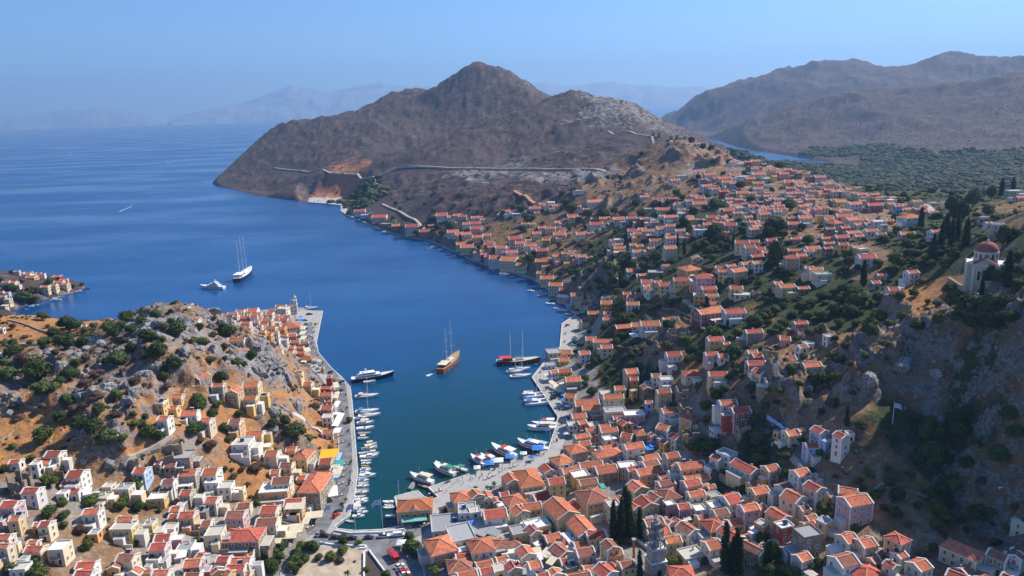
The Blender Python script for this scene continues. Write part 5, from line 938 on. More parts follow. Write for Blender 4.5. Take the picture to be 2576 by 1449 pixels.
PLANTS = {
'L': "115 160 60 t;500 235 110 t;820 280 50 b;215 240 70 o;100 310 120 t;300 320 90 b;380 340 80 o;230 390 150 t;330 430 100 b;15 230 50 t;735 300 50 b;420 590 150 o;660 650 180 t;760 690 130 t;935 695 100 o;1080 700 140 b;1260 625 150 b;1220 675 110 t;1400 640 90 b;1430 590 100 o;1560 580 110 t;1630 670 140 o;1780 720 180 t;1710 650 80 b;2010 700 90 t;2310 740 150 t;2250 700 90 b;2120 590 90 o;2150 780 90 o;2030 850 150 t;1960 840 90 b;530 755 110 t;480 700 60 o;130 700 90 d;840 745 90 b;930 780 160 o;830 840 130 t;640 850 180 t;440 855 140 b;125 860 80 b;30 880 60 b;310 865 70 b;570 820 100 o;720 800 90 o;1150 775 110 t;1310 730 110 t;1470 770 150 t;1250 840 90 o;1320 920 110 t;1580 930 180 t;1640 830 80 b;1180 990 190 t;1110 1010 90 b;1740 1070 160 t;1570 1005 80 o;2110 1030 140 o;2255 905 100 o;2265 1025 60 t;2390 1050 100 b;2450 1080 80 t;2540 980 120 t;1640 1190 130 t;1660 1130 80 b;1000 1060 80 t;930 950 60 o;390 1140 250 b;300 1110 120 o;700 1170 170 t;590 1240 120 t;440 1310 200 b;70 1160 170 t;150 940 170 t;220 1020 200 d;760 1070 110 b;1010 1245 60 t;850 1260 190 d;1350 1240 160 d;960 1160 150 d;1160 1400 130 b;660 1430 150 t;950 1380 160 d;2220 1200 160 t;1680 1300 120 d;1990 1430 160 b;1230 1150 90 d;1080 920 90 d;1440 1010 80 d;560 960 100 d;860 1010 100 o;1800 950 70 d;1900 980 60 o;40 1060 90 b;330 1210 80 d",
'A': "490 120 130 t;640 190 150 t;770 210 150 t;870 290 160 t;1010 310 85 t;815 65 130 t;690 30 100 o;1090 110 60 t;1190 125 70 t;1165 185 90 b;1230 250 130 b;1300 290 100 b;340 280 170 b;255 470 70 b;400 655 130 b;30 560 80 t;490 560 70 b;1120 680 140 t;280 790 90 b;410 905 140 t;520 935 100 t;520 840 80 b;760 820 120 b;850 860 90 d;1000 850 120 b;1140 870 110 t;1220 860 90 o;1320 900 50 b;1190 780 70 b;750 980 120 o;660 1060 120 d;720 1190 110 b;1120 1170 60 b;875 985 50 b;1630 1150 80 b;300 1305 70 b;75 1370 110 t;180 1410 80 b;320 1410 160 b;1600 215 150 t;1640 35 150 t;1750 100 80 b;1850 210 90 t;1790 25 70 b;1960 110 70 b;1880 320 60 b;2080 545 100 d;1730 350 150 d;1450 400 70 b;530 1020 70 b;190 1270 50 b;600 60 110 d;950 100 110 d;1000 400 80 d;350 40 90 d;150 120 110 d;1650 320 90 d;1060 30 70 d;1850 560 60 o;1930 620 80 o;120 40 80 o;930 560 70 o;1210 540 60 o;60 740 60 b;1090 1020 40 b;610 1250 50 o;2060 60 60 d",
'B': "270 190 110 t;370 170 110 t;460 220 140 t;400 260 130 t;300 110 80 b;130 540 130 d;570 310 80 b;755 265 40 m;760 340 44 m;905 157 60 b;620 40 100 o;260 1240 110 t;340 1190 90 t;190 1260 120 t;250 1350 150 t;330 1280 90 b;500 1210 80 b;610 1215 90 b;450 1290 105 t;550 1300 70 b;650 1285 90 o;740 1282 90 b;840 1225 95 b;500 1190 100 b;585 1195 100 t;470 1260 110 t;430 1310 90 t;490 1340 70 b;410 1360 80 b;845 1145 100 b;970 1170 60 b;822 1305 85 o;670 1085 60 o;455 1390 80 t;880 1420 66 m;1410 1190 150 t;1390 1110 90 t;1460 1260 90 t;1045 1390 60 b;1205 1425 80 b;1600 1390 100 b;870 805 30 m;140 840 60 b;2090 670 30 m;1935 710 34 m;2035 705 34 m;700 700 40 b;60 690 60 d;20 560 70 d",
'C': "1450 900 80 c;1560 830 130 T;1530 900 90 c;1600 850 100 c;1640 900 110 T;1715 930 60 c;1570 780 90 c;1580 1090 120 t;1715 1370 70 c;2040 1300 120 b;1170 550 110 b;980 600 80 b;60 545 40 m;180 540 34 m;250 510 34 m;1640 950 130 T;1480 960 90 T;2060 1330 80 b",
'D': "400 130 150 b;500 110 150 b;290 130 120 b;440 220 90 d;620 170 90 t;840 120 140 t;960 60 180 o;1010 190 90 b;970 250 140 b;1160 150 100 t;1250 210 150 b;700 430 110 t;640 400 80 b;760 560 60 v;800 560 80 b;1240 90 90 v;1410 80 80 t;1500 380 80 b;1640 760 120 b;1240 410 80 b;645 1180 100 c;760 1230 100 c;720 1260 80 c;800 1280 80 c;1000 1060 120 b;1110 1200 190 T;130 1290 150 b;440 1290 100 d;870 1260 90 o;1340 1390 180 b;1490 1350 140 b;1560 1300 120 t;1940 940 80 b;1100 1380 150 t;1230 1420 120 t;980 1370 110 T;880 1180 90 T;600 320 60 b;1690 830 80 t;1580 200 90 b;1660 240 70 b;1480 300 60 o;1980 480 80 b;1750 440 70 o;2080 400 90 b;1330 130 70 b;1620 600 80 b;2040 560 70 b;1850 400 80 o;1960 200 60 b",
'E': "990 200 120 T;940 270 140 T;1060 280 130 T;1000 420 220 t;900 470 130 t;1080 480 150 t;1230 250 180 t;1200 150 160 t;1640 100 160 t;1560 430 160 t;590 250 90 o;660 660 90 b;720 770 120 t;530 770 90 b;700 920 110 b;1060 900 120 b;1100 960 120 b;1030 1010 110 b;1180 690 130 b;1090 720 120 t;980 770 100 t;1380 910 130 t;1480 900 120 o;1250 970 80 o;1620 1050 70 b;1520 1160 80 b;90 870 110 b;360 1040 70 b;930 1250 110 o;420 190 90 t;300 170 60 t;190 20 110 o;820 600 100 o;1300 500 120 t;1400 650 90 o;1150 850 80 t;800 1010 80 o;600 880 80 t;880 860 80 t;640 560 80 o;500 620 70 o;1700 260 140 t;1330 330 100 t;1290 60 130 t;840 120 100 o;700 300 80 o;1100 1080 90 o;1680 880 80 t;1280 1060 70 o;1000 1200 80 b",
'F': "810 100 90 t;750 180 70 t;950 640 140 t;870 490 90 b;970 300 120 t;1120 500 100 t;1180 400 80 b;1400 200 110 o;1230 60 120 t;900 350 110 o;1440 330 100 b;1610 370 60 m;2040 40 150 b;2130 150 200 t;2200 240 160 b;2080 270 120 t;1820 120 130 b;1500 860 100 b;1900 820 100 b;2190 580 80 b;2300 820 140 b;2280 980 120 o;2420 690 140 t;2330 1290 130 b;1925 450 40 m;1740 370 70 t;2040 710 110 o;1130 340 90 o;1300 260 90 o;1050 420 90 d;1260 520 60 o;860 560 100 o;1540 140 100 o;1340 110 90 d;1700 200 80 b;1620 80 90 t;1940 700 80 b;2360 620 110 b;800 340 80 o;2080 1240 80 b;2220 1230 90 b;1440 60 80 o",
'G': "320 225 190 b;580 220 120 b;560 420 150 t;390 170 110 o;480 130 90 b;740 110 150 t;960 250 100 t;1000 190 120 b;1060 140 90 b;1320 220 140 o;1420 220 90 b;1950 200 170 t;2060 60 140 b;1550 470 110 b;1650 500 120 t;1590 300 90 t;1460 700 180 t;1380 690 120 t;1600 690 100 b;1250 490 90 b;1130 620 120 b;720 790 150 o;1020 840 100 b;1290 870 70 t;1590 960 110 b;980 950 110 o;880 1000 90 b;750 1140 120 b;700 1300 140 t;800 1330 140 b;240 1140 100 b;240 1000 110 b;360 870 120 b;440 810 120 t;540 590 110 t;570 640 90 b;1870 1190 120 t;1720 1120 50 c;2130 340 140 o;480 700 90 t;340 790 100 b;830 70 120 b;900 130 90 t;1180 300 70 b;1700 380 100 t;1760 560 100 o;1500 800 90 o;1220 770 90 b;1370 800 80 o;1900 480 90 b;1780 860 80 o;900 840 70 o;1280 1000 90 o;1450 1060 80 t;620 700 80 b;1640 120 120 t;1480 60 120 t;1300 60 120 b;1150 40 110 t;1800 130 100 b;540 500 80 t",
'H': "560 900 200 t;640 880 120 t;950 180 130 t;880 260 120 o;1200 30 42 c;1280 80 42 c;1110 250 80 b;1430 60 130 t;1560 120 140 b;1530 40 110 t;1640 90 110 t;1700 30 130 t;1780 70 110 t;1860 20 42 c;1600 200 110 b;2370 150 190 T;2330 250 120 t;1545 810 85 c;1080 990 150 t;1260 1160 140 b;1630 1090 170 b;1900 1090 110 b;2120 930 180 t;2230 850 180 t;2350 820 130 b;2440 1000 120 b;2300 1080 120 t;1850 1290 170 t;300 170 90 o;430 190 100 b;370 290 120 t;460 330 100 b;560 240 90 b;690 270 110 b;800 290 120 t;1010 420 70 t;450 470 130 t;530 480 60 c;600 490 110 t;330 530 100 b;250 470 90 t;400 400 90 o;1100 720 140 t;1200 700 120 b;840 800 70 o;500 600 90 b;440 770 80 b;1560 330 140 d;1080 1260 130 o;700 820 90 o;980 780 90 o;900 640 60 t;260 560 80 o;680 170 70 o;350 110 70 o;1660 560 60 o;1800 480 100 b;1980 470 90 t;2080 440 100 t;2160 500 110 t;2230 640 90 t;2250 700 110 t;2060 370 70 b;200 130 70 o;1250 360 60 b;1760 440 60 o;1490 200 70 t;1030 130 70 b;520 820 80 b;300 620 60 t;830 220 90 b;180 350 90 t;100 430 80 o;620 400 70 t;160 560 70 t;2020 1180 80 b;1760 960 80 b;1720 1200 70 b;1490 1060 60 b;460 1060 100 b;330 1020 90 t;540 1120 110 b;160 1080 80 o;640 1290 120 o;700 1200 80 d;760 1340 100 d;850 1180 80 o",
'K': "1560 980 190 t;1500 1000 120 t;1620 1050 160 t;2160 900 200 t;2100 980 130 t;2240 1000 110 t;1840 960 80 b;1840 910 70 b;1250 870 110 t;1350 770 100 t;1560 680 150 t;1600 730 90 t;1810 510 110 t;1920 660 100 t;2300 710 130 t;1340 470 50 t;1390 430 60 t;1640 400 60 t;1750 180 70 t;1755 205 60 t;820 195 55 t;610 440 65 t;1325 62 50 t;1520 140 45 t;2210 310 55 o;60 690 100 t;110 740 130 t;430 800 130 t;270 800 100 b;640 800 90 b;830 790 100 b;760 690 100 t;735 895 70 b;1040 890 60 t;480 430 50 o;1700 280 80 t;1850 390 60 t;550 770 80 t;1170 590 90 t;1230 640 70 t;1090 690 60 t;940 700 70 o;1460 740 70 t;1560 720 60 b;1290 930 60 t;820 940 60 o;650 1040 70 t;560 980 60 o;1700 830 70 b;1980 930 60 b;1480 620 70 t;2130 560 60 t;130 560 60 b;1650 850 50 b;1010 700 60 t;240 890 60 t;1540 270 70 o;1120 38 40 t;1440 115 50 t",
'I': "90 470 160 t;190 290 120 t;370 610 120 t;60 740 140 T;520 660 70 b;2030 200 90 T;2120 150 60 c;2220 150 42 c;1860 240 120 T;1660 310 130 T;1750 380 150 T;1620 500 90 c;1720 520 90 c;1800 560 80 c;1580 570 60 c;1670 560 80 c;1390 430 60 c;1530 400 80 b;1150 420 90 t;1170 520 80 o;1300 520 70 b;1050 600 110 t;1270 660 140 t;1300 600 90 b;1160 780 180 b;1150 880 120 t;870 930 60 c;800 1080 140 b;700 1060 110 t;820 1170 170 b;1000 1150 120 t;1200 1120 120 o;990 1290 120 b;1210 1310 100 b;1400 980 120 o;1690 740 110 t;1600 830 100 t;1920 480 90 o;1990 360 120 b;2130 600 150 T;2230 560 110 t;2250 750 140 t;2010 920 170 T;2080 980 110 T;1940 1060 46 c;2250 1000 130 t;1480 830 90 t;1530 1330 100 b;1830 1180 180 t;1700 1140 170 t;1640 1050 110 t;1980 1200 180 t;2150 1160 160 t;2200 1300 170 t;2050 1380 160 t;1850 1350 150 t;600 1080 120 o;500 1110 110 t;300 1230 120 t;400 1180 100 b;140 1200 110 o;560 920 60 b;740 810 100 t;720 760 90 b;700 890 80 t;820 870 80 t;870 620 60 t;1000 820 100 t;640 1150 120 t;760 1260 130 t;600 1260 120 t;450 1290 120 o;340 1380 120 t;930 1380 130 t;1100 1380 100 b;1300 740 110 t;1400 830 110 b;1330 1100 90 b;180 930 110 t;80 890 80 b;560 370 60 t;1400 640 70 t;1500 700 100 c;1560 740 90 t;1900 900 70 c;2180 900 110 c;2290 870 110 t;1950 620 90 t;2080 420 70 b;1450 1180 70 o;1700 1300 150 o;1550 1180 130 o;1350 1390 120 t;300 500 80 b;240 560 70 o;480 500 60 t",
'J': "200 180 80 t;260 190 70 t;330 160 60 b;300 230 70 t;240 240 60 b;450 50 60 o;500 120 60 t;590 240 50 t;630 290 40 t;930 310 50 o;1335 315 40 b;960 450 70 t;1000 510 70 b;1060 440 50 t;985 590 36 b;1730 470 80 t;1660 270 60 b;1720 285 80 t;1780 370 90 t;1800 740 90 t;2100 150 60 b;2140 220 90 t;2200 280 80 t;2240 390 60 b;2230 860 80 t;2200 930 70 o;760 510 50 b;570 380 60 t;1840 365 60 b;1000 200 40 b;850 250 40 t;700 200 40 t;1120 260 36 o;1260 250 36 t;1480 200 40 o;830 460 40 t;1560 330 60 t;1420 470 50 o;1290 500 50 o;1700 770 60 b;2070 620 60 t;2250 620 70 o;2030 560 60 o;1790 560 50 o;1830 700 70 t;1980 830 70 t;2080 880 80 o;2170 860 70 t;1920 420 50 t;2160 470 50 t;1340 640 50 t;1480 660 60 t;1180 560 50 b;1100 455 50 t;900 380 60 t;1260 600 50 o"}
KW = {'t': "dark green round tree", 'b': "fresh green bushy tree", 'o': "grey-olive shrub", 'd': "dry brown shrub", 'c': "tall narrow cypress", 'v': "magenta bougainvillea bush", 'm': "small palm", 'T': "tall dark conifer"}
plist = []
for t, txt in PLANTS.items():
    ox, oy, s = TILES[t]
    for e in txt.split(";"):
        x, y, w, k = e.split(); plist.append(((ox + float(x) * s) * .670833, (oy + float(y) * s) * .670833, float(w) * s * .670833, k, t))
plist.sort(key=lambda q_: -q_[2]); trees = []; tdesc = []; extra_pts = []
def width_m(p, wpx): return wpx * float(np.dot(np.asarray(p) - np.array([0, 0, CAM_H]), Fw)) / F_PX
nt_ = 0
for i, (px, py, wpx, k, tl) in enumerate(plist):
    p = hit(F0, px, py, 2.0)
    if p is None: continue
    W = width_m(p, wpx) * (1.2 if k in 'tb' else 1.0); W = min(W, 4.6) if k == 'c' else W; big = px < 1900 and py > 1200; zs = (min(W * 1.3, 4.9) if big else min(W * 1.1, 3.6)) if k == 'c' else W * (2.5 if big else 1.7); lift = {'c': 2.05 * zs, 'T': .4 * zs, 'm': 2.6}.get(k, W * .38)
    p = hit(FH, px, py, lift)
    if p is None: continue
    rnd = random.Random(i)
    if k in 'tbod' or k == 'v':
        if nt_ >= 296: extra_pts.append((p, W, k)); continue
        nt_ += 1
    small = W < 4.5 or k in 'odv'
    o = bpy.data.objects.new("palm_tree" if k == 'm' else "cypress" if k == 'c' else "conifer" if k == 'T' else "bush" if small else "tree", None); C.objects.link(o)
    o.location = p; o.rotation_euler = (0, 0, rnd.uniform(0, 6.28))
    if k == 'm':
        for mm, nn in zip(PALM, ("trunk", "fronds")): link_mesh(nn, mm, o).scale = (1, 1, 1)
        o.scale = [max(.7, W / 3.4)] * 3
    elif k == 'c':
        link_mesh("crown", rnd.choice(CROWN['c']), o); link_mesh("trunk", TRUNK['c'], o); o.scale = (W, W, zs)
    elif k == 'T':
        link_mesh("crown", rnd.choice(CROWN['t']), o, (0, 0, .1)).scale = (1, 1, zs / W); link_mesh("trunk", TRUNK['t'], o); o.scale = (W, W, W)
    else:
        sq = rnd.uniform(.72, 1.0) * (.8 if small else 1); link_mesh("crown", rnd.choice(CROWN[k]), o); link_mesh("trunk", TRUNK['t'], o); o.scale = (W * rnd.uniform(.92, 1.08), W * rnd.uniform(.85, 1.1), W * sq)
    tag(o, cat="palm" if k == 'm' else "bush" if small else "tree", group={"m": "palms along the quay", "c": "cypresses on the slopes"}.get(k, "trees and bushes of the town and slopes"))
    d = KW[k]
    if k in 'tb': d = ("small " if W < 4.5 else "large " if W > 9 else "") + (d.replace("tree", "shrub") if small else d)
    trees.append((o, px, py)); tdesc.append(d)
assign_labels(trees, tdesc)
print("trees", len(trees), "extra", len(extra_pts))

# ------------------------------------------------------------------ scattered scrub and boulders (geometry nodes, one object each)
def scatter_object(name, pts, protos, parent_mat=None):
    """pts: (x, y, z, sx, sy, sz, rot, index)"""
    pts = np.array(pts, float); me = bpy.data.meshes.new(name); me.vertices.add(len(pts)); me.vertices.foreach_set("co", pts[:, :3].astype(np.float32).ravel())
    a = me.attributes.new("sc", 'FLOAT_VECTOR', 'POINT'); a.data.foreach_set("vector", pts[:, 3:6].astype(np.float32).ravel())
    rv = np.zeros((len(pts), 3), np.float32); rv[:, 2] = pts[:, 6]; a = me.attributes.new("rt", 'FLOAT_VECTOR', 'POINT'); a.data.foreach_set("vector", rv.ravel())
    a = me.attributes.new("pi", 'INT', 'POINT'); a.data.foreach_set("value", pts[:, 7].astype(np.int32))
    o = link_mesh(name, me); tag(o, kind="stuff")
    col = bpy.data.collections.new(name + "_kinds")
    for i, m_ in enumerate(protos): q_ = bpy.data.objects.new(f"{name}_kind_{i:02d}", m_); col.objects.link(q_)
    ng = bpy.data.node_groups.new(name, 'GeometryNodeTree'); ng.interface.new_socket("Geometry", in_out='INPUT', socket_type='NodeSocketGeometry'); ng.interface.new_socket("Geometry", in_out='OUTPUT', socket_type='NodeSocketGeometry')
    N = ng.nodes; gi = N.new("NodeGroupInput"); go = N.new("NodeGroupOutput"); ip = N.new("GeometryNodeInstanceOnPoints"); ci = N.new("GeometryNodeCollectionInfo"); ci.inputs[0].default_value = col
    ci.inputs["Separate Children"].default_value = True; ci.inputs["Reset Children"].default_value = True; ip.inputs["Pick Instance"].default_value = True
    def attr(nm, ty):
        q_ = N.new("GeometryNodeInputNamedAttribute"); q_.data_type = ty; q_.inputs[0].default_value = nm; return q_.outputs[0]
    l = ng.links.new; l(gi.outputs[0], ip.inputs["Points"]); l(ci.outputs[0], ip.inputs["Instance"]); l(attr("pi", 'INT'), ip.inputs["Instance Index"]); l(attr("rt", 'FLOAT_VECTOR'), ip.inputs["Rotation"]); l(attr("sc", 'FLOAT_VECTOR'), ip.inputs["Scale"]); l(ip.outputs[0], go.inputs[0])
    md = o.modifiers.new("scatter", 'NODES'); md.node_group = ng
    return o
def rock_mat():
    t = NT("limestone"); p = t.pos(); n1 = t.noise(p, .8, 6, .7); n2 = t.noise(p, .22, 4, .6); v = t.n("TexVoronoi"); v.feature = 'DISTANCE_TO_EDGE'; t.put(v.inputs["Vector"], p); v.inputs["Scale"].default_value = .9
    c = t.mix(t.ramp(n1, .32, .68), (.17, .165, .165), (.44, .42, .40)); c = t.mix(t.ramp(v.outputs[0], .10, 0.0), c, (.07, .07, .07)); c = t.mix(t.ramp(n2, .58, .72, 0, .7), c, (.30, .20, .12))
    t.bump(n1, .5, .9); return t.done(c, .95, .1)
ROCKM = rock_mat()
def rock_mesh(seed):
    import bmesh
    rnd = random.Random(seed); bm = bmesh.new(); bmesh.ops.create_icosphere(bm, subdivisions=3, radius=.5)
    pl = [(Vector((rnd.gauss(0, 1), rnd.gauss(0, 1), rnd.gauss(.2, .8))).normalized(), rnd.uniform(.26, .42)) for _ in range(11)]
    for v in bm.verts:
        for n_, d_ in pl:
            q_ = v.co.dot(n_) - d_
            if q_ > 0: v.co -= n_ * q_ * .94
        c_ = v.co.normalized(); k = float(vnoise(np.array([c_.x * 5 + seed]), np.array([c_.y * 5 + c_.z * 4]), seed)[0]) - .5; v.co += c_ * k * .13
    me = bpy.data.meshes.new("boulder"); bm.to_mesh(me); bm.free(); me.materials.append(ROCKM); return me
ROCKS = [rock_mesh(s) for s in range(6)]
FC = [Field(COV[..., k]) for k in range(4)]; FSD = Field(SD)
rg = np.random.default_rng(5)
def cand(n, r0, r1, a0, a1):
    r = np.sqrt(rg.uniform(r0 ** 2, r1 ** 2, n)); a = np.radians(rg.uniform(a0, a1, n)); return r * np.sin(a), r * np.cos(a), r
foot = np.array(FOOT)
def clear(x, y, pad):
    ok = np.ones(len(x), bool)
    for fx, fy, fr in foot: ok &= (x - fx) ** 2 + (y - fy) ** 2 > (fr + pad) ** 2
    return ok
# boulders
x, y, r = cand(60000, 170, 640, -41, 41); cr = FC[0](x, y); sd = FSD(x, y)
nb = fbm(x, y, 26, 3, 77, True)
ok = (sd > 6) & (rg.random(len(x)) < np.clip((cr - .20) * 1.5, 0, 1) * np.clip((nb - .33) * 3, 0, 1) * .58); ok &= ~((x > 60) & (rg.random(len(x)) < .45)); x, y = x[ok], y[ok]; ok = clear(x, y, 1.0); x, y = x[ok], y[ok]
z = FH(x, y); s = np.clip(rg.lognormal(.55, .68, len(x)), .8, 9)
scatter_object("boulders", np.stack([x, y, z - s * .05, s * rg.uniform(.8, 1.6, len(x)), s * rg.uniform(.8, 1.4, len(x)), s * rg.uniform(.6, 1.3, len(x)), rg.uniform(0, 6.28, len(x)), rg.integers(0, 6, len(x))], -1), ROCKS)
print("boulders", len(x))
# low scrub, near and middle distance
small = [crown_mesh(k, 900 + i) for i, k in enumerate('tbodod')]
pts = [(p[0], p[1], p[2], W, W, W * .85, i * 1.7, 'tbod'.find(k) if k in 'tbod' else 0) for i, (p, W, k) in enumerate(extra_pts)]
x, y, r = cand(90000, 170, 1050, -41, 41); sd = FSD(x, y); cg, co, crk, ct = FC[2](x, y), FC[1](x, y), FC[0](x, y), FC[3](x, y); nb = fbm(x, y, 18, 3, 55)
left_ = x < -40
dens = np.clip(cg * 1.1 + co * np.where(left_, .75, .25) + crk * np.where(left_, .8, .7) - ct * .5, 0, 1) * np.clip((nb - .30) * 2.5, 0, 1) * .40
dens = np.where(ct > .5, .012, dens); dens = np.where((x > 60) & (crk > .25), np.maximum(dens, .22 * np.clip((nb - .35) * 3, 0, 1)), dens)
ok = (sd > 4) & (rg.random(len(x)) < dens); x, y = x[ok], y[ok]; ok = clear(x, y, .6); x, y = x[ok], y[ok]; z = FH(x, y); cg = FC[2](x, y)
s = np.clip(rg.lognormal(.42, .5, len(x)), .7, 5.5) * np.where(cg > .6, 1.5, 1.0); kd = np.where(cg > .6, rg.choice([0, 0, 1, 2, 3], len(x)), rg.choice([2, 3, 3, 4, 5, 1], len(x)))
pts += list(np.stack([x, y, z - s * .12, s * rg.uniform(.8, 1.3, len(x)), s * rg.uniform(.8, 1.3, len(x)), s * rg.uniform(.55, .95, len(x)), rg.uniform(0, 6.28, len(x)), kd], -1))
scatter_object("scrub", pts, small); print("scrub", len(pts))
# far: wooded valley and dotted scrub on the hills (coarse clumps)
def clump(kind, seed):
    rnd = random.Random(seed); b = MB()
    for k in range(4): a = rnd.uniform(0, 6.28); q_ = rnd.uniform(0, .25); r_ = rnd.uniform(.22, .36); blob(b, (q_ * cos(a), q_ * sin(a), .3), (r_, r_, r_ * .9), LEAF[kind], rnd, 6)
    return b.mesh("clump")
CL = [clump('t', 1), clump('c', 2), clump('o', 3), clump('t', 4)]
x, y, r = cand(190000, 900, 3400, -22, 41); sd = FSD(x, y); cg = FC[2](x, y); fw = Field(farw)(x, y); nb = fbm(x, y, 90, 3, 88)
dens = np.where(cg > .50, .62, .035 + .10 * (nb > .58)) * (fw > .3) * np.clip(r / 2600, .35, 1); ok = (sd > 6) & (rg.random(len(x)) < dens); x, y, r = x[ok], y[ok], r[ok]; ok = clear(x, y, 1); x, y, r = x[ok], y[ok], r[ok]; z = FH(x, y); cg = FC[2](x, y)
s = np.where(cg > .50, rg.uniform(5, 15, len(x)) * (.7 + .6 * fbm(x, y, 120, 2, 91)), rg.uniform(1.6, 4.5, len(x)))
scatter_object("woods", np.stack([x, y, z - s * .1, s * 1.2, s * 1.2, s * .9, rg.uniform(0, 6.28, len(x)), rg.integers(0, 4, len(x))], -1), CL); print("woods", len(x))
# ------------------------------------------------------------------ quays, roads, square
from mathutils.geometry import tessellate_polygon
M_QUAY = (lambda: (lambda t: t.done(t.mix(t.ramp(t.noise(t.pos(), .35, 4, .6), .5, .75, 0, .6), t.mix(t.ramp(t.noise(t.pos(), 1.4, 3), .3, .7), (.34, .33, .31), (.43, .41, .38)), (.22, .21, .20)), .9, .2))(NT("quay_concrete")))()
M_ASPH = (lambda: (lambda t: t.done(t.mix(t.ramp(t.noise(t.pos(), .25, 4, .6), .35, .7), (.15, .15, .155), (.24, .235, .23)), .92, .2))(NT("worn_asphalt")))()
M_SQUARE = (lambda: (lambda t: t.done(t.mix(t.ramp(t.noise(t.pos(), .3, 5, .65), .35, .65), (.52, .42, .30), (.38, .30, .22)), .95, .15))(NT("sandy_paving")))()
M_KERB = mat_plain("pale_kerb_stone", (.58, .56, .50), .85, noise=.25, scale=.4); M_WHITE = mat_plain("white_paint", (.78, .78, .76), .6, noise=.08); M_TRACK = mat_plain("track_gravel", (.42, .36, .29), .95, noise=.25, scale=.1)
M_JET = mat_plain("old_concrete", (.40, .39, .37), .9, noise=.2, scale=.2)
def slab(name, pts, z, h, mat, kind="structure", parent=None):
    P_ = [Vector((p[0], p[1], z)) for p in pts]; tri = tessellate_polygon([P_]); b = MB(); n = len(P_)
    up = []
    for t_ in tri:
        a, c_, d_ = (P_[i] for i in t_); up.append(t_ if (c_ - a).cross(d_ - a).z > 0 else (t_[0], t_[2], t_[1]))
    b.faces(P_, up, mat)
    if h > 0:
        for i in range(n):
            a, c_ = P_[i], P_[(i + 1) % n]; b.faces([a, c_, c_ - Vector((0, 0, h)), a - Vector((0, 0, h))], [(0, 1, 2, 3)], mat)
    o = b.build(name, parent)
    if kind: tag(o, kind=kind)
    return o
QZ = 1.30
def PZ(*pts, z=QZ): return [tuple(at_z(a, b, z)[:2]) for a, b in pts]
left_out = [(760, 777), (776, 781), (812, 782), (806, 811), (796, 861), (801, 887), (832, 924), (862, 951), (881, 974), (886, 1014), (893, 1099), (900, 1189), (892, 1249), (880, 1295), (843, 1323), (848, 1330), (894, 1335), (960, 1332), (1013, 1322),
            (1004, 1300), (993, 1249), (1050, 1234), (1066, 1249), (1086, 1256), (1104, 1251), (1078, 1226), (1181, 1192), (1291, 1158), (1379, 1132), (1393, 1089), (1404, 1048), (1339, 949), (1373, 905), (1409, 872), (1414, 814), (1447, 792)]
left_in = [(1460, 800), (1440, 850), (1436, 880), (1405, 918), (1378, 952), (1428, 1040), (1428, 1085), (1416, 1120), (1405, 1148), (1332, 1190), (1252, 1222), (1182, 1248), (1138, 1274), (1098, 1298), (1092, 1345), (1060, 1375), (1072, 1449), (1055, 1515), (705, 1515), (704, 1440),
           (738, 1390), (794, 1335), (824, 1280), (845, 1235), (853, 1180), (849, 1100), (843, 1020), (829, 985), (806, 950), (781, 925), (765, 890), (756, 850), (749, 815), (744, 793)]
slab("quay_paving", PZ(*left_out, *left_in), QZ, 2.6, M_QUAY)
def ribbon(name, pts, width, mat, z=None, lift=.2, thick=.5, kind="structure", step=6, parent=None, field=None, rough=0):
    """a strip of the given width along world points; lies on the terrain unless z is given"""
    pts = [Vector((p[0], p[1], 0)) for p in pts]; q_ = []
    for a, c_ in zip(pts, pts[1:]):
        n = max(1, int((c_ - a).length / step)); q_ += [a.lerp(c_, k / n) for k in range(n)]
    q_.append(pts[-1]); b = MB(); v = []
    for i, p in enumerate(q_):
        d = (q_[min(i + 1, len(q_) - 1)] - q_[max(i - 1, 0)]).normalized(); nrm = Vector((-d.y, d.x, 0))
        zs = []
        for s_ in (-1, 0, 1):
            w = p + nrm * (width / 2 * s_); zs.append(float((field or FH)(w.x, w.y)) if z is None else z)
        zz = max(max(zs), .6) + (lift if z is None else 0)
        for s_ in (-1, 1): w = p + nrm * (width / 2 * s_); v += [(w.x, w.y, zz), (w.x, w.y, zz - thick)]
    f = []
    for i in range(len(q_) - 1):
        a = 4 * i; c_ = a + 4; f += [(a, a + 2, c_ + 2, c_), (a + 1, a, c_, c_ + 1), (a + 2, a + 3, c_ + 3, c_ + 2)]
    f += [(0, 1, 3, 2), (len(v) - 4, len(v) - 2, len(v) - 1, len(v) - 3)]
    b.faces(v, f, mat); o = b.build(name, parent)
    for pg in o.data.polygons:
        if pg.index % 3 == 0 and pg.normal.z < 0: pass
    if kind: tag(o, kind=kind)
    return o
ribbon("road", PZ((776, 811), (777, 851), (788, 883), (806, 911), (834, 941), (856, 968), (861, 996), (864, 1037), (869, 1113), (870, 1174), (861, 1235), (843, 1281), (818, 1312), (799, 1345)), 6.5, M_ASPH, z=QZ + .008, thick=.006)
ribbon("road", PZ((790, 1352), (848, 1358), (940, 1361), (1001, 1357), (1047, 1338), (1072, 1310), (1090, 1290)), 7.5, M_ASPH, z=QZ + .012, thick=.006)
slab("parking_ground", PZ((925, 1372), (1060, 1362), (1058, 1400), (1065, 1449), (1050, 1510), (930, 1510)), QZ + .016, 0, M_ASPH)
slab("town_square", PZ((748, 1380), (915, 1376), (922, 1449), (924, 1512), (715, 1512), (718, 1450), (735, 1405)), QZ + .020, 0, M_SQUARE)
def edge_line(name, pts, w, h, mat, z=QZ):
    b = MB()
    for a, c_ in zip(pts, pts[1:]): b.beam((a[0], a[1], z + h / 2), (c_[0], c_[1], z + h / 2), w, h, mat)
    return b.build(name)
tag(edge_line("kerb", PZ(*left_out[1:]), .55, .14, M_KERB), kind="structure")
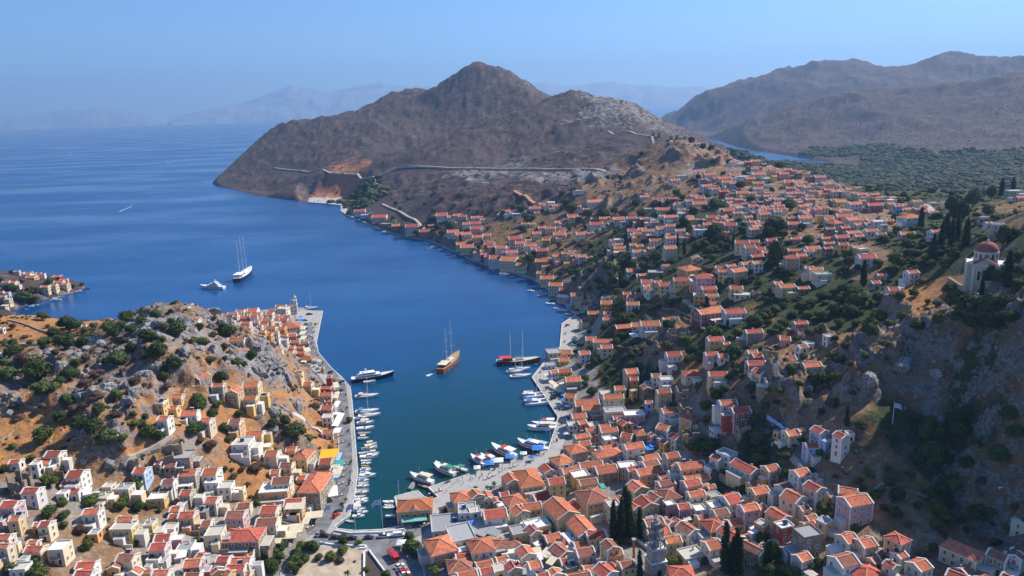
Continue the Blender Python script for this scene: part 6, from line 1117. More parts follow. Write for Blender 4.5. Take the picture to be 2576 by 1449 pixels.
ow = edge_line("harbour_wall", PZ((842, 1336), (880, 1343), (960, 1341), (1018, 1333)), .5, .75, M_WHITE); tag(ow, "low white parapet wall round the harbour head, behind the parked cars", "wall")
ow = edge_line("bench_wall", PZ((806, 1366), (835, 1371), (880, 1374), (920, 1374), (921, 1380), (905, 1381)), .6, .6, M_WHITE); tag(ow, "low white bench wall along the top of the sandy square", "wall")
# sunken playground
pit = slab("play_court", PZ((920, 1390), (928, 1388), (970, 1449), (985, 1510), (930, 1510), (918, 1449)), QZ + .026, 0, mat_plain("dark_rubber", (.07, .05, .05), .95), kind=None)
ow = edge_line("court_wall", PZ((916, 1392), (928, 1386), (972, 1445), (990, 1505)), .5, .9, M_WHITE); ow2 = edge_line("court_wall", PZ((916, 1392), (916, 1449), (922, 1510)), .5, .9, M_WHITE)
tag(pit, "dark triangular play court edged by white walls beside the parking", "play court"); ow.parent = pit; ow2.parent = pit
# far tracks, jetties, coast road
ribbon("coast_road", [tuple(at_z(a, b, 1.2)[:2]) for a, b in ((1452, 790), (1420, 757), (1385, 728), (1345, 700), (1300, 687), (1250, 673), (1192, 653), (1135, 626), (1085, 604), (1040, 597), (1000, 589), (942, 569), (903, 551), (878, 541))], 5, M_JET, z=1.25, thick=2.2)
slab("jetty", PZ((774, 509), (780, 495), (862, 498), (880, 514), (880, 544), (872, 541), (857, 532), (857, 517), (822, 513)), 2.0, 3.5, M_JET)
def TP(*pts, lift=0): return [tuple(hit(FH, a, b, lift)[:2]) for a, b in pts]
for _i, _t in enumerate(TRK): ribbon("hill_track", _t, [6, 5, 4, 4][_i], M_TRACK, lift=[2.2, .8, .6, .8][_i], thick=3.5, step=8, field=F0)
ribbon("hill_track", TP((1295, 484), (1320, 496), (1345, 514)), 5, mat_plain("red_earth", (.48, .22, .11), .95), lift=2.0, thick=3)
ribbon("hill_track", TP((2330, 520), (2340, 532), (2350, 545)), 5, M_TRACK, lift=2.0, thick=3)
PATHS = [[(430, 1100), (400, 1120), (370, 1138), (340, 1150), (310, 1175)], [(250, 1240), (235, 1270), (205, 1300), (190, 1330)], [(470, 1290), (458, 1350), (450, 1400), (445, 1449)], [(1215, 1372), (1290, 1330), (1400, 1400)],
         [(1945, 1120), (1990, 1150), (2040, 1200), (2110, 1270)], [(1690, 745), (1730, 760), (1760, 790), (1770, 830)]]
for pth in PATHS: ribbon("footpath", TP(*pth), 2.4, M_TRACK, lift=.25, thick=2, step=3)
# dry-stone terrace walls and white stair walls
def wall_line(pts, h, w, mat, label):
    o = ribbon("retaining_wall", TP(*pts), w, mat, lift=h, thick=h + 2.5, step=2.5, kind=None); tag(o, label, "wall", "walls on the slopes"); return o
wall_line([(706, 1024), (735, 1042), (768, 1060), (800, 1082), (824, 1105)], 1.0, .8, M_WHITE, "white stepped wall running down the rock to the quay palms")
wall_line([(0, 1113), (20, 1100), (35, 1085)], .9, .6, WM['s'], "rubble wall at the edge of the slope by the tall stone ruin")
wall_line([(20, 806), (70, 820), (120, 838), (150, 850)], .9, .7, WM['s'], "field wall crossing the orange dry grass field")
wall_line([(50, 868), (110, 866), (150, 858)], 1.2, .7, WM['w'], "pale low wall below the orange field among bushes")
wall_line([(10, 1002), (60, 1020), (110, 1030)], .9, .7, WM['s'], "rubble wall low on the rocky slope among dry shrubs")
wall_line([(455, 1110), (400, 1135), (350, 1150)], 1.2, .6, WM['s'], "rubble wall beside the path above the blue house")
wall_line([(1760, 775), (1790, 795), (1800, 815)], 1.2, .7, WM['w'], "white curved wall by the long red corner house")
wall_line([(2385, 712), (2410, 728), (2450, 742), (2490, 762), (2515, 772)], 2.6, 1.0, WM['s'], "curved stone retaining wall under the red-domed church")
wall_line([(2120, 1295), (2160, 1262), (2235, 1215)], 1.0, .5, WM['s'], "stone garden wall climbing behind the pink balconied house")
wall_line([(1930, 1050), (1965, 1075), (1990, 1100), (2010, 1120)], 1.1, .6, WM['b'], "pale blue terrace wall in front of the blue hillside houses")
wall_line([(1550, 1300), (1600, 1360), (1640, 1390)], 1.3, .5, WM['w'], "white churchyard wall between the cypresses and the bell tower")
for i, pth in enumerate([[(1540, 870), (1600, 880), (1660, 872)], [(1570, 770), (1620, 768), (1680, 780)], [(1650, 770), (1700, 780), (1740, 800)], [(1655, 785), (1705, 795), (1745, 815)], [(1990, 1235), (2060, 1215), (2110, 1225)], [(2230, 1230), (2290, 1240), (2350, 1262)]]):
    wall_line(pth, .9, .6, WM['s'], ["rubble terrace wall under the garden pines slope", "rubble terrace wall above the waterfront houses", "upper of two terrace walls in the dry garden by the long red house", "lower of two terrace walls in the dry garden by the long red house", "rubble terrace wall above the pink balconied house", "rubble terrace wall at the foot of the dark crag"][i])
# ------------------------------------------------------------------ landmark buildings
def root(name, p, rz=0.0, label=None, cat=None, group=None):
    o = bpy.data.objects.new(name, None); C.objects.link(o); o.location = p; o.rotation_euler = (0, 0, rz); tag(o, label, cat, group); return o
def add_win(o, th, x, y, z, rot, door=False, s=1.0):
    w = link_mesh("door" if door else "window", (DOOR if door else WIN)[th], o, (x, y, z)); w.rotation_euler = (0, 0, rot); w.scale = (s, s, s); return w
def arch(b, c, w, h, rot, m, depth=.12, n=8):   # a round-headed panel, proud of the wall
    r = w / 2; pts = [(-r, 0), (r, 0), (r, h - r)] + [(r * cos(pi * k / n), h - r + r * sin(pi * k / n)) for k in range(1, n)] + [(-r, h - r)]
    cr, sr = cos(rot), sin(rot); f = [(c[0] + x * cr + depth * sr, c[1] + x * sr - depth * cr, c[2] + z) for x, z in pts]; g = [(c[0] + x * cr, c[1] + x * sr, c[2] + z) for x, z in pts]; k = len(pts)
    b.faces(f + g, [tuple(range(k))] + [(i, k + i, k + (i + 1) % k, (i + 1) % k) for i in range(k)], m)
# customs house on the quay corner
pc = at_z(603.75 + .3055 * 1440, 1006.25 + .3055 * 850, QZ + 6.2); pc = (pc[0], pc[1], QZ)
o = root("customs_house", pc, radians(5), "ochre hipped customs house with white pediment standing out into the harbour", "customs house")
Bc = dict(L=15.2, W=10.0, H=5.6, rt='h', wm=WM['o'], tm=M_TRIM, wc='o', st=2, rm=RM['O']); bw, br, bt = MB(), MB(), MB(); house_meshes(Bc, bw, br, bt, random.Random(1), True); bw.build("wall", o); br.build("roof", o); bt.build("trim", o)
b = MB(); b.box((0, -5.1, 2.8), (3.6, .5, 5.6), WM['o']); b.faces([(-2.2, -5.6, 5.6), (2.2, -5.6, 5.6), (0, -5.6, 7.1), (-2.2, -2.0, 5.6), (2.2, -2.0, 5.6), (0, -2.0, 7.1)], [(0, 1, 2)], M_TRIM)
b.faces([(-2.3, -5.7, 5.65), (0, -5.7, 7.25), (0, -1.8, 7.25), (-2.3, -1.8, 5.65), (2.3, -5.7, 5.65), (2.3, -1.8, 5.65)], [(0, 1, 2, 3), (1, 4, 5, 2)], RM['O']); b.build("pediment", o)
b = MB()
for x in (-5.4, -3.4, 0, 3.4, 5.4): arch(b, (x, -5.0 if x else -5.35, 1.4), 1.2, 3.0, 0, M_TRIM, .08); arch(b, (x, -5.08 if x else -5.43, 1.5), .85, 2.6, 0, M_GLASS, .06)
for y in (-3, 0, 3): arch(b, (-7.6, y, 1.4), 1.1, 2.8, -pi / 2, M_GLASS, .1)
b.build("arched_windows", o)
M_AWG = mat_plain("green_canvas", (.20, .46, .36), .8, noise=.08); M_AWC = mat_plain("cream_canvas", (.66, .58, .42), .85, noise=.1, scale=.5); M_AWW = mat_plain("white_canvas", (.74, .73, .70), .85, noise=.06); M_AWY = mat_plain("yellow_canvas", (.75, .42, .03), .8, noise=.08)
M_AWB = mat_plain("blue_canvas", (.05, .20, .55), .8, noise=.08); M_AWL = mat_plain("pale_blue_canvas", (.35, .52, .72), .8, noise=.08); M_AWGY = mat_plain("grey_canvas", (.30, .31, .31), .85, noise=.1)
def awning(p, rz, w, d, h, mat, label, rise=.5, group="awnings and canopies"):
    o = root("awning", p, rz, label, "awning", group); b = MB(); n = max(2, int(w / 3))
    b.faces([(-w / 2, -d / 2, h), (w / 2, -d / 2, h), (w / 2, d / 2, h + rise), (-w / 2, d / 2, h + rise)], [(0, 1, 2, 3)], mat); b.faces([(-w / 2, -d / 2, h - .04), (w / 2, -d / 2, h - .04), (w / 2, d / 2, h + rise - .04), (-w / 2, d / 2, h + rise - .04)], [(3, 2, 1, 0)], mat)
    for k in range(n): b.box((-w / 2 + w * (k + .5) / n, -d / 2 - .03, h - .18), (w / n - .06, .04, .34), mat)
    b.build("canvas", o)
    for sx in (-1, 1):
        for sy in (-1, 1): q_ = MB(); q_.box((sx * (w / 2 - .1), sy * (d / 2 - .1), (h + (rise if sy > 0 else 0)) / 2 - .1), (.1, .1, h + (rise if sy > 0 else 0) - .2), M_METAL); q_.build("post", o)
    return o
def tilept(t, x, y, lift): ox, oy, s = TILES[t]; return hit(F0, (ox + x * s) * .670833, (oy + y * s) * .670833, lift)
def m_per(t, p): return TILES[t][2] * .670833 * float(np.dot(np.asarray(p) - np.array([0, 0, CAM_H]), Fw)) / F_PX
AW = [('B', 735, 440, 150, 85, 'Y', 5, "large yellow canvas awning over the quay taverna"), ('B', 815, 530, 75, 60, 'G', -3, "green canvas awning just below the yellow awning on the quay"), ('B', 815, 465, 36, 60, 'L', 0, "pale blue awning edge beside the yellow quay awning"), ('B', 800, 585, 80, 70, 'C', 0, "cream awning below the green quay awning"),
      ('B', 790, 625, 50, 30, 'L', 0, "small pale blue awning on the quay behind the big hipped mansion"), ('B', 765, 750, 78, 80, 'W', 15, "white square canopy beside the big hipped quay mansion"), ('B', 1435, 975, 205, 40, 'g', 6, "long pale green awning on the customs house front"), ('B', 610, 945, 140, 45, 'C', 8, "cream awning at the corner of the yellow quay house"),
      ('B', 425, 1055, 190, 60, 'C', 2, "big cream canopy behind the harbour square trees"), ('B', 390, 1115, 150, 36, 'C', 2, "narrow cream canopy nearest the harbour square trees".replace("nearest", "close to")), ('B', 250, 1160, 180, 30, 'C', 2, "flat cream canopy beside the dark hipped harbour inn"), ('B', 545, 995, 60, 45, 'C', 0, "small cream awning over blue car by the square"),
      ('B', 808, 160, 50, 130, 'W', 90, "white cafe canopy on the long quay, beside the red house"), ('B', 800, 250, 60, 40, 'W', 0, "small white canopy by the quay palms"), ('M', 895, 620, 70, 60, 'C', 0, "cream canopy in front of the neoclassical quay house"), ('M', 900, 665, 60, 50, 'C', 0, "second cream canopy in front of the neoclassical quay house"),
      ('M', 905, 715, 60, 50, 'C', 0, "third cream canopy along the upper quay cafes"), ('M', 945, 835, 60, 110, 'C', 20, "long cream canopy at the bend of the upper quay"), ('M', 1235, 1190, 50, 90, 'C', 20, "cream canopy at the corner where the long quay begins"), ('M', 1240, 1290, 50, 90, 'C', 5, "cream canopy behind the parked cars on the long quay"),
      ('M', 1240, 1385, 55, 90, 'W', 0, "white canopy on the long quay above the red house"), ('M', 885, 535, 60, 22, 'B', 0, "small bright blue canopy near the white clock tower"), ('F', 490, 560, 60, 110, 'C', 25, "cream cafe awning on the east quay bend"), ('F', 560, 620, 110, 120, 'C', 15, "wide cream canopy under the stone house on the east quay"), ('F', 430, 480, 40, 90, 'W', 25, "narrow white awning along the east quay houses"),
      ('F', 620, 580, 90, 90, 'C', 15, "cream canopy against the rock behind the east quay cafe"), ('F', 1610, 1310, 90, 60, 'B', 15, "bright blue canopy beside the three-storey white house"), ('F', 1660, 1280, 90, 50, 'B', 15, "dark blue canopy up the alley from the white house"), ('C', 120, 960, 230, 120, 'Y2', -35, "long grey-cream market canopy below the white arched hall"),
      ('C', 50, 905, 110, 36, 'B', 12, "blue awning strip beside the white arched hall"), ('C', 240, 1000, 150, 50, 'Y2', -35, "second grey market canopy below the white arched hall"), ('C', 680, 1185, 90, 40, 'C', 12, "small cream canopy over the market alley"), ('C', 690, 1250, 90, 50, 'W', 12, "white canopy in the market alley"),
      ('C', 780, 1210, 100, 70, 'C', -35, "cream sail canopy in the market street"), ('C', 830, 1290, 80, 60, 'C', -35, "second cream sail canopy in the market street"), ('C', 1285, 845, 140, 24, 'C', 20, "narrow cream awning on the brown pedimented mansion"), ('C', 1340, 540, 50, 40, 'G', 15, "small turquoise canopy on a market roof terrace"),
      ('A', 1330, 1310, 60, 40, 'W', 10, "white canopy between the crimson-roofed terrace houses"), ('A', 720, 750, 60, 50, 'W', 20, "white shade sail beside the cream flat house"), ('A', 780, 780, 60, 50, 'W', 20, "second white shade sail beside the cream flat house"), ('A', 1490, 1265, 90, 50, 'W', 15, "white canopy on the lane behind the dark red terrace"),
      ('B', 120, 430, 90, 50, 'C', 8, "cream canopy under the white terraced house on the slope"), ('B', 450, 870, 150, 40, 'C', 0, "pergola canopy over the balcony of the ochre quay house"), ('H', 690, 1120, 100, 60, 'W', 5, "white canopies beside the white hilltop house in pines")]
AM = {'Y': M_AWY, 'G': mat_plain("turquoise_canvas", (.06, .36, .30), .8, noise=.08), 'L': M_AWL, 'C': M_AWC, 'W': M_AWW, 'g': M_AWG, 'B': M_AWB, 'Y2': M_AWGY}
for t, x, y, w, d, k, rz, lab in AW:
    p = tilept(t, x, y, 3.0); s = m_per(t, p)
    on = 5.0 if 'roof terrace' in lab or 'balcony' in lab else 0
    dep = d * s / .5 if abs(rz) < 60 else w * s
    if on: p = tilept(t, x, y, 8.0)
    awning((p[0], p[1], p[2] + on + (.2 if p[2] < 2 else 0)), radians(rz if abs(rz) < 60 else 90), w * s if abs(rz) < 60 else d * s / .5, min(dep, 9), 2.7, AM[k], lab)

# white clock tower
p = at_z(744.5, 788, QZ); o = root("clock_tower", (p[0], p[1], QZ), radians(8), "slim white stone clock tower with pointed top at the quay corner", "clock tower")
M_TWR = stone_wall("pale_ashlar", (.58, .56, .52)); b = MB(); sc = 1.0
b.box((0, 0, 4.2), (3.6, 3.6, 9.6), M_TWR); b.build("shaft", o); b = MB(); b.box((0, 0, 9.1), (4.0, 4.0, .3), M_TRIM); b.box((0, 0, 12.4), (3.7, 3.7, .25), M_TRIM); b.build("cornice", o)
b = MB(); b.box((0, 0, 10.8), (3.2, 3.2, 3.1), M_TWR); b.build("clock_stage", o)
for rot in (0, pi / 2, pi, -pi / 2):
    b = MB(); n = 14; c_, s_ = sin(rot), -cos(rot); b.tube((c_ * 1.58, s_ * 1.58, 10.9), (c_ * 1.68, s_ * 1.68, 10.9), .75, M_WHITE, 14); f = b.build("clock_face", o); b = MB(); b.beam((c_ * 1.7, s_ * 1.7, 10.9), (c_ * 1.7, s_ * 1.7, 11.45), .08, .04, M_DARK); b.beam((c_ * 1.7, s_ * 1.7, 10.9), (c_ * 1.7 + cos(rot) * .35, s_ * 1.7 + sin(rot) * .35, 10.9), .08, .04, M_DARK); b.build("clock_hands", f)
b = MB()
for sx in (-1, 1):
    for sy in (-1, 1): b.box((sx * 1.1, sy * 1.1, 13.7), (.5, .5, 2.4), M_TWR)
b.box((0, 0, 15.0), (3.0, 3.0, .35), M_TRIM); b.build("belfry", o); b = MB(); b.cyl((0, 0, 15.15), 1.35, .12, 2.6, M_TWR, 8); b.cyl((0, 0, 17.7), .05, .05, .8, M_METAL, 5); b.build("spire", o)
b = MB()
for z in (2.5, 6.0): b.box((0, -1.82, z), (.7, .1, 1.5), M_DARK); b.box((1.82, 0, z), (.1, .7, 1.5), M_DARK)
b.build("slit_windows", o)

# carved bell tower over the market roofs
p = tilept('C', 1875, 1400, 0.5); s = m_per('C', p); H_ = 24.0
o = root("bell_tower", (p[0], p[1], p[2] - 1), radians(14), "carved grey stone bell tower with stacked open tiers among red roofs", "bell tower")
M_BT = stone_wall("grey_ashlar", (.44, .42, .40)); b = MB(); b.box((0, 0, 3.0), (6.0, 6.0, 7.4), M_BT); b.box((0, 0, 6.85), (6.5, 6.5, .35), M_TRIM); b.build("base", o); b = MB(); b.box((0, 0, 9.3), (5.0, 5.0, 4.9), M_BT); b.box((0, 0, 11.9), (5.5, 5.5, .35), M_TRIM); b.build("shaft", o)
b = MB(); arch(b, (0, -3.02, .2), 1.5, 3.6, 0, M_DARK, .08); arch(b, (3.02, 0, .2), 1.3, 3.2, pi / 2, M_DARK, .08); b.build("door", o)
z = 12.05
for w, h in ((4.6, 3.9), (3.6, 3.2), (2.5, 2.6)):
    b = MB(); n = 3
    for rot in range(4):
        for k in range(-n // 2 + 1, n // 2 + 2):
            u = -w / 2 + w * (k + n // 2) / n; c_, s_ = cos(rot * pi / 2), sin(rot * pi / 2); x, y = u, -w / 2; b.box((x * c_ - y * s_, x * s_ + y * c_, z + h * .42), (.34, .34, h * .84), M_BT)
    b.box((0, 0, z + h * .40), (w * .42, w * .42, h * .8), M_BT); b.box((0, 0, z + h * .9), (w + .5, w + .5, h * .12), M_BT)
    for sx in (-1, 1):
        for sy in (-1, 1): b.cyl((sx * (w / 2 + .05), sy * (w / 2 + .05), z + h * .96), .22, .05, .9, M_BT, 5)
    b.build("open_tier", o); z += h * .97
b = MB(); b.cyl((0, 0, z), 1.1, .95, .9, M_BT, 8); b.cyl((0, 0, z + .9), 1.05, .15, 1.0, M_BT, 8); b.box((0, 0, z + 2.4), (.12, .12, 1.2), M_METAL); b.box((0, 0, z + 2.6), (.6, .12, .12), M_METAL); b.build("lantern", o)
p = tilept('C', 1655, 1250, 0.5); o = root("chimney_stack", p, 0, "slim orange-red pole chimney between the cypresses and the bell tower", "chimney")
b = MB(); b.box((0, 0, 3.6), (.8, .8, 8.0), mat_plain("orange_brick", (.46, .15, .07), .9, noise=.2)); b.build("stack", o); b = MB(); b.box((0, 0, 7.8), (1.5, 1.5, .3), M_METAL); b.build("cap", o)

# domed church on the crag
p = at_z(2472, 705, 84); p = hit(F0, 2474, 700, 3.0); zc = p[2]; o = root("domed_church", (p[0], p[1], zc), radians(-30), "cream church with big red dome and twin towers on the crag", "church"); o.scale = (1.18, 1.18, 1.18)
M_CH = plaster("church_cream", (.62, .52, .38)); M_DOME = tiles("dome_red", (.50, .15, .12)); b = MB(); b.box((0, 0, 3.5), (8.4, 15, 11), M_CH); b.box((0, 0, 3.5), (13.0, 7.6, 11), M_CH, top=True); b.build("nave", o)
b = MB()
for sx in (-1, 1):
    for sy in (-1, 1): b.box((sx * 4.1, sy * 7.4, 3.7), (.7, .7, 11.2), M_TRIM); b.box((sx * 6.4, sy * 3.7, 3.7), (.7, .7, 11.2), M_TRIM)
b.box((0, 0, 9.15), (8.9, 15.5, .4), M_TRIM); b.box((0, 0, 9.22), (13.5, 8.1, .4), M_TRIM); b.build("trim", o)
b = MB()
for sy in (-1, 1): b.faces([(-4.3, sy * 7.55, 9.3), (4.3, sy * 7.55, 9.3), (0, sy * 7.55, 12)], [(0, 1, 2) if sy < 0 else (2, 1, 0)], M_CH)
for sx in (-1, 1): b.faces([(sx * 6.55, -3.9, 9.3), (sx * 6.55, 3.9, 9.3), (sx * 6.55, 0, 11.8)], [(0, 1, 2) if sx > 0 else (2, 1, 0)], M_CH)
b.faces([(-4.4, -7.6, 9.3), (0, -7.6, 12.05), (0, 7.6, 12.05), (-4.4, 7.6, 9.3), (4.4, -7.6, 9.3), (4.4, 7.6, 9.3)], [(1, 0, 3, 2), (4, 1, 2, 5)], M_DOME); b.build("gable_roof", o)
b = MB(); b.cyl((0, 0, 9.2), 4.0, 4.0, 4.2, M_CH, 16); b.cyl((0, 0, 13.35), 4.3, 4.3, .35, M_TRIM, 16)
for k in range(12): a = 2 * pi * k / 12; b.box((4.0 * cos(a), 4.0 * sin(a), 11.8), (.1, .6, 1.9), M_GLASS, a); b.box((4.05 * cos(a + pi / 12), 4.05 * sin(a + pi / 12), 11.4), (.3, .4, 4), M_TRIM, a + pi / 12)
b.build("drum", o); b = MB(); n = 20; rows = 7; pts = []
for j in range(rows): ph = pi / 2 * j / rows; pts += [(4.15 * cos(ph) * cos(2 * pi * k / n), 4.15 * cos(ph) * sin(2 * pi * k / n), 13.6 + 3.9 * sin(ph)) for k in range(n)]
pts.append((0, 0, 17.5)); fs = [(j * n + k, j * n + (k + 1) % n, (j + 1) * n + (k + 1) % n, (j + 1) * n + k) for j in range(rows - 1) for k in range(n)] + [((rows - 1) * n + k, (rows - 1) * n + (k + 1) % n, rows * n) for k in range(n)]
b.faces(pts, fs, M_DOME); b.cyl((0, 0, 17.4), .5, .3, .9, M_TRIM, 8); b.box((0, 0, 18.8), (.12, .12, 1.2), M_METAL); b.build("dome", o, True)
for x, y in ((9.0, -3.6), (9.2, 3.6)): b = MB(); b.box((x, y, 3.5), (2.6, 2.6, 12.5), M_TRIM); b.box((x, y - 1.32, 7.5), (.9, .08, 2), M_GLASS); b.box((x, y, 9.9), (3, 3, .3), M_TRIM); b.build("tower", o)
b = MB()
for x in (-2.2, 0, 2.2): arch(b, (x, -7.5, 3.0), 1.3, 4.2, 0, M_TRIM, .08); arch(b, (x, -7.58, 3.2), .9, 3.7, 0, M_GLASS, .06)
for y in (-2, 0, 2): arch(b, (-6.5, y, 3.0), 1.2, 4.2, -pi / 2, M_TRIM, .08); arch(b, (-6.58, y, 3.2), .85, 3.7, -pi / 2, M_GLASS, .06)
b.build("arched_windows", o)

# windmill stumps on the saddle
for i, (x, y) in enumerate(((1120, 60), (1178, 55), (1258, 75), (1392, 95), (1000, 30), (940, 22))):
    p = tilept('K', x, y, 1.0)
    if p is None: continue
    o = root("windmill_stump", p, 0, None, "ruined windmill", "ruined windmill towers on the saddle"); b = MB(); h = 5.5 + i % 3; b.cyl((0, 0, -3), 3.4, 3.0, h + 3, WM['s'], 12, False); b.cyl((0, 0, -3), 2.5, 2.3, h + 3, WM['s'], 12, False); b.faces([(3.0 * cos(2 * pi * k / 12), 3.0 * sin(2 * pi * k / 12), h) for k in range(12)] + [(2.3 * cos(2 * pi * k / 12), 2.3 * sin(2 * pi * k / 12), h) for k in range(12)], [(k, (k + 1) % 12, 12 + (k + 1) % 12, 12 + k) for k in range(12)], WM['s']); b.build("wall", o)
    b = MB(); b.box((-.6, -3.2, 1.0), (1.0, .5, 2.0), M_DARK); b.build("door", o)
    o["label"] = "round roofless stone windmill tower on the saddle, " + ["third along from the hill end", "fourth along from the hill end", "fifth along from the hill end", "last before the big lone tree", "second along from the hill end", "first beside the hill flank"][i]

# flags
M_FB = mat_plain("flag_blue", (.03, .12, .50), .7); M_FW = mat_plain("flag_white", (.80, .80, .80), .7)
def flag(p, h, w, label, rz=0.0, pole_r=.07, kind='GR'):
    o = root("flagpole", p, rz, label, "flag", "flags of the harbour"); b = MB(); b.cyl((0, 0, -.5), pole_r, pole_r * .7, h + .5, M_WHITE, 6); b.cyl((0, 0, h), .14, .05, .2, M_METAL, 6); b.build("pole", o); b = MB(); n = 12; hh = w * .66; st_ = 9
    def pt(u, v): return (w * u * .92, .14 * w * sin(u * 7 + v) * u, h - .15 - hh * (1 - v) - .30 * w * u * u - .04 * w * sin(u * 9))
    for i in range(n):
        for j in range(st_):
            u0, u1 = i / n, (i + 1) / n; v0, v1 = j / st_, (j + 1) / st_; r = st_ - 1 - j
            blue = r % 2 == 0
            if u0 < .36 and r < 5: blue = not (r == 2 or (.14 < (u0 + u1) / 2 < .22))
            if kind == 'B': blue = True
            b.faces([pt(u0, v0), pt(u1, v0), pt(u1, v1), pt(u0, v1)], [(0, 1, 2, 3)], M_FB if blue else M_FW)
    b.build("flag", o); return o
def qp(t, x, y, z=QZ): ox, oy, s = TILES[t]; q_ = at_z((ox + x * s) * .670833, (oy + y * s) * .670833, z); return (q_[0], q_[1], z)
flag(qp('B', 760, 1010), 9, 3.2, "blue and white striped flag on the corner by the red pickup", radians(200)); flag(qp('B', 955, 1095), 14, 3.6, "striped flag on the middle pole behind the harbour wall", radians(195)); flag(qp('B', 1180, 1090), 16, 4.2, "striped flag on the tall pole beside the customs house basin", radians(190))
flag(qp('B', 1310, 785), 8, 2.2, "plain blue flag at the customs platform tip", radians(185), kind='B'); flag(qp('F', 455, 1235), 8, 3.0, "striped flag hanging on the east quay by the excursion boats", radians(190)); p = tilept('E', 672, 205, 0); flag((p[0], p[1], p[2]), 9.5, 3.4, "striped flag on a leaning pole high on the dark crag", radians(-10), .12)
flag(qp('M', 775, 420, 2), 9, 2.2, "small flag beside the white castellated school", 0.2)
# power pole line on the crag, lamp posts on the quay
b0 = None
lamp = None; LP = [('B', 905, 60), ('B', 935, 330), ('B', 940, 560), ('B', 925, 760), ('M', 1345, 1240), ('M', 1240, 1110), ('M', 1130, 1010), ('M', 1040, 880), ('M', 1020, 700), ('F', 330, 560), ('F', 430, 700), ('F', 530, 1000), ('F', 500, 1150), ('C', 560, 250), ('C', 330, 360), ('C', 120, 440), ('C', 740, 190)]
lps = []
for t, x, y in LP:
    p = qp(t, x, y)
    if lamp is None:
        lamp = root("lamp_post", p, 0, None, "lamp post", "lamp posts along the quays"); b = MB(); b.cyl((0, 0, 0), .09, .05, 5, M_RAIL, 6); b.build("pole", lamp); b = MB(); b.beam((0, 0, 5), (.8, 0, 5.15), .07, .07, M_RAIL); b.build("arm", lamp); b = MB(); b.box((.9, 0, 5.12), (.5, .22, .12), M_TANK); b.build("lantern", lamp); r_ = lamp
    else:
        r_ = lamp.copy(); C.objects.link(r_); r_.location = p
        for ch in lamp.children: c_ = ch.copy(); C.objects.link(c_); c_.parent = r_
    ox, oy, s = TILES[t]; lps.append((r_, (ox + x * s) * .670833, (oy + y * s) * .670833))
assign_labels(lps, ["slim dark lamp post"] * len(lps))
# ------------------------------------------------------------------ boats
def paint(name, col, rough=.35): return mat_plain(name, col, rough, noise=.04)
H_W = paint("hull_white", (.80, .80, .78)); H_N = paint("hull_navy", (.015, .022, .06)); H_O = paint("hull_varnish", (.40, .10, .02)); H_D = paint("hull_dark_wood", (.15, .055, .03)); H_B = paint("hull_blue", (.08, .28, .55)); H_L = paint("hull_light_blue", (.30, .60, .72)); H_R = paint("hull_red", (.55, .05, .04)); H_T = paint("hull_turquoise", (.08, .40, .40))
D_T = paint("deck_teak", (.42, .29, .17), .7); D_C = paint("deck_cream", (.62, .57, .48), .6); D_W = paint("deck_white", (.72, .72, .70), .6); H_G = paint("hull_grey", (.36, .38, .41))
SAILC = mat_plain("furled_sail", (.70, .69, .66), .9); RIG = mat_plain("rigging_wire", (.35, .35, .36), .5); MAST = mat_plain("mast_alloy", (.78, .77, .74), .4); ENG = mat_plain("outboard_black", (.03, .03, .035), .4)
CANV = {'cream': M_AWC, 'white': M_AWW, 'blue': M_AWB, 'green': mat_plain("dark_green_canvas", (.05, .22, .16), .85), 'red': mat_plain("red_canvas", (.60, .05, .04), .8), 'lblue': M_AWL}
def hull(L, B_, H, mats, bow=1.0, transom=.75, keel=.5, deck_drop=.0, stripe=None, sheer=.25):
    n = 12; b = MB(); sec = []
    for i in range(n + 1):
        u = i / n; x = -L / 2 + L * u; w = B_ / 2 * (transom + (1 - transom) * sin(min(u / .45, 1) * pi / 2)) * (1 if u < .5 else max(0.02, cos(((u - .5) / .5) ** 1.5 * pi / 2)) ** .8)
        h = H * (1 + sheer * (2 * u - .8) ** 2 * (1.6 if u > .4 else .6)); kz = -keel * (1 - max(0, u - .6) / .4) ; ox = (u > .75) * (u - .75) * L * .28 * bow
        sec.append([(x + ox, -w, h), (x + ox * .8, -w * .97, h * .66), (x + ox * .4, -w * .82, 0.02), (x, 0, kz), (x + ox * .4, w * .82, 0.02), (x + ox * .8, w * .97, h * .66), (x + ox, w, h)])
    v = [p for s_ in sec for p in s_]; m_, dk = mats
    for i in range(n):
        a = 7 * i; c_ = a + 7
        for j in range(6): b.faces([v[a + j], v[c_ + j], v[c_ + j + 1], v[a + j + 1]], [(0, 1, 2, 3)], (stripe if stripe and j in (0, 5) else m_))
    b.faces(sec[0], [(6, 5, 4, 3, 2, 1, 0)], m_)
    dz = deck_drop; dkb = MB()
    for i in range(n):
        a, c_ = sec[i], sec[i + 1]; f_ = .93; dkb.faces([(a[0][0], a[0][1] * f_, a[0][2] - dz), (c_[0][0], c_[0][1] * f_, c_[0][2] - dz), (c_[6][0], c_[6][1] * f_, c_[6][2] - dz), (a[6][0], a[6][1] * f_, a[6][2] - dz)], [(0, 1, 2, 3)], dk)
        for s_, e_ in ((0, -1), (6, 1)): b.faces([a[s_], c_[s_], (c_[s_][0], c_[s_][1] * f_, c_[s_][2]), (a[s_][0], a[s_][1] * f_, a[s_][2])], [(0, 1, 2, 3) if e_ < 0 else (3, 2, 1, 0)], m_)
    return b, dkb
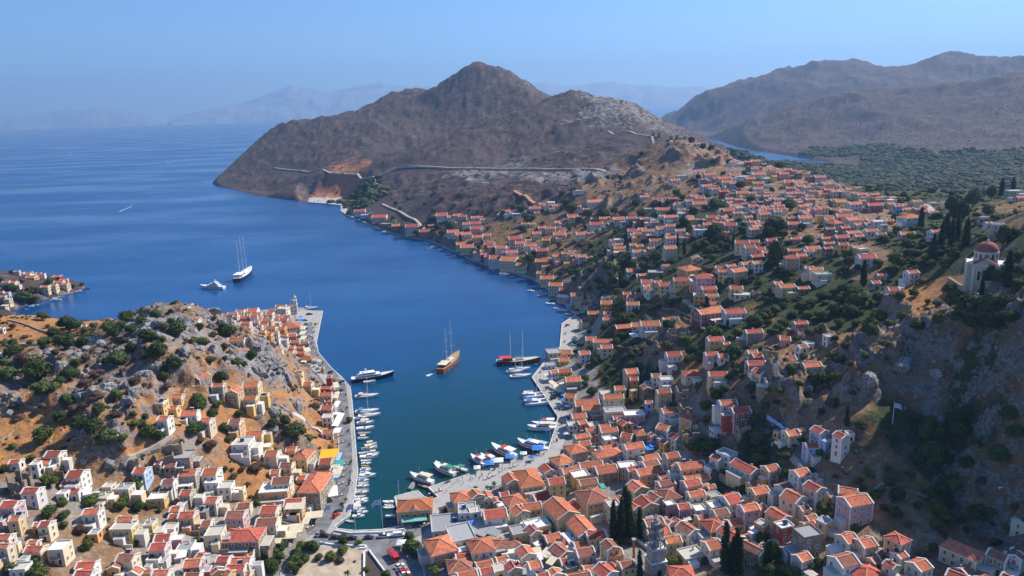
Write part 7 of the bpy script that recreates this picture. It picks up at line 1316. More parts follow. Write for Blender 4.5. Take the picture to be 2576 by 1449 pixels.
def house_on(b, x0, x1, w, z0, h, m, win=M_GLASS, rake=.5, taper=.85):
    w2 = w * taper; v = [(x0, -w / 2, z0), (x1, -w / 2, z0), (x1, w / 2, z0), (x0, w / 2, z0), (x0 + rake * .2, -w2 / 2, z0 + h), (x1 - rake, -w2 / 2, z0 + h), (x1 - rake, w2 / 2, z0 + h), (x0 + rake * .2, w2 / 2, z0 + h)]
    b.faces(v, [(0, 1, 5, 4), (1, 2, 6, 5), (2, 3, 7, 6), (3, 0, 4, 7), (4, 5, 6, 7)], m)
    if win:                                      # window band just proud of the sides
        e = .03
        for s_ in (-1, 1):
            a0, a1 = x0 + (x1 - x0) * .08, x1 - rake * .55 - (x1 - x0) * .04; y0, y1 = s_ * (w / 2 * (1 - (1 - taper) * .4) + e), s_ * (w / 2 * (1 - (1 - taper) * .78) + e)
            b.faces([(a0, y0, z0 + h * .4), (a1, y0, z0 + h * .4), (a1 - rake * .3, y1, z0 + h * .78), (a0, y1, z0 + h * .78)], [(0, 1, 2, 3) if s_ < 0 else (3, 2, 1, 0)], win)
        b.faces([(x1 - rake * .35 + e, -w * .42, z0 + h * .35), (x1 - rake * .35 + e, w * .42, z0 + h * .35), (x1 - rake * .8 + e, w * .38, z0 + h * .8), (x1 - rake * .8 + e, -w * .38, z0 + h * .8)], [(0, 1, 2, 3)], win)
def mast(o, x, z0, h, r=.09, boom=0, spread=2, L=10, furl=SAILC, stays=True, cross=None):
    b = MB(); b.cyl((x, 0, z0), r, r * .7, h, MAST, 7)
    for k in range(spread): zz = z0 + h * (k + 1) / (spread + 1); b.beam((x, -h * .055, zz), (x, h * .055, zz), r * .8, r * .8, MAST)
    mo = b.build("mast", o)
    if boom: b = MB(); b.tube((x - .1, 0, z0 + 1.0), (x - boom, 0, z0 + 1.15), r * .8, MAST, 6); b.tube((x - .2, 0, z0 + 1.0 + r * 2.2), (x - boom * .95, 0, z0 + 1.15 + r * 2.0), r * 2.2, furl, 7); b.build("boom", o)
    if stays:
        b = MB(); t = (x, 0, z0 + h * .98)
        for e in ((x + stays * .5 if stays is not True else L / 2, 0, z0 - .1), (-L / 2 + .2, 0, z0), (x - .3, L * .12, z0), (x - .3, -L * .12, z0)): b.beam(t, e, .035, .035, RIG)
        b.build("rigging", o)
def rail(o, L, B_, z, h=.7, mat=None):
    b = MB(); n = 9; mat = mat or M_METAL
    for s_ in (-1, 1):
        pr = None
        for k in range(n + 1):
            u = k / n; x = -L * .46 + L * .92 * u; w = B_ / 2 * .92 * (1 if u < .5 else max(.02, cos(((u - .5) / .5) ** 1.5 * pi / 2)) ** .8); p = (x, s_ * w, z + (.25 * z * max(0, u - .5) * 2)); q_ = (p[0], p[1], p[2] + h)
            b.beam(p, q_, .04, .04, mat)
            if pr: b.beam(pr, q_, .04, .04, mat)
            pr = q_
    b.build("rail", o)
PROTO = {}
def proto(key, name, fn):
    if key not in PROTO: o = bpy.data.objects.new(name, None); fn(o); PROTO[key] = o
    return PROTO[key]
def link_tree(o, parent=None):
    r = o.copy(); C.objects.link(r); r.parent = parent
    for ch in PK.get(o.name, []): link_tree(ch, r)
    return r
PK = {}
class Boat:                                       # collects a template: parts are made once and then copied
    pass
def small_boat(kind, L, hc, dk, cv):
    def fn(o):
        B_ = L * .36; H = L * .12 + .15; hb, db = hull(L, B_, H, (hc, dk), deck_drop=.22 if kind in 'oc' else .05, stripe=None); hb.build("hull", o); db.build("deck", o)
        b = MB()
        if kind in 'oc':
            for x in (-L * .25, 0.0, L * .18): b.box((x, 0, H * .9), (.28, B_ * .8, .06), D_T)
            b.build("benches", o); b = MB()
        if kind == 'c':
            b.box((-.02 * L, 0, H + 1.5), (L * .48, B_ * .86, .08), CANV[cv]); b.build("canopy", o); b = MB()
            for sx in (-.24, .2):
                for sy in (-1, 1): b.beam((sx * L, sy * B_ * .38, H * .7), (sx * L, sy * B_ * .38, H + 1.48), .05, .05, M_METAL)
            b.build("canopy_frame", o); b = MB(); b.box((.05 * L, 0, H + .25), (.6, .6, .9), D_W); b.build("console", o)
        if kind == 'm': b = MB(); house_on(b, -L * .08, L * .26, B_ * .66, H * .95, .85, H_W, rake=.6); b.build("cabin", o); b = MB(); b.box((-L * .28, 0, H * .95), (L * .2, B_ * .6, .25), CANV[cv]); b.build("seat", o)
        if kind == 's': b = MB(); b.faces([(L * .02, -B_ * .36, H), (L * .02, B_ * .36, H), (-L * .03, B_ * .32, H + .5), (-L * .03, -B_ * .32, H + .5)], [(0, 1, 2, 3), (3, 2, 1, 0)], M_GLASS); b.build("windscreen", o); b = MB(); b.box((-L * .22, 0, H + .1), (L * .28, B_ * .7, .3), CANV[cv]); b.build("seat", o)
        b = MB(); b.box((-L / 2 - .16, 0, H * .85), (.35, .32, .65), ENG); b.box((-L / 2 - .12, 0, .05), (.14, .12, .9), ENG); b.build("outboard", o)
    return fn
def make(fn, key):
    """build the parts into a template the first time, afterwards copy thing and parts"""
    if key not in PROTO:
        o = bpy.data.objects.new("boat", None); C.objects.link(o); fn(o); PROTO[key] = o; return o
    src = PROTO[key]; r = src.copy(); C.objects.link(r)
    for ch in list(src.children):
        c_ = ch.copy(); C.objects.link(c_); c_.parent = r
        for g in list(ch.children): d_ = g.copy(); C.objects.link(d_); d_.parent = c_
    return r
boats = []; bdesc = []
def put(o, name, t, x, y, yaw, desc, group, cat="boat", z=0.0):
    ox, oy, s = TILES[t]; px, py = (ox + x * s) * .670833, (oy + y * s) * .670833; p = at_z(px, py, z); o.name = name; o.location = (p[0], p[1], z); o.rotation_euler = (0, 0, radians(yaw)); tag(o, cat=cat, group=group); boats.append((o, px, py)); bdesc.append(desc)
HC = {'w': (H_W, "white"), 'b': (H_B, "blue"), 'l': (H_L, "pale blue"), 'n': (H_N, "navy"), 'd': (H_D, "dark wooden"), 't': (H_T, "turquoise"), 'r': (H_R, "red")}
KN = {'o': ("rowing_boat", "open boat"), 'c': ("canopy_boat", "boat with {} canopy"), 'm': ("motor_boat", "small cabin boat"), 's': ("speedboat", "small speedboat")}
SB = [  # tile, x, y, apparent length, bow heading, kind, hull, canopy
 ('B',990,157,105,5,'m','w','blue'),('B',1032,197,132,3,'c','w','cream'),('B',1030,243,138,6,'s','w','white'),('B',1028,282,112,-4,'o','l','white'),('B',1015,322,92,0,'c','w','cream'),('B',1062,405,115,18,'c','w','cream'),('B',1072,375,95,20,'c','w','cream'),
 ('B',1022,442,85,10,'o','w','blue'),('B',1098,450,95,8,'c','w','cream'),('B',1060,475,145,6,'m','w','white'),('B',1040,507,86,0,'o','w','white'),('B',1040,530,80,0,'s','w','white'),('B',1036,549,80,-3,'o','d','white'),('B',1036,566,76,0,'o','w','white'),('B',1034,583,88,-3,'s','w','blue'),
 ('B',1026,603,78,-3,'s','w','lblue'),('B',1050,630,130,-3,'m','w','white'),('B',1012,648,74,-3,'o','w','white'),('B',1020,668,84,-3,'s','w','blue'),('B',1017,692,86,-2,'o','w','white'),('B',1016,716,92,0,'s','w','white'),('B',1010,748,100,2,'o','l','white'),('B',1005,768,106,2,'s','w','lblue'),
 ('B',992,802,92,3,'o','w','white'),('B',1000,828,108,3,'s','w','white'),('B',1004,847,100,3,'m','w','white'),('B',942,888,85,62,'o','w','white'),('B',976,910,112,8,'c','w','cream'),('B',1010,930,95,-4,'s','w','lblue'),('B',976,965,104,-4,'m','w','white'),('B',910,1005,70,-22,'o','w','white'),
 ('B',1226,848,98,178,'s','w','white'),('B',1228,874,74,182,'o','w','white'),('B',1230,893,88,188,'o','w','white'),('B',1242,962,82,183,'o','w','blue'),('B',1418,716,56,78,'o','l','white'),
 ('B',1510,718,92,150,'o','d','white'),('B',1765,592,92,148,'c','d','green'),('B',1820,577,108,150,'c','w','green'),('B',1640,545,62,120,'m','w','white'),
 ('J',890,658,40,10,'o','w','white'),('J',925,652,52,12,'c','w','white'),('J',985,667,28,10,'o','w','white'),('J',1065,688,32,0,'o','w','white'),('J',1116,720,26,0,'o','w','white'),('J',485,520,58,5,'c','t','white'),('J',556,552,32,0,'o','w','white'),('J',590,584,28,0,'o','l','white'),('J',1574,895,92,170,'m','w','white'),
 ('J',1635,916,38,0,'o','w','white'),('J',1470,860,30,20,'o','w','white'),('J',1220,770,26,0,'o','d','white'),('J',1815,1045,62,160,'m','w','white'),('J',1888,1089,38,160,'o','w','blue'),('J',1990,1163,84,165,'s','w','white'),('J',2040,1203,56,165,'o','w','blue'),('J',2103,1223,80,170,'m','w','white'),
 ('J',2155,1257,56,175,'o','w','white'),('J',2152,1285,66,175,'s','w','white'),('L',875,333,42,0,'o','n','white'),('L',795,362,62,5,'m','w','white'),('L',737,377,32,5,'o','w','white'),('L',695,386,46,10,'o','w','white'),('L',616,415,52,12,'o','w','white'),('L',560,450,92,18,'c','w','white'),('L',470,472,52,12,'o','l','white'),
 ('L',436,486,26,0,'o','w','white'),('L',369,495,28,40,'o','w','white'),('L',315,505,32,50,'o','w','white'),('L',165,550,42,0,'o','l','white'),('L',272,540,26,0,'o','w','white'),('F',290,338,56,5,'o','t','white'),('F',370,350,40,0,'o','l','white'),('M',1568,1165,108,12,'o','w','white')]
for t, x, y, w, yaw, k, hc, cv in SB:
    ox, oy, s = TILES[t]; p = at_z((ox + x * s) * .670833, (oy + y * s) * .670833, 0); Lm = w * s * .670833 * float(np.dot(p - np.array([0, 0, CAM_H]), Fw)) / F_PX / max(.55, abs(cos(radians(yaw))))
    Lr = max(3.6, min(11.5, round(Lm * 2) / 2)); key = (k, Lr, hc, cv)
    o = make(small_boat(k, Lr, HC[hc][0], D_W if hc == 'w' else D_T, cv), key); nm, ds = KN[k]
    put(o, nm, t, x, y, yaw, f"{HC[hc][1]} {ds.format(cv.replace('lblue', 'pale blue'))}", "small boats moored along the quays")
# sailing yachts, catamarans
def yacht(L, hc, dk, furl=SAILC, H=1.15, cover=None, cat=False, mast_h=None):
    def fn(o):
        mh = mast_h or L * 1.25
        if cat:
            for sy in (-1, 1):
                hb, db = hull(L, L * .14, H * 1.15, (hc, dk), transom=.8); 
                hb.v = [(a, b_ + sy * L * .2, c_) for a, b_, c_ in hb.v]; db.v = [(a, b_ + sy * L * .2, c_ + .01) for a, b_, c_ in db.v]; hb.build("hull", o); db.build("deck", o)
            b = MB(); b.box((-L * .08, 0, H * 1.05), (L * .62, L * .42, .5), hc); b.build("bridge_deck", o); b = MB(); house_on(b, -L * .3, L * .16, L * .34, H * 1.25, 1.15, H_W, rake=1.2); b.build("saloon", o); b = MB(); b.box((-L * .3, 0, H * 1.25 + 1.7), (L * .26, L * .34, .1), CANV[cover or 'white']); b.build("bimini", o)
            mast(o, L * .06, H * 1.25 + 1.1, mh, .12, L * .42, 2, L, furl); return
        hb, db = hull(L, L * .29, H, (hc, dk), keel=1.2); hb.build("hull", o); db.build("deck", o); b = MB(); house_on(b, -L * .16, L * .2, L * .17, H * 1.02, .42, H_W, rake=.9); b.build("coachroof", o)
        b = MB(); b.box((-L * .3, 0, H * 1.04), (L * .2, L * .15, .1), M_DARK if dk is not D_T else D_C); b.build("cockpit", o)
        if cover: b = MB(); b.box((-L * .24, 0, H + 1.6), (L * .18, L * .2, .08), CANV[cover]); [b.beam((-L * .24 + sx * L * .08, sy * L * .09, H), (-L * .24 + sx * L * .08, sy * L * .09, H + 1.6), .04, .04, M_METAL) for sx in (-1, 1) for sy in (-1, 1)]; b.build("bimini", o)
        mast(o, L * .08, H * 1.05, mh, .10, L * .38, 2, L, furl); rail(o, L, L * .28, H * 1.02, .6)
    return fn
YA = [('B',1042,100,13.5,5,0,'blue',15,"white sailing yacht with blue cover moored stern-to, upper of the yacht pair on the quay"),('B',1062,135,12.5,8,0,None,0.01,"white motor-sailer yacht just below the blue-covered yacht on the long quay"),('M',1540,1310,14,6,0,'cream',17,"white sailing yacht by the dark-hulled motor yacht, dinghy crossing its mast"),
      ('F',95,482,13.5,5,0,None,13,"white sailing yacht closest to the catamaran, under the dark gulet"),('F',105,400,12,4,0,None,14,"white sailing yacht tucked between the dark gulet and another yacht"),('F',30,430,11,4,0,'white',12,"white sailing yacht at the outer end of the gulet berth"),
      ('F',280,795,13.5,4,1,'blue',16,"white catamaran with blue-windowed saloon moored at the east quay"),('F',240,715,12,3,1,'white',.01,"second white catamaran behind the tall-masted one"),('M',975,425,12.5,12,0,'white',15,"white sailing yacht beside the white clock tower")]
for t, x, y, L, yaw, ct, cv, mh, lab in YA:
    o = bpy.data.objects.new("yacht", None); C.objects.link(o); yacht(L, H_W, D_W, CANV['blue'] if cv == 'blue' else SAILC, 1.15, cv, bool(ct), mh if mh > 1 else .3)(o); put(o, "catamaran" if ct else "sailing_yacht", t, x, y, yaw, lab, None, "catamaran" if ct else "sailing yacht"); boats.pop(); bdesc.pop(); o["label"] = lab
def motor_yacht(L, hc, tiers, stripe=None):
    def fn(o):
        H = L * .085; hb, db = hull(L, L * .24, H, (hc, D_W), transom=.85, keel=.8, stripe=stripe, sheer=.3); hb.build("hull", o); db.build("deck", o); z = H * 1.0
        for k in range(tiers):
            a, c_ = -L * (.30 - .06 * k), L * (.26 - .13 * k); b = MB(); house_on(b, a, c_, L * (.19 - .025 * k), z, L * .055, H_W, rake=L * .06, taper=.9); b.build("deckhouse", o); z += L * .055; b = MB(); b.box(((a + c_) / 2 - L * .05, 0, z + .06), ((c_ - a) * .98, L * (.20 - .025 * k), .14), H_W); b.build("upper_deck", o); z += .13
        b = MB(); b.beam((-L * .1, -L * .06, z), (-L * .14, -L * .05, z + 1.8), .3, .2, H_W); b.beam((-L * .1, L * .06, z), (-L * .14, L * .05, z + 1.8), .3, .2, H_W); b.box((-L * .14, 0, z + 1.85), (.5, L * .12, .18), H_W); b.cyl((-L * .12, 0, z + 1.9), .35, .2, .45, H_W, 8); b.cyl((-L * .14, 0, z + 2), .04, .03, 1.8, M_METAL, 5); b.build("radar_arch", o)
        b = MB(); b.box((-L * .47, 0, H * .55), (L * .07, L * .2, .15), D_T); b.build("swim_platform", o); rail(o, L, L * .235, H * 1.05, .8)
    return fn
def add_big(fn, name, t, x, y, yaw, label, cat, z=0):
    o = bpy.data.objects.new(name, None); C.objects.link(o); fn(o); put(o, name, t, x, y, yaw, label, None, cat, z); boats.pop(); bdesc.pop(); o["label"] = label; return o
add_big(motor_yacht(27, H_N, 2, None), "motor_yacht", 'M', 1595, 1130, 17, "long motor yacht with dark navy hull and white upper decks off the quay corner", "motor yacht")
add_big(motor_yacht(27, H_W, 3, H_G), "motor_yacht", 'L', 2145, 325, 166, "white three-deck motor yacht at anchor in the outer bay", "motor yacht")
def gulet(L, hc, dk, masts, cv, trim=H_W, deckh=1.9):
    def fn(o):
        H = L * .085; hb, db = hull(L, L * .25, H, (hc, dk), transom=.7, keel=1.0, stripe=None, sheer=.30, bow=1.3); hb.build("hull", o); db.build("deck", o)
        b = MB(); house_on(b, -L * .34, -L * .10, L * .17, H * 1.05, deckh, H_D if hc is not H_N else H_W, rake=.6); b.build("deckhouse", o); b = MB(); house_on(b, -L * .02, L * .2, L * .12, H * 1.0, .7, D_C if hc is not H_N else H_W, rake=.4); b.build("coachroof", o)
        b = MB(); b.box((-L * .28, 0, H + deckh + .35), (L * .28, L * .2, .1), CANV[cv]); [b.beam((-L * .28 + sx * L * .13, sy * L * .09, H), (-L * .28 + sx * L * .13, sy * L * .09, H + deckh + .3), .07, .07, M_METAL) for sx in (-1, 1) for sy in (-1, 1)]; b.build("awning", o)
        b = MB(); b.tube((L * .5, 0, H * 1.6), (L * .66, 0, H * 2.0), .14, H_D, 6); b.build("bowsprit", o)
        for x, h in masts: mast(o, x * L, H, h, .22, L * .2, 2, L * 1.1, SAILC)
        rail(o, L, L * .24, H * 1.1, .8, D_T)
        b = MB()
        for k in range(7):
            for sy in (-1, 1): b.cyl((-L * .35 + k * L * .1, sy * L * .13, .35), .2, .2, .8, H_W, 6)
        b.build("fenders", o)
    return fn
add_big(gulet(33, H_O, D_T, ((-.12, 25), (.16, 29)), 'cream'), "gulet", 'M', 2375, 990, 72, "orange varnished two-masted gulet under way in the middle of the harbour", "gulet")
add_big(gulet(29, H_D, D_C, ((-.15, 21), (.15, 22)), 'red'), "gulet", 'F', 60, 320, 2, "dark brown two-masted gulet with red and cream awnings moored stern to the quay", "gulet")
add_big(gulet(50, H_N, D_W, ((-.22, 40), (.02, 43), (.24, 41)), 'white', deckh=3.0), "three_master", 'L', 2455, 215, 92, "white-decked three-masted sailing ship with dark hull anchored in the outer bay", "sailing ship")
def excursion(L, hc, stripe, cv, cv2):
    def fn(o):
        H = L * .085 + .3; hb, db = hull(L, L * .27, H, (hc, D_W), stripe=stripe, sheer=.45); hb.build("hull", o); db.build("deck", o); b = MB(); house_on(b, -L * .28, L * .22, L * .2, H, 1.7, H_W, rake=.8); b.build("cabin", o); b = MB(); b.box((-L * .26, 0, H + 2.7), (L * .34, L * .24, .1), CANV[cv]); b.box((L * .0, 0, H + 2.68), (L * .16, L * .2, .08), CANV[cv2]); [b.beam((x * L, sy * L * .1, H + 1.6), (x * L, sy * L * .1, H + 2.7), .06, .06, M_METAL) for x in (-.42, -.1, .07) for sy in (-1, 1)]; b.build("canopy", o)
        rail(o, L, L * .26, H * 1.02, .8, H_W); b = MB(); b.cyl((L * .12, 0, H + 1.7), .06, .04, 4.0, MAST, 6); b.build("signal_mast", o); b = MB(); [b.box((-L * .3 + k * .9, sy * L * .06, H + 1.95), (.45, .5, .35), H_B) for k in range(4) for sy in (-1, 1)]; b.build("deck_seats", o)
    return fn
add_big(excursion(11.5, H_W, H_B, 'white', 'red'), "excursion_boat", 'C', 92, 305, 128, "white excursion boat with red awning, first in the row from the small wooden boats", "excursion boat")
add_big(excursion(11, H_R, H_W, 'white', 'red'), "excursion_boat", 'C', 188, 292, 128, "red-trimmed excursion boat with cream roof, moored beside the white one", "excursion boat")
add_big(excursion(17, H_W, H_R, 'white', 'red'), "excursion_boat", 'C', 352, 220, 134, "large white excursion boat with long white roof and red patch", "excursion boat")
add_big(excursion(14.5, H_W, H_B, 'white', 'lblue'), "excursion_boat", 'C', 610, 150, 142, "white excursion boat with pale blue decks next to the stepped east quay", "excursion boat")
add_big(excursion(12.5, H_W, H_L, 'lblue', 'red'), "excursion_boat", 'C', 695, 160, 142, "second pale blue-decked excursion boat lying inside its neighbour", "excursion boat")
add_big(excursion(14.5, H_W, None, 'cream', 'white'), "excursion_boat", 'F', 355, 1105, 176, "cream-canopied wooden boat alone on the east quay above the excursion boats", "excursion boat")
add_big(excursion(13, H_W, H_R, 'white', 'red'), "excursion_boat", 'F', 385, 1060, 176, "small boat with red and blue covers behind the cream-canopied boat", "excursion boat")
add_big(excursion(13.5, H_W, None, 'cream', 'cream'), "excursion_boat", 'B', 1502, 665, 146, "white boat under a broad cream canopy off the paved quay corner", "excursion boat")
add_big(excursion(13.5, H_W, H_D, 'green', 'cream'), "fishing_caique", 'B', 1688, 592, 140, "dark-rimmed fishing boat with green and cream canopy by the wide quay", "fishing boat")
# far boats
for t, x, y, w, lab in (('K', 2355, 293, 60, "large white boat lying in the far inlet"), ('K', 2150, 312, 36, "small white boat in the far inlet by the near shore"), ('K', 2145, 276, 36, "small white boat in the far inlet by the far shore")):
    ox, oy, s = TILES[t]; p = at_z((ox + x * s) * .670833, (oy + y * s) * .670833, 0); L = w * s * .670833 * float(np.dot(p - np.array([0, 0, CAM_H]), Fw)) / F_PX
    add_big(motor_yacht(L, H_W, 2), "motor_boat", t, x, y, 10, lab, "boat")
for px, py, L, yaw, lab in ((433, 406, 13, 150, "white boat far out on the open sea"), (332, 517, 7, 120, "small white motor boat trailing a wake on the open sea"), (175, 385, 14, 100, "tiny white boat on the open sea, the one farther from the headland".replace("farther", "well away"))):
    TILES['Z'] = (0, 0, 1 / .670833); add_big(motor_yacht(L, H_W, 1), "motor_boat", 'Z', px, py, yaw, lab, "boat")
assign_labels(boats, bdesc)
# foam trails on the water
M_FOAM = mat_plain("wake_foam", (.45, .58, .66), .6, noise=.4, scale=.6)
def wake(pts, w0, w1, z=.03):
    b = MB(); n = len(pts); v = []
    for i, (px, py) in enumerate(pts):
        p = at_z(px, py, z); q_ = at_z(*pts[min(i + 1, n - 1)], z) if i < n - 1 else p; r_ = at_z(*pts[max(i - 1, 0)], z); d = Vector((q_[0] - r_[0], q_[1] - r_[1], 0)).normalized(); w = w0 + (w1 - w0) * i / (n - 1); v += [(p[0] - d.y * w, p[1] + d.x * w, z), (p[0] + d.y * w, p[1] - d.x * w, z)]
    b.faces(v, [(2 * i, 2 * i + 1, 2 * i + 3, 2 * i + 2) for i in range(n - 1)], M_FOAM); tag(b.build("wake_foam"), kind="stuff")
wake([(1096, 938), (1088, 940), (1080, 943), (1074, 946)], 1.0, 1.4); wake([(331, 519), (318, 525), (300, 532)], .6, 1.6); wake([(432, 408), (420, 411)], .8, 2.0)
# mooring buoys
bb = MB(); bb.cyl((0, 0, -.2), .3, .3, .35, H_R, 8); bb.cyl((0, 0, .15), .3, .08, .25, H_R, 8); BU = bb.mesh("buoy"); bus = []
for t, x, y in (('B', 1130, 242), ('B', 1160, 627), ('B', 1132, 378), ('B', 1758, 492), ('J', 1405, 885), ('J', 1375, 900), ('J', 1518, 917), ('J', 1915, 1205), ('J', 1210, 810), ('B', 1095, 335), ('B', 1370, 728)):
    o = link_mesh("buoy", BU); q_ = qp(t, x, y, 0); o.location = q_; tag(o, cat="buoy", group="mooring buoys"); ox, oy, s = TILES[t]; bus.append((o, (ox + x * s) * .670833, (oy + y * s) * .670833))
assign_labels(bus, ["small red mooring buoy"] * len(bus))
# ------------------------------------------------------------------ vehicles, parasols, people
TYRE = mat_plain("tyre", (.02, .02, .02), .9); RIM = mat_plain("rim", (.5, .5, .5), .4, metal=.5)
CP = {'white': mat_plain("car_white", (.72, .72, .72), .3), 'dark': mat_plain("car_dark", (.025, .028, .035), .25, spec=.6), 'red': mat_plain("car_red", (.55, .03, .03), .3), 'silver': mat_plain("car_silver", (.38, .39, .40), .3, metal=.3), 'blue': mat_plain("car_blue", (.03, .12, .35), .3), 'yellow': mat_plain("car_yellow", (.70, .42, .04), .35), 'green': mat_plain("car_green", (.06, .11, .06), .4)}
LAMP = mat_plain("headlight_glass", (.6, .6, .58), .2); TAIL = mat_plain("tail_red", (.35, .02, .02), .3)
def prism(b, prof, w0, w1, m):                     # side profile (x, z) with half widths per point
    n = len(prof); v = [(x, -w, z) for (x, z), w in zip(prof, w1)] + [(x, w, z) for (x, z), w in zip(prof, w1)]
    b.faces(v, [tuple(range(n)), tuple(range(2 * n - 1, n - 1, -1))] + [(i, n + i, n + (i + 1) % n, (i + 1) % n) for i in range(n)], m)
WHM = None
def wheel_mesh():
    b = MB(); b.tube((0, -.1, 0), (0, .1, 0), .32, TYRE, 12); me = b.mesh("wheel"); r = MB(); r.tube((0, -.11, 0), (0, .11, 0), .19, RIM, 8); return me, r.mesh("rim")
WH = wheel_mesh()
def car(kind, col):
    m = CP[col]
    def fn(o):
        L, Wd = {'car': (4.1, .84), 'van': (4.7, .92), 'pickup': (4.9, .88), 'truck': (7.6, 1.15), 'bike': (1.8, .2)}[kind]; b = MB(); h = L / 2
        if kind == 'car':
            prism(b, [(-h, .35), (h, .32), (h, .68), (h * .45, .92), (-h * .82, .98), (-h, .85)], 0, [Wd] * 6, m); b.build("body", o); b = MB()
            prism(b, [(h * .42, .90), (h * .05, 1.42), (-h * .58, 1.44), (-h * .86, .96)], 0, [Wd * .93, Wd * .74, Wd * .74, Wd * .93], M_GLASS); b.build("windows", o); b = MB(); b.box((-h * .27, 0, 1.455), (h * .66, Wd * 1.46, .05), m); b.build("roof", o)
        elif kind == 'van':
            prism(b, [(-h, .4), (h, .36), (h, .85), (h * .72, 1.15), (h * .5, 1.85), (-h, 1.9)], 0, [Wd, Wd, Wd, Wd, Wd * .9, Wd * .9], m); b.build("body", o); b = MB(); b.faces([(h * .73, -.75, 1.17), (h * .73, .75, 1.17), (h * .53, .7, 1.8), (h * .53, -.7, 1.8)], [(0, 1, 2, 3)], M_GLASS)
            for sy in (-1, 1): b.box((h * .3, sy * Wd * .97, 1.4), (h * .5, .06, .42), M_GLASS)
            b.build("windows", o)
        elif kind == 'pickup':
            prism(b, [(-h, .45), (h, .4), (h, .85), (h * .5, 1.0), (-h, 1.0)], 0, [Wd] * 5, m); b.build("body", o); b = MB(); prism(b, [(h * .48, .98), (h * .22, 1.62), (-h * .15, 1.64), (-h * .2, .98)], 0, [Wd * .95, Wd * .8, Wd * .8, Wd * .95], M_GLASS); b.build("windows", o); b = MB(); b.box((h * .03, 0, 1.65), (h * .4, Wd * 1.6, .06), m); b.build("roof", o); b = MB(); b.box((-h * .6, 0, 1.12), (h * .74, Wd * 1.8, .22), CP['blue'] if col == 'white' else m); b.box((-h * .6, 0, 1.24), (h * .66, Wd * 1.55, .02), M_DARK); b.build("load_bed", o)
        elif kind == 'truck':
            b.box((h * .68, 0, 1.45), (h * .58, 2.3, 2.0), m); b.build("cab", o); b = MB(); b.box((h * .975, 0, 1.9), (.06, 2.0, .8), M_GLASS); [b.box((h * .72, sy * 1.16, 1.9), (h * .35, .06, .7), M_GLASS) for sy in (-1, 1)]; b.build("windows", o); b = MB(); b.box((-h * .3, 0, 1.5), (h * 1.35, 2.4, 1.7), m); [b.box((-h * .3 + k * .9, sy * 1.22, 1.5), (.75, .05, 1.1), CP['silver']) for k in range(-2, 3) for sy in (-1, 1)]; b.build("body", o); b = MB(); b.box((-h * .3, -.4, 2.45), (h * 1.2, .08, .12), M_METAL); b.box((-h * .3, .4, 2.45), (h * 1.2, .08, .12), M_METAL); [b.box((-h * .3 + k * .6, 0, 2.45), (.06, .8, .06), M_METAL) for k in range(-4, 5)]; b.build("ladder", o)
        for sx in (-1, 1):
            for sy in (-1, 1):
                w = link_mesh("wheel", WH[0], o, (sx * h * .62, sy * (Wd - .04), .33)); w.scale = (1.35, 1.3, 1.35) if kind == 'truck' else (1, 1, 1); 
                if kind == 'truck': w.location.z = .43
                link_mesh("rim", WH[1], w)
        for sy in (-1, 1):
            b = MB(); b.box((h - .0, sy * Wd * .72, .68), (.06, .3, .14), LAMP); b.build("headlight", o); b = MB(); b.box((-h, sy * Wd * .75, .78), (.06, .22, .16), TAIL); b.build("tail_light", o)
    return fn
CARS = [('B', 792, 958, 62, 'car', 'red', 1), ('B', 805, 925, 62, 'car', 'dark', 2), ('B', 1308, 1118, 4, 'van', 'white', 1), ('B', 1188, 1128, 6, 'pickup', 'white', 1), ('B', 1062, 1140, 4, 'car', 'dark', 1), ('B', 925, 1145, 2, 'car', 'dark', 1), ('B', 785, 1138, -4, 'car', 'dark', 1), ('B', 700, 1122, -10, 'car', 'dark', 1), ('B', 655, 1110, 60, 'car', 'silver', 1),
        ('B', 596, 998, 55, 'car', 'blue', 1), ('B', 1265, 1300, -58, 'truck', 'red', 1), ('B', 1315, 1375, 35, 'car', 'white', 1), ('B', 1335, 1400, 30, 'car', 'silver', 1), ('B', 1345, 1420, 28, 'car', 'red', 1), ('B', 1360, 1442, 25, 'car', 'white', 1), ('B', 1680, 915, 70, 'car', 'green', 1), ('B', 510, 1240, 20, 'car', 'silver', 1), ('B', 405, 1400, 70, 'car', 'dark', 1),
        ('M', 957, 482, 5, 'car', 'dark', 1), ('M', 978, 482, 5, 'car', 'dark', 1), ('M', 935, 583, 8, 'car', 'silver', 1), ('M', 1036, 578, 60, 'car', 'yellow', 1), ('M', 1022, 612, 65, 'car', 'white', 1), ('M', 932, 625, 5, 'car', 'dark', 1), ('M', 966, 702, 10, 'car', 'white', 1), ('M', 925, 545, 5, 'car', 'dark', 1), ('M', 1300, 1162, 70, 'car', 'dark', 1), ('M', 1287, 1252, 72, 'car', 'dark', 1), ('M', 1182, 1066, 60, 'car', 'dark', 1),
        ('F', 745, 18, 20, 'car', 'white', 1), ('F', 738, 42, 20, 'car', 'silver', 1), ('F', 732, 62, 20, 'car', 'white', 1), ('F', 724, 92, 20, 'car', 'dark', 1), ('F', 718, 115, 20, 'car', 'white', 1), ('F', 488, 742, 10, 'car', 'dark', 1), ('F', 520, 712, 10, 'van', 'green', 1), ('J', 2145, 1355, 40, 'car', 'red', 1), ('F', 1500, 1408, 20, 'car', 'dark', 1)]
cars = []; cdesc = []
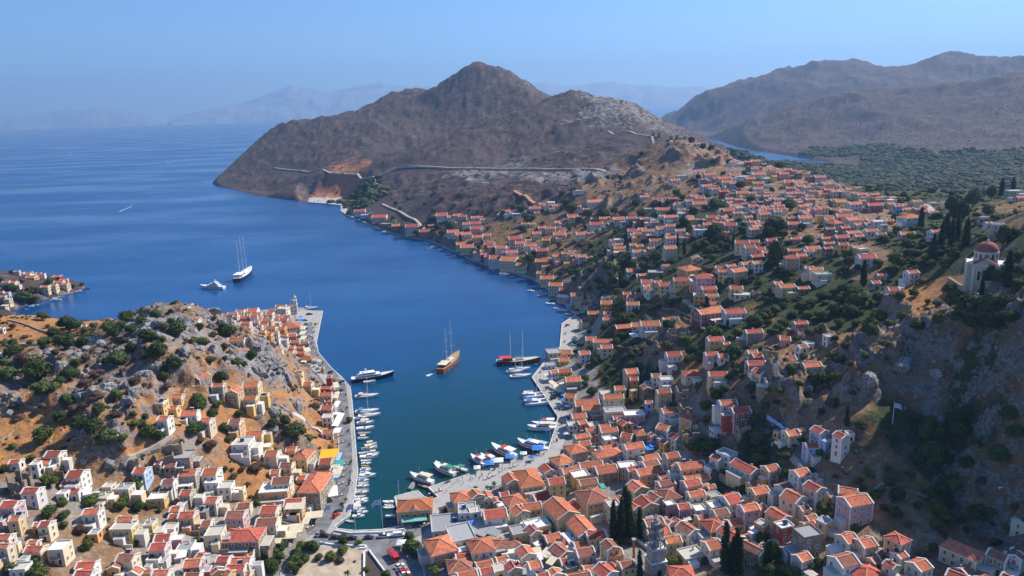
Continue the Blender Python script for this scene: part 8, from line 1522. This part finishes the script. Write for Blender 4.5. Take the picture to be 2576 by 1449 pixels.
for t, x, y, yaw, k, col, _ in CARS:
    o = make(car(k, col), ('car', k, col)); p = qp(t, x, y); ox, oy, s = TILES[t]; px, py = (ox + x * s) * .670833, (oy + y * s) * .670833
    hp = hit(F0, px, py, 0); zz = QZ + .02 if hp[2] < 2.2 else hp[2] + .15; q_ = at_z(px, py, zz); o.name = {'truck': "fire_engine", 'van': "delivery_van", 'pickup': "pickup_truck"}.get(k, "parked_car"); o.location = (q_[0], q_[1], zz); o.rotation_euler = (0, 0, radians(yaw))
    tag(o, cat={'truck': "fire engine", 'van': "van", 'pickup': "pickup"}.get(k, "car"), group="vehicles parked on the quays"); cars.append((o, px, py)); cdesc.append({'truck': "red fire engine with roof ladder", 'van': f"{'white' if col == 'white' else 'dull green'} van", 'pickup': "white pickup with blue load bed"}.get(k, f"{col if col != 'dark' else 'dark-coloured'} parked car"))
assign_labels(cars, cdesc)
# motor scooters
def scooter(o):
    b = MB(); b.box((0, 0, .45), (.9, .25, .3), CP['dark']); b.box((-.3, 0, .75), (.65, .28, .14), M_DARK); b.beam((.45, 0, .3), (.3, 0, 1.05), .1, .1, CP['red']); b.beam((.3, -.3, 1.05), (.3, .3, 1.05), .05, .05, M_RAIL); b.build("frame", o)
    for x in (-.55, .55): b = MB(); b.tube((x, -.06, .25), (x, .06, .25), .25, TYRE, 10); b.build("wheel", o)
scs = []
for i, (t, x, y) in enumerate([('B', 838, 870), ('B', 846, 884), ('B', 852, 898), ('B', 845, 912), ('B', 836, 856), ('B', 1692, 668), ('B', 1712, 676), ('B', 1730, 672), ('B', 1700, 684), ('F', 655, 965), ('F', 672, 980), ('B', 760, 1105), ('B', 905, 655), ('B', 905, 670), ('B', 915, 505), ('B', 915, 520), ('B', 912, 590), ('M', 1005, 665), ('M', 992, 770), ('M', 990, 785)]):
    o = make(scooter, 'scooter'); o.name = "scooter"; o.location = qp(t, x, y, QZ + .02); o.rotation_euler = (0, 0, i * .7); tag(o, cat="scooter", group="scooters parked on the quays"); ox, oy, s = TILES[t]; scs.append((o, (ox + x * s) * .670833, (oy + y * s) * .670833))
assign_labels(scs, ["dark motor scooter"] * len(scs))
# parasols and kiosks
def parasol(mat):
    def fn(o):
        b = MB(); b.cyl((0, 0, 0), .04, .04, 2.6, M_METAL, 6); b.cyl((0, 0, 0), .3, .3, .08, M_METAL, 8); b.build("pole", o); b = MB(); b.faces([(-1.6, -1.6, 2.2), (1.6, -1.6, 2.2), (1.6, 1.6, 2.2), (-1.6, 1.6, 2.2), (0, 0, 2.85)], [(0, 1, 4), (1, 2, 4), (2, 3, 4), (3, 0, 4), (3, 2, 1, 0)], mat); b.build("canopy", o)
    return fn
ps = []; pd = []
for t, x, y, c_, sc_ in (('C', 292, 322, 'white', 1.6), ('C', 410, 283, 'blue', 1.5), ('C', 545, 252, 'white', 1.1), ('C', 690, 195, 'blue', 1.9), ('C', 78, 393, 'white', 1.0), ('C', 205, 350, 'blue', 1.5), ('C', 635, 290, 'blue', .9), ('M', 880, 530, 'blue', 1.2), ('F', 585, 790, 'blue', 1.0), ('F', 620, 830, 'blue', 1.0), ('F', 650, 860, 'blue', 1.0), ('F', 600, 700, 'blue', 1.0), ('F', 610, 735, 'blue', 1.0), ('F', 640, 1190, 'white', 1.0), ('B', 1330, 1210, 'white', 1.2), ('B', 1955, 590, 'white', 1.0)):
    o = make(parasol(CANV[c_]), ('parasol', c_)); o.name = "parasol"; o.location = qp(t, x, y); o.scale = (sc_, sc_, 1); tag(o, cat="parasol", group="parasols on the quays"); ox, oy, s = TILES[t]; ps.append((o, (ox + x * s) * .670833, (oy + y * s) * .670833)); pd.append(f"square {c_} parasol")
assign_labels(ps, pd)
# people: one continuous skinned body, arms and legs tapering
def person_mesh(seed, shirt, legs):
    rnd = random.Random(seed); st_ = rnd.uniform(.10, .24); J = {'pel': (0, 0, .95, .14), 'chest': (0, 0, 1.28, .16), 'neck': (0, 0, 1.50, .06), 'head': (.01, 0, 1.62, .105), 'top': (.0, 0, 1.72, .07), 'hl': (0, .09, .90, .10), 'hr': (0, -.09, .90, .10), 'kl': (st_ * .6, .10, .50, .065), 'kr': (-st_ * .3, -.10, .50, .065), 'al': (st_, .10, .09, .045), 'ar': (-st_, -.10, .09, .045), 'tl': (st_ + .15, .10, .04, .04), 'tr': (-st_ + .15, -.10, .04, .04),
         'sl': (0, .20, 1.42, .06), 'sr': (0, -.20, 1.42, .06), 'el': (-st_ * .5, .25, 1.14, .045), 'er': (st_ * .5, -.25, 1.14, .045), 'wl': (-st_ * .3 + .08, .24, .90, .035), 'wr': (st_ * .6 + .08, -.24, .90, .035)}
    E = [('pel', 'chest'), ('chest', 'neck'), ('neck', 'head'), ('head', 'top'), ('pel', 'hl'), ('pel', 'hr'), ('hl', 'kl'), ('hr', 'kr'), ('kl', 'al'), ('kr', 'ar'), ('al', 'tl'), ('ar', 'tr'), ('chest', 'sl'), ('chest', 'sr'), ('sl', 'el'), ('sr', 'er'), ('el', 'wl'), ('er', 'wr')]
    names = list(J); me = bpy.data.meshes.new("skeleton"); me.from_pydata([J[k][:3] for k in names], [(names.index(a), names.index(c_)) for a, c_ in E], []); o = bpy.data.objects.new("tmp", me); C.objects.link(o); sk = o.modifiers.new("s", 'SKIN'); o.modifiers.new("u", 'SUBSURF').levels = 1
    for i, k in enumerate(names): me.skin_vertices[0].data[i].radius = (J[k][3], J[k][3])
    me.skin_vertices[0].data[0].use_root = True
    dg = bpy.context.evaluated_depsgraph_get(); out = bpy.data.meshes.new_from_object(o.evaluated_get(dg)); bpy.data.objects.remove(o); out.name = "person"
    skin = mat_plain("skin", (.45, .27, .19), .6); hair = mat_plain("hair", (.04, .025, .02), .8); out.materials.clear()
    for m_ in (shirt, legs, skin, hair): out.materials.append(m_)
    for pg in out.polygons:
        c_ = pg.center; pg.use_smooth = True
        pg.material_index = 3 if c_.z > 1.66 or (c_.z > 1.58 and c_.x < -.03) else 2 if c_.z > 1.47 or (abs(c_.y) > .2 and c_.z < 1.18) or c_.z < .45 else 0 if c_.z > .93 else 1
    return out
cl = [mat_plain("shirt_white", (.7, .7, .68), .9), mat_plain("shirt_red", (.5, .06, .05), .9), mat_plain("shirt_blue", (.06, .14, .38), .9), mat_plain("shirt_black", (.03, .03, .03), .9)]
PM = [person_mesh(i, cl[i], mat_plain(["jeans", "khaki", "navy_shorts", "pale_trousers"][i], [(.05, .07, .14), (.3, .25, .17), (.02, .03, .08), (.5, .47, .4)][i], .9)) for i in range(4)]
PW = ["white shirt", "red shirt", "blue shirt", "black shirt"]; pp = []; ppd = []
for i, (t, x, y) in enumerate([('C', 130, 445), ('C', 255, 380), ('C', 330, 398), ('C', 355, 385), ('C', 480, 300), ('C', 492, 296), ('C', 572, 335), ('C', 578, 325), ('C', 730, 235), ('C', 748, 240), ('C', 752, 222), ('C', 100, 488), ('C', 28, 470), ('C', 640, 215), ('C', 780, 205), ('B', 1750, 710), ('B', 1640, 742), ('B', 1832, 660), ('B', 1898, 655), ('B', 1995, 630), ('B', 1840, 690), ('B', 905, 650), ('B', 900, 560), ('B', 915, 480), ('B', 920, 420), ('B', 870, 800), ('B', 845, 760), ('B', 930, 700),
                               ('M', 1008, 672), ('M', 1012, 668), ('M', 985, 772), ('M', 1020, 830), ('M', 1100, 950), ('M', 1230, 1100), ('M', 1320, 1210), ('M', 1330, 1340), ('M', 970, 640), ('F', 520, 1140), ('F', 535, 1150), ('F', 610, 900), ('F', 580, 960), ('F', 330, 610), ('F', 370, 640), ('F', 440, 790), ('F', 520, 870), ('F', 490, 1260), ('F', 470, 1280), ('B', 1240, 1180), ('B', 1380, 1310), ('B', 640, 1360), ('B', 700, 1310), ('B', 880, 1270), ('B', 560, 1240), ('B', 1400, 1060), ('B', 1450, 1075), ('C', 200, 440), ('C', 215, 415), ('C', 300, 420), ('C', 410, 350), ('C', 440, 340), ('C', 500, 330), ('C', 540, 290), ('C', 600, 270), ('C', 660, 240), ('C', 700, 250), ('C', 800, 120), ('C', 820, 80), ('C', 850, 60), ('B', 1680, 700), ('B', 1790, 675), ('B', 1940, 640), ('B', 1700, 760), ('B', 1600, 790), ('B', 880, 730), ('B', 895, 690), ('B', 925, 600), ('B', 860, 330), ('B', 855, 180), ('M', 1150, 1010), ('M', 1060, 900), ('M', 1000, 540), ('F', 560, 1050), ('F', 545, 1200)]):
    o = link_mesh("person", PM[i % 4]); o.location = qp(t, x, y, QZ + .03); o.rotation_euler = (0, 0, i * 1.9); tag(o, cat="person", group="people walking on the quays"); ox, oy, s = TILES[t]; pp.append((o, (ox + x * s) * .670833, (oy + y * s) * .670833)); ppd.append(f"person in a {PW[i % 4]} on foot")
assign_labels(pp, ppd)

# cafe tables and chairs under the awnings, bollards and planters along the edge
def table(o):
    b = MB(); b.cyl((0, 0, .70), .42, .42, .04, M_TANK, 10); b.build("table_top", o); b = MB(); b.cyl((0, 0, 0), .22, .05, .7, M_RAIL, 6); b.build("leg", o)
def chair(o):
    b = MB(); b.box((0, 0, .45), (.44, .44, .05), M_WOOD); b.build("seat", o); b = MB(); b.box((-.2, 0, .72), (.05, .42, .5), M_WOOD); b.build("backrest", o)
    for sx in (-1, 1):
        for sy in (-1, 1): b = MB(); b.box((sx * .18, sy * .18, .22), (.04, .04, .44), M_WOOD); b.build("leg", o)
ts, chs, spots = [], [], [('B', 815, 360), ('B', 812, 300), ('B', 825, 545), ('B', 822, 590), ('B', 818, 640), ('B', 815, 700), ('B', 800, 800), ('M', 925, 620), ('M', 930, 665), ('M', 932, 720), ('M', 965, 830), ('M', 1265, 1190), ('M', 1262, 1290), ('F', 530, 560), ('F', 555, 650), ('F', 470, 520), ('F', 585, 870), ('F', 620, 760), ('F', 640, 1100),
    ('C', 160, 480), ('C', 210, 455), ('C', 420, 360), ('C', 600, 300), ('C', 650, 250), ('B', 1620, 760), ('B', 1560, 780), ('B', 560, 1060), ('B', 1480, 1040)]
for i, (t, x, y) in enumerate(spots):
    ox, oy, s = TILES[t]; p = qp(t, x, y, QZ + .01)
    for k in range(2):
        o = make(table, 'table'); o.name = "cafe_table"; o.location = (p[0] + k * 1.9, p[1] + (k % 2) * 1.2, p[2]); tag(o, cat="table", group="cafe tables on the quays"); u = to_px(o.location); ts.append((o, u[0], u[1]))
        for sx in (-1, 1): c_ = make(chair, 'chair'); c_.name = "cafe_chair"; c_.location = (o.location.x + sx * .65, o.location.y, p[2]); c_.rotation_euler = (0, 0, 0 if sx < 0 else pi); tag(c_, cat="chair", group="cafe chairs on the quays"); u = to_px(c_.location); chs.append((c_, u[0], u[1]))
assign_labels(ts, ["small white round cafe table"] * len(ts)); assign_labels(chs, ["brown cafe chair"] * len(chs))
def planter(o):
    b = MB(); b.cyl((0, 0, 0), .38, .48, .6, M_JET, 10); b.build("pot", o); link_mesh("shrub", CROWN['b'][0], o, (0, 0, .35)).scale = (1.5, 1.5, 1.5)
pls = []; 
for i in range(len(left_out) - 1):
    a, c_ = np.array(at_z(*left_out[i], QZ)), np.array(at_z(*left_out[i + 1], QZ)); L_ = np.linalg.norm(c_ - a)
    if not (3 <= i <= 11 or 26 <= i <= 33): continue
    for k in range(int(L_ / 16)):
        q_ = a + (c_ - a) * (k + .5) / max(1, int(L_ / 16)); d = (c_ - a) / L_; nx, ny = d[1], -d[0]; side = 1 if i < 20 else 1
        q_ = q_ + np.array([nx, ny, 0]) * -3.2 * (1 if seg_dist(np.array([q_[0] - nx * 3.2]), np.array([q_[1] - ny * 3.2]), COAST)[0] > 0 else -1)
        o = make(planter, 'planter'); o.name = "planter"; o.location = (q_[0], q_[1], QZ); tag(o, cat="planter", group="planters along the quays"); u = to_px(o.location); pls.append((o, u[0], u[1]))
assign_labels(pls, ["round stone planter with green shrub"] * len(pls))
